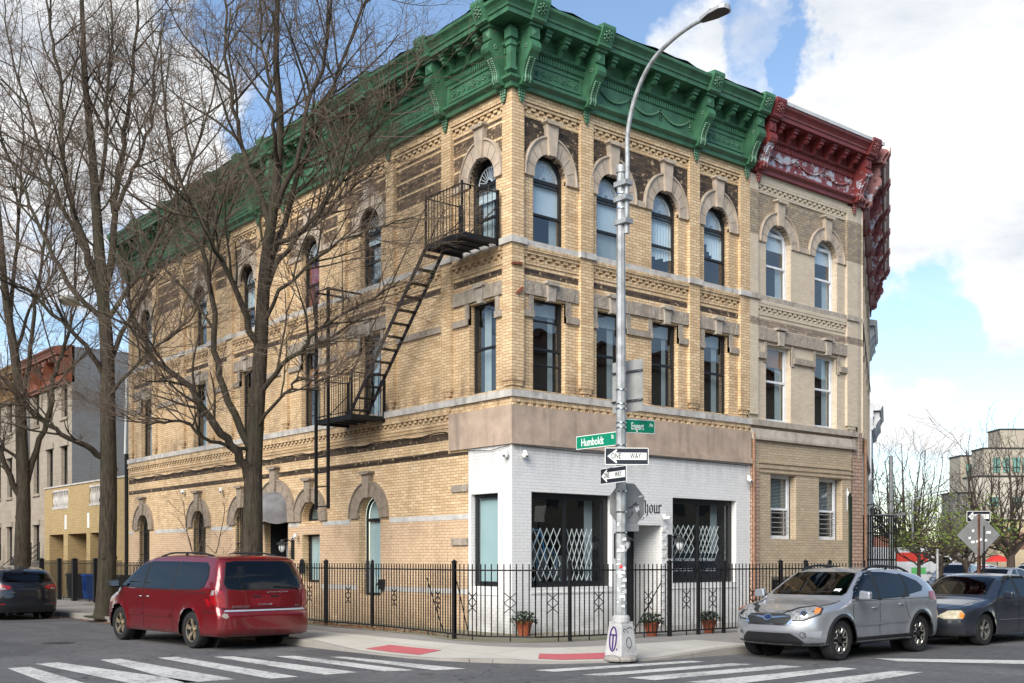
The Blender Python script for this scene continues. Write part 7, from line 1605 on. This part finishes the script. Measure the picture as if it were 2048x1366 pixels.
# --- silver crossover
XV = dict(L=4.45, W=1.79, R=.342, axles=(1.36, -1.275), bot=.26, belt=.99, tumble=.42, xn=1.25, xt=1.5, nose=.13, tail=.10, crown=.05, fcurve=.36, rcurve=.22, edge=1.25, wheel='x', rimm='rim', smooth=13, flare=.04, clad=.05, gap=.05,
    top=[(-2.3, .93), (-2.2, 1.02), (-2.08, 1.14), (-1.88, 1.33), (-1.5, 1.455), (-1.0, 1.52), (-.3, 1.555), (.15, 1.535), (.42, 1.47), (1.2, 1.02), (1.35, .985), (1.75, .93), (2.05, .84), (2.2, .74), (2.3, .70)],
    rear=[(.2, -2.1), (.4, -2.2), (.65, -2.22), (.9, -2.19), (1.0, -2.15), (1.12, -2.08), (1.25, -1.94), (1.42, -1.72), (1.6, -1.5)], front=[(.2, 2.05), (.32, 2.14), (.5, 2.22), (.62, 2.215), (.8, 2.17), (.95, 2.05)],
    glass=[('side_window', 'L', [(1.02, 1.02), (.18, 1.0), (.18, 1.47), (.30, 1.465), (.52, 1.37), (.82, 1.19)]), ('side_window', 'L', [(.10, 1.0), (-.62, 1.02), (-.86, 1.16), (-.82, 1.42), (-.3, 1.47), (.10, 1.475)]), ('side_window', 'L', [(-.90, 1.06), (-1.42, 1.12), (-1.5, 1.2), (-1.36, 1.30), (-.98, 1.405), (-.88, 1.41)]),
           ('windshield', 'F', [(-.70, 1.075), (.70, 1.075), (.735, 1.12), (.60, 1.45), (.4, 1.47), (-.4, 1.47), (-.60, 1.45), (-.735, 1.12)]), ('rear_window', 'B', [(-.6, 1.1), (.6, 1.1), (.5, 1.38), (-.5, 1.38)])],
    decals=[('pillar_trim', 'L', [(.22, .985), (.06, .985), (.06, 1.49), (.22, 1.485)], 'trim', .004), ('pillar_trim', 'L', [(-.62, 1.0), (-.92, 1.03), (-.92, 1.42), (-.8, 1.44)], 'trim', .0035), ('headlight_housing', (math.radians(32),), [(.06, .74), (.22, .67), (.42, .675), (.69, .785), (.73, .885), (.60, .925), (.34, .89), (.09, .81)], 'trim', .007), ('headlight', (math.radians(32),), [(.09, .735), (.23, .69), (.40, .695), (.66, .80), (.70, .88), (.60, .905), (.36, .87), (.12, .79)], 'lamp_clear', .010), ('headlight_bezel', (math.radians(32),), ell(.42, .785, .062, .05), 'chrome', .014), ('headlight_lens', (math.radians(32),), ell(.42, .785, .04, .033), 'trim', .018), ('indicator', (math.radians(32),), [(.58, .79), (.665, .81), (.69, .87), (.61, .885)], 'amber', .016),
            ('grille', 'F', [(-.40, .60), (.40, .60), (.48, .72), (.42, .80), (-.42, .80), (-.48, .72)], 'chrome', .008), ('grille_mesh', 'F', [(-.36, .625), (.36, .625), (.435, .72), (.38, .775), (-.38, .775), (-.435, .72)], 'trim', .013), ('grille_bar', 'F', [(-.39, .735), (-.1, .705), (.1, .705), (.39, .735), (.39, .755), (.1, .735), (-.1, .735), (-.39, .755)], 'chrome', .02), ('emblem_rim', 'F', ell(0, .72, .085, .048), 'chrome', .024), ('emblem', 'F', ell(0, .72, .066, .035), plain('blue_enamel', (.008, .02, .07), .4), .028),
            ('lower_intake', 'F', [(-.60, .33), (.60, .33), (.52, .41), (.42, .475), (-.42, .475), (-.52, .41)], 'trim', .010), ('bumper_cladding', 'F', [(-.86, .26), (.86, .26), (.86, .32), (.62, .31), (.5, .35), (-.5, .35), (-.62, .31), (-.86, .32)], 'trim', .013), ('fog_lamp_recess', 'Fm', [(.55, .44), (.82, .40), (.84, .52), (.62, .49)], 'p_grey', .006), ('fog_lamp', (math.radians(20),), ell(.50, .455, .055, .05), 'chrome', .012), ('fog_lens', (math.radians(20),), ell(.50, .455, .038, .035), 'lamp_clear', .018),
            ('sill_cladding', 'L', seg(-.9, .98, .26, .37), 'trim', .01), ('side_moulding', 'L', seg(.02, .92, .565, .61), 'p_silver', .016), ('side_moulding', 'L', seg(-.82, -.01, .58, .625), 'p_silver', .016), ('taillight', 'L', [(-1.85, .93), (-1.62, .98), (-1.68, 1.1), (-1.98, 1.12), (-2.1, 1.0)], 'taillight', .012), ('taillight', 'Bm', [(.5, .92), (.8, .92), (.75, 1.08), (.52, 1.05)], 'taillight', .01), ('rear_cladding', 'B', seg(-.8, .8, .3, .5), 'trim', .01), ('screen_sticker', 'F', seg(-.62, -.45, 1.12, 1.17), 'sticker', .012) if False else ('inspection_sticker', 'F', seg(.48, .60, 1.13, 1.18), 'sticker', .010)],
    seams=[([(.14, 1.5), (.14, .36)], 'L', .005), ([(1.0, .98), (1.0, .6), (.93, .36)], 'L', .005), ([(-.72, .98), (-.84, .7), (-.9, .62)], 'L', .005), ([(1.18, .74), (1.9, .60), (2.13, .0)], 'T', .005), ([(1.18, .74), (1.5, .72), (1.78, .66)], 'T', .005), ([(-1.8, .99), (1.05, .985)], 'L', .004), ([(-.7, .635), (.7, .635)], 'F', .003)],
    handles=[(.34, .86, .17, 'p_silver'), (-.56, .90, .17, 'p_silver')], mirror=(.88, 1.02, 'p_silver'), rails=(-1.35, .25, .60, .055), railr=.022)
xv, xc = car(XV, 'crossover_car', 'silver crossover car with black and silver wheels parked in front of the pale house', (2.88, -6.1, 0), 3.19, 'p_silver', 'car')
xv.scale = (1.03, 1.03, 1.03)
m = MB()
for y0, y1 in ((-.55, .05), (.05, .6)):
    a = xc.bvh.ray_cast(Vector((4, y0, 1.1)), Vector((-1, 0, 0)))[0]; b = xc.bvh.ray_cast(Vector((4, y1, 1.12)), Vector((-1, 0, 0)))[0]; m.tube([a + Vector((.03, 0, .02)), b + Vector((.02, 0, .03))], .008, 4)
m.build('wiper', 'trim', xv)
# --- dark sedan
SED = dict(L=4.81, W=1.82, R=.325, axles=(1.47, -1.27), bot=.20, belt=.93, tumble=.44, xn=1.3, xt=1.5, nose=.13, tail=.12, crown=.05, fcurve=.36, rcurve=.28, edge=1.35, wheel='s', rimm='rim', smooth=15, flare=.028, gap=.05,
    top=[(-2.5, .90), (-2.3, .97), (-1.85, 1.02), (-1.65, 1.04), (-1.35, 1.2), (-.95, 1.37), (-.5, 1.43), (.0, 1.45), (.3, 1.415), (.55, 1.33), (1.2, .965), (1.4, .93), (1.9, .84), (2.2, .75), (2.4, .64), (2.5, .6)],
    rear=[(.2, -2.3), (.4, -2.38), (.65, -2.4), (.9, -2.35), (1.1, -2.3)], front=[(.15, 2.28), (.25, 2.35), (.45, 2.405), (.6, 2.39), (.75, 2.3), (.9, 2.1)],
    glass=[('side_window', 'L', [(.98, .965), (.12, .95), (.12, 1.36), (.28, 1.36), (.5, 1.27), (.8, 1.1)]), ('side_window', 'L', [(.04, .95), (-.78, .955), (-.92, 1.05), (-.80, 1.28), (-.5, 1.36), (.04, 1.375)]), ('side_window', 'L', [(-.98, .975), (-1.35, .995), (-1.1, 1.16), (-.9, 1.24)]), ('windshield', 'F', [(-.70, 1.01), (.70, 1.01), (.60, 1.34), (.4, 1.37), (-.4, 1.37), (-.60, 1.34)]), ('rear_window', 'B', [(-.62, 1.07), (.62, 1.07), (.52, 1.32), (-.52, 1.32)])],
    decals=[('headlight_housing', (math.radians(30),), [(.11, .60), (.26, .53), (.64, .54), (.69, .64), (.62, .745), (.34, .73)], 'trim', .007), ('headlight', (math.radians(30),), [(.14, .60), (.28, .55), (.62, .56), (.66, .64), (.60, .72), (.36, .71)], 'lamp_yellowed', .010), ('indicator', (math.radians(30),), [(.56, .57), (.635, .575), (.655, .64), (.6, .69), (.56, .66)], 'amber', .015), ('pillar_trim', 'L', [(.14, .955), (.02, .955), (.02, 1.38), (.14, 1.37)], 'trim', .0035), ('grille', 'F', [(-.34, .56), (.34, .56), (.42, .66), (-.42, .66)], 'trim', .008), ('grille_bar', 'F', [(-.38, .60), (.38, .60), (.39, .62), (-.39, .62)], 'chrome', .014), ('grille_bar', 'F', [(-.35, .565), (.35, .565), (.36, .58), (-.36, .58)], 'chrome', .014), ('emblem', 'F', ell(0, .61, .05, .035), 'chrome', .02), ('lower_intake', 'F', seg(-.5, .5, .25, .36), 'trim', .008),
            ('side_moulding', 'L', seg(.1, .95, .50, .515), 'chrome', .012), ('side_moulding', 'L', seg(-.8, .06, .50, .515), 'chrome', .012), ('window_visor', 'L', [(.12, 1.34), (.12, 1.385), (.3, 1.38), (.52, 1.28), (.5, 1.25), (.28, 1.34)], 'well', .02), ('window_visor', 'L', [(.04, 1.35), (.04, 1.39), (-.5, 1.38), (-.5, 1.34)], 'well', .02), ('taillight', 'Bm', [(.5, .75), (.85, .75), (.8, .9), (.5, .88)], 'taillight', .008)],
    seams=[([(.08, 1.4), (.08, .3)], 'L', .005), ([(1.02, .93), (1.05, .6), (1.0, .3)], 'L', .005), ([(-.86, .93), (-.93, .7), (-.98, .6)], 'L', .005), ([(1.15, .74), (1.9, .62), (2.22, .3), (2.24, .0)], 'T', .005), ([(-.7, .5), (.7, .5)], 'F', .004), ([(-1.9, .93), (1.1, .925)], 'L', .004)],
    handles=[(.26, .80, .17, 'p_navy'), (-.66, .82, .17, 'p_navy')], mirror=(.84, .95, 'p_navy'))
sd, sc_ = car(SED, 'sedan_car', 'dark graphite sedan parked right behind the silver crossover', (8.15, -6.05, 0), PI, 'p_navy', 'car')
# --- black hatchback seen from behind at the left
HB = dict(XV); HB.update(L=4.42, W=1.78, R=.33, bot=.22, wheel='s', rimm='rim', gap=.05); HB.pop('clad'); HB.pop('rails')
HB['decals'] = [('taillight', 'Bm', [(.46, .90), (.80, .84), (.85, .98), (.80, 1.04), (.48, .98)], 'taillight', .012), ('reversing_lamp', 'Bm', [(.60, .89), (.74, .87), (.76, .91), (.62, .93)], 'lamp_clear', .016), ('rear_bumper', 'B', seg(-.72, .72, .28, .42), 'trim', .01), ('plate_recess', 'B', seg(-.27, .27, .68, .82), 'well', .006), ('reflector', 'Bm', seg(.62, .78, .45, .48), 'taillight', .014)]
HB['glass'] = [g_ for g_ in XV['glass'] if g_[0] != 'rear_window'] + [('rear_window', 'B', [(-.66, 1.08), (.66, 1.08), (.70, 1.14), (.56, 1.39), (-.56, 1.39), (-.70, 1.14)])]
hb, hc = car(HB, 'hatchback_car', 'black hatchback car cut off by the left edge of the picture', (-5.45, 17.35, 0), PI / 2, 'p_black', 'car')
on_back(hc, 'SUBARU', .42, .80, .035, hb, sx=1.6); on_back(hc, 'IMPREZA', -.5, .84, .03, hb, sx=1.5)
m = MB(); q = hc.bvh.ray_cast(Vector((-1.2, 0, 4)), Vector((0, 0, -1)))[0]; m.prism([(-.07, 0), (.07, 0), (-.05, .05)], lambda a, b, t: (q.x + a, t, q.z + b), -.015, .015); m.build('aerial_fin', 'p_black', hb)
# --- far traffic
FAR = dict(SED); FAR['decals'] = []; FAR['seams'] = []; FARX = dict(XV); FARX['decals'] = [XV['decals'][3], XV['decals'][4], XV['decals'][0]]; FARX['seams'] = []
yaw_e = 0.0
def far(S, label, px, Y, paint, rz, kind='parked_car'):
    b = g(px, Y); return car(S, kind, label, (b.x, b.y, 0), rz, paint, 'car', 'parked cars in the distance')[0]
far(FAR, 'pale grey distant car just above the dark sedan roof', 1995, 43, 'p_grey', PI + .1); far(FARX, 'white distant car at the right edge above the sedan', 2075, 49, 'p_white', PI + .1); far(FARX, 'light grey distant car behind the leafing tree trunks', 1912, 54, 'p_grey', PI + .3); far(FAR, 'white distant car half hidden behind the rusty post', 1955, 66, 'p_white', PI); far(FARX, 'dark distant car parked beyond the iron fence', 1765, 64, 'p_black', .6); far(FAR, 'red distant car seen through the tall iron fence', 1748, 80, plain('dull_red_paint', (.3, .02, .02), .3), .4)
# moving box truck in the background, standing still here
tb = g(1832, 58); tk = empty('box_truck', (tb.x, tb.y, 0), -math.atan2(.6345, .7729) + .0 + PI * 0, 'white box truck with red and green panels passing behind the silver car roof', 'truck')
def TB(fn, name, mat, par=None): mm = MB(); fn(mm); q = mm.build(name, mat, par or tk); return q
bd = TB(lambda m: m.box(-2.6, .35, -1.0, 1.0, .6, 2.35), 'cargo_box', 'p_white'); bv = bd.modifiers.new('b', 'BEVEL'); bv.width = .05; bv.segments = 2
TB(lambda m: m.box(-1.35, .25, -1.006, -1.001, 1.62, 2.08), 'red_panel', plain('red_panel_paint', (.65, .05, .03), .5), bd); TB(lambda m: m.box(-.6, .15, -1.006, -1.001, .98, 1.32), 'green_panel', plain('green_panel_paint', (.13, .50, .15), .5), bd); TB(lambda m: m.box(.5, 2.0, -1.002, -.999, .70, .80), 'red_stripe', 'sign_red', bd)
cb = MB(); cb.prism([(.35, .5), (2.9, .5), (2.9, 1.05), (1.9, 1.25), (1.35, 1.95), (.35, 2.05)], lambda a, b, t: (a, t, b), -.95, .95); q = cb.build('cab', 'p_white', tk); bv = q.modifiers.new('b', 'BEVEL'); bv.width = .08; bv.segments = 3
TB(lambda m: m.prism([(.75, 1.25), (1.75, 1.25), (1.3, 1.85), (.75, 1.88)], lambda a, b, t: (a, t, b), -.96, -.953), 'cab_window', 'car_glass', q)
for x in (-1.7, 2.0):
    for y in (-.88, .88): wheel(tk, x, y, .37, .24, 's', 1 if y > 0 else -1, 'rim')
TB(lambda m: m.box(-2.5, 2.7, -.8, .8, .4, .6), 'chassis', 'well')
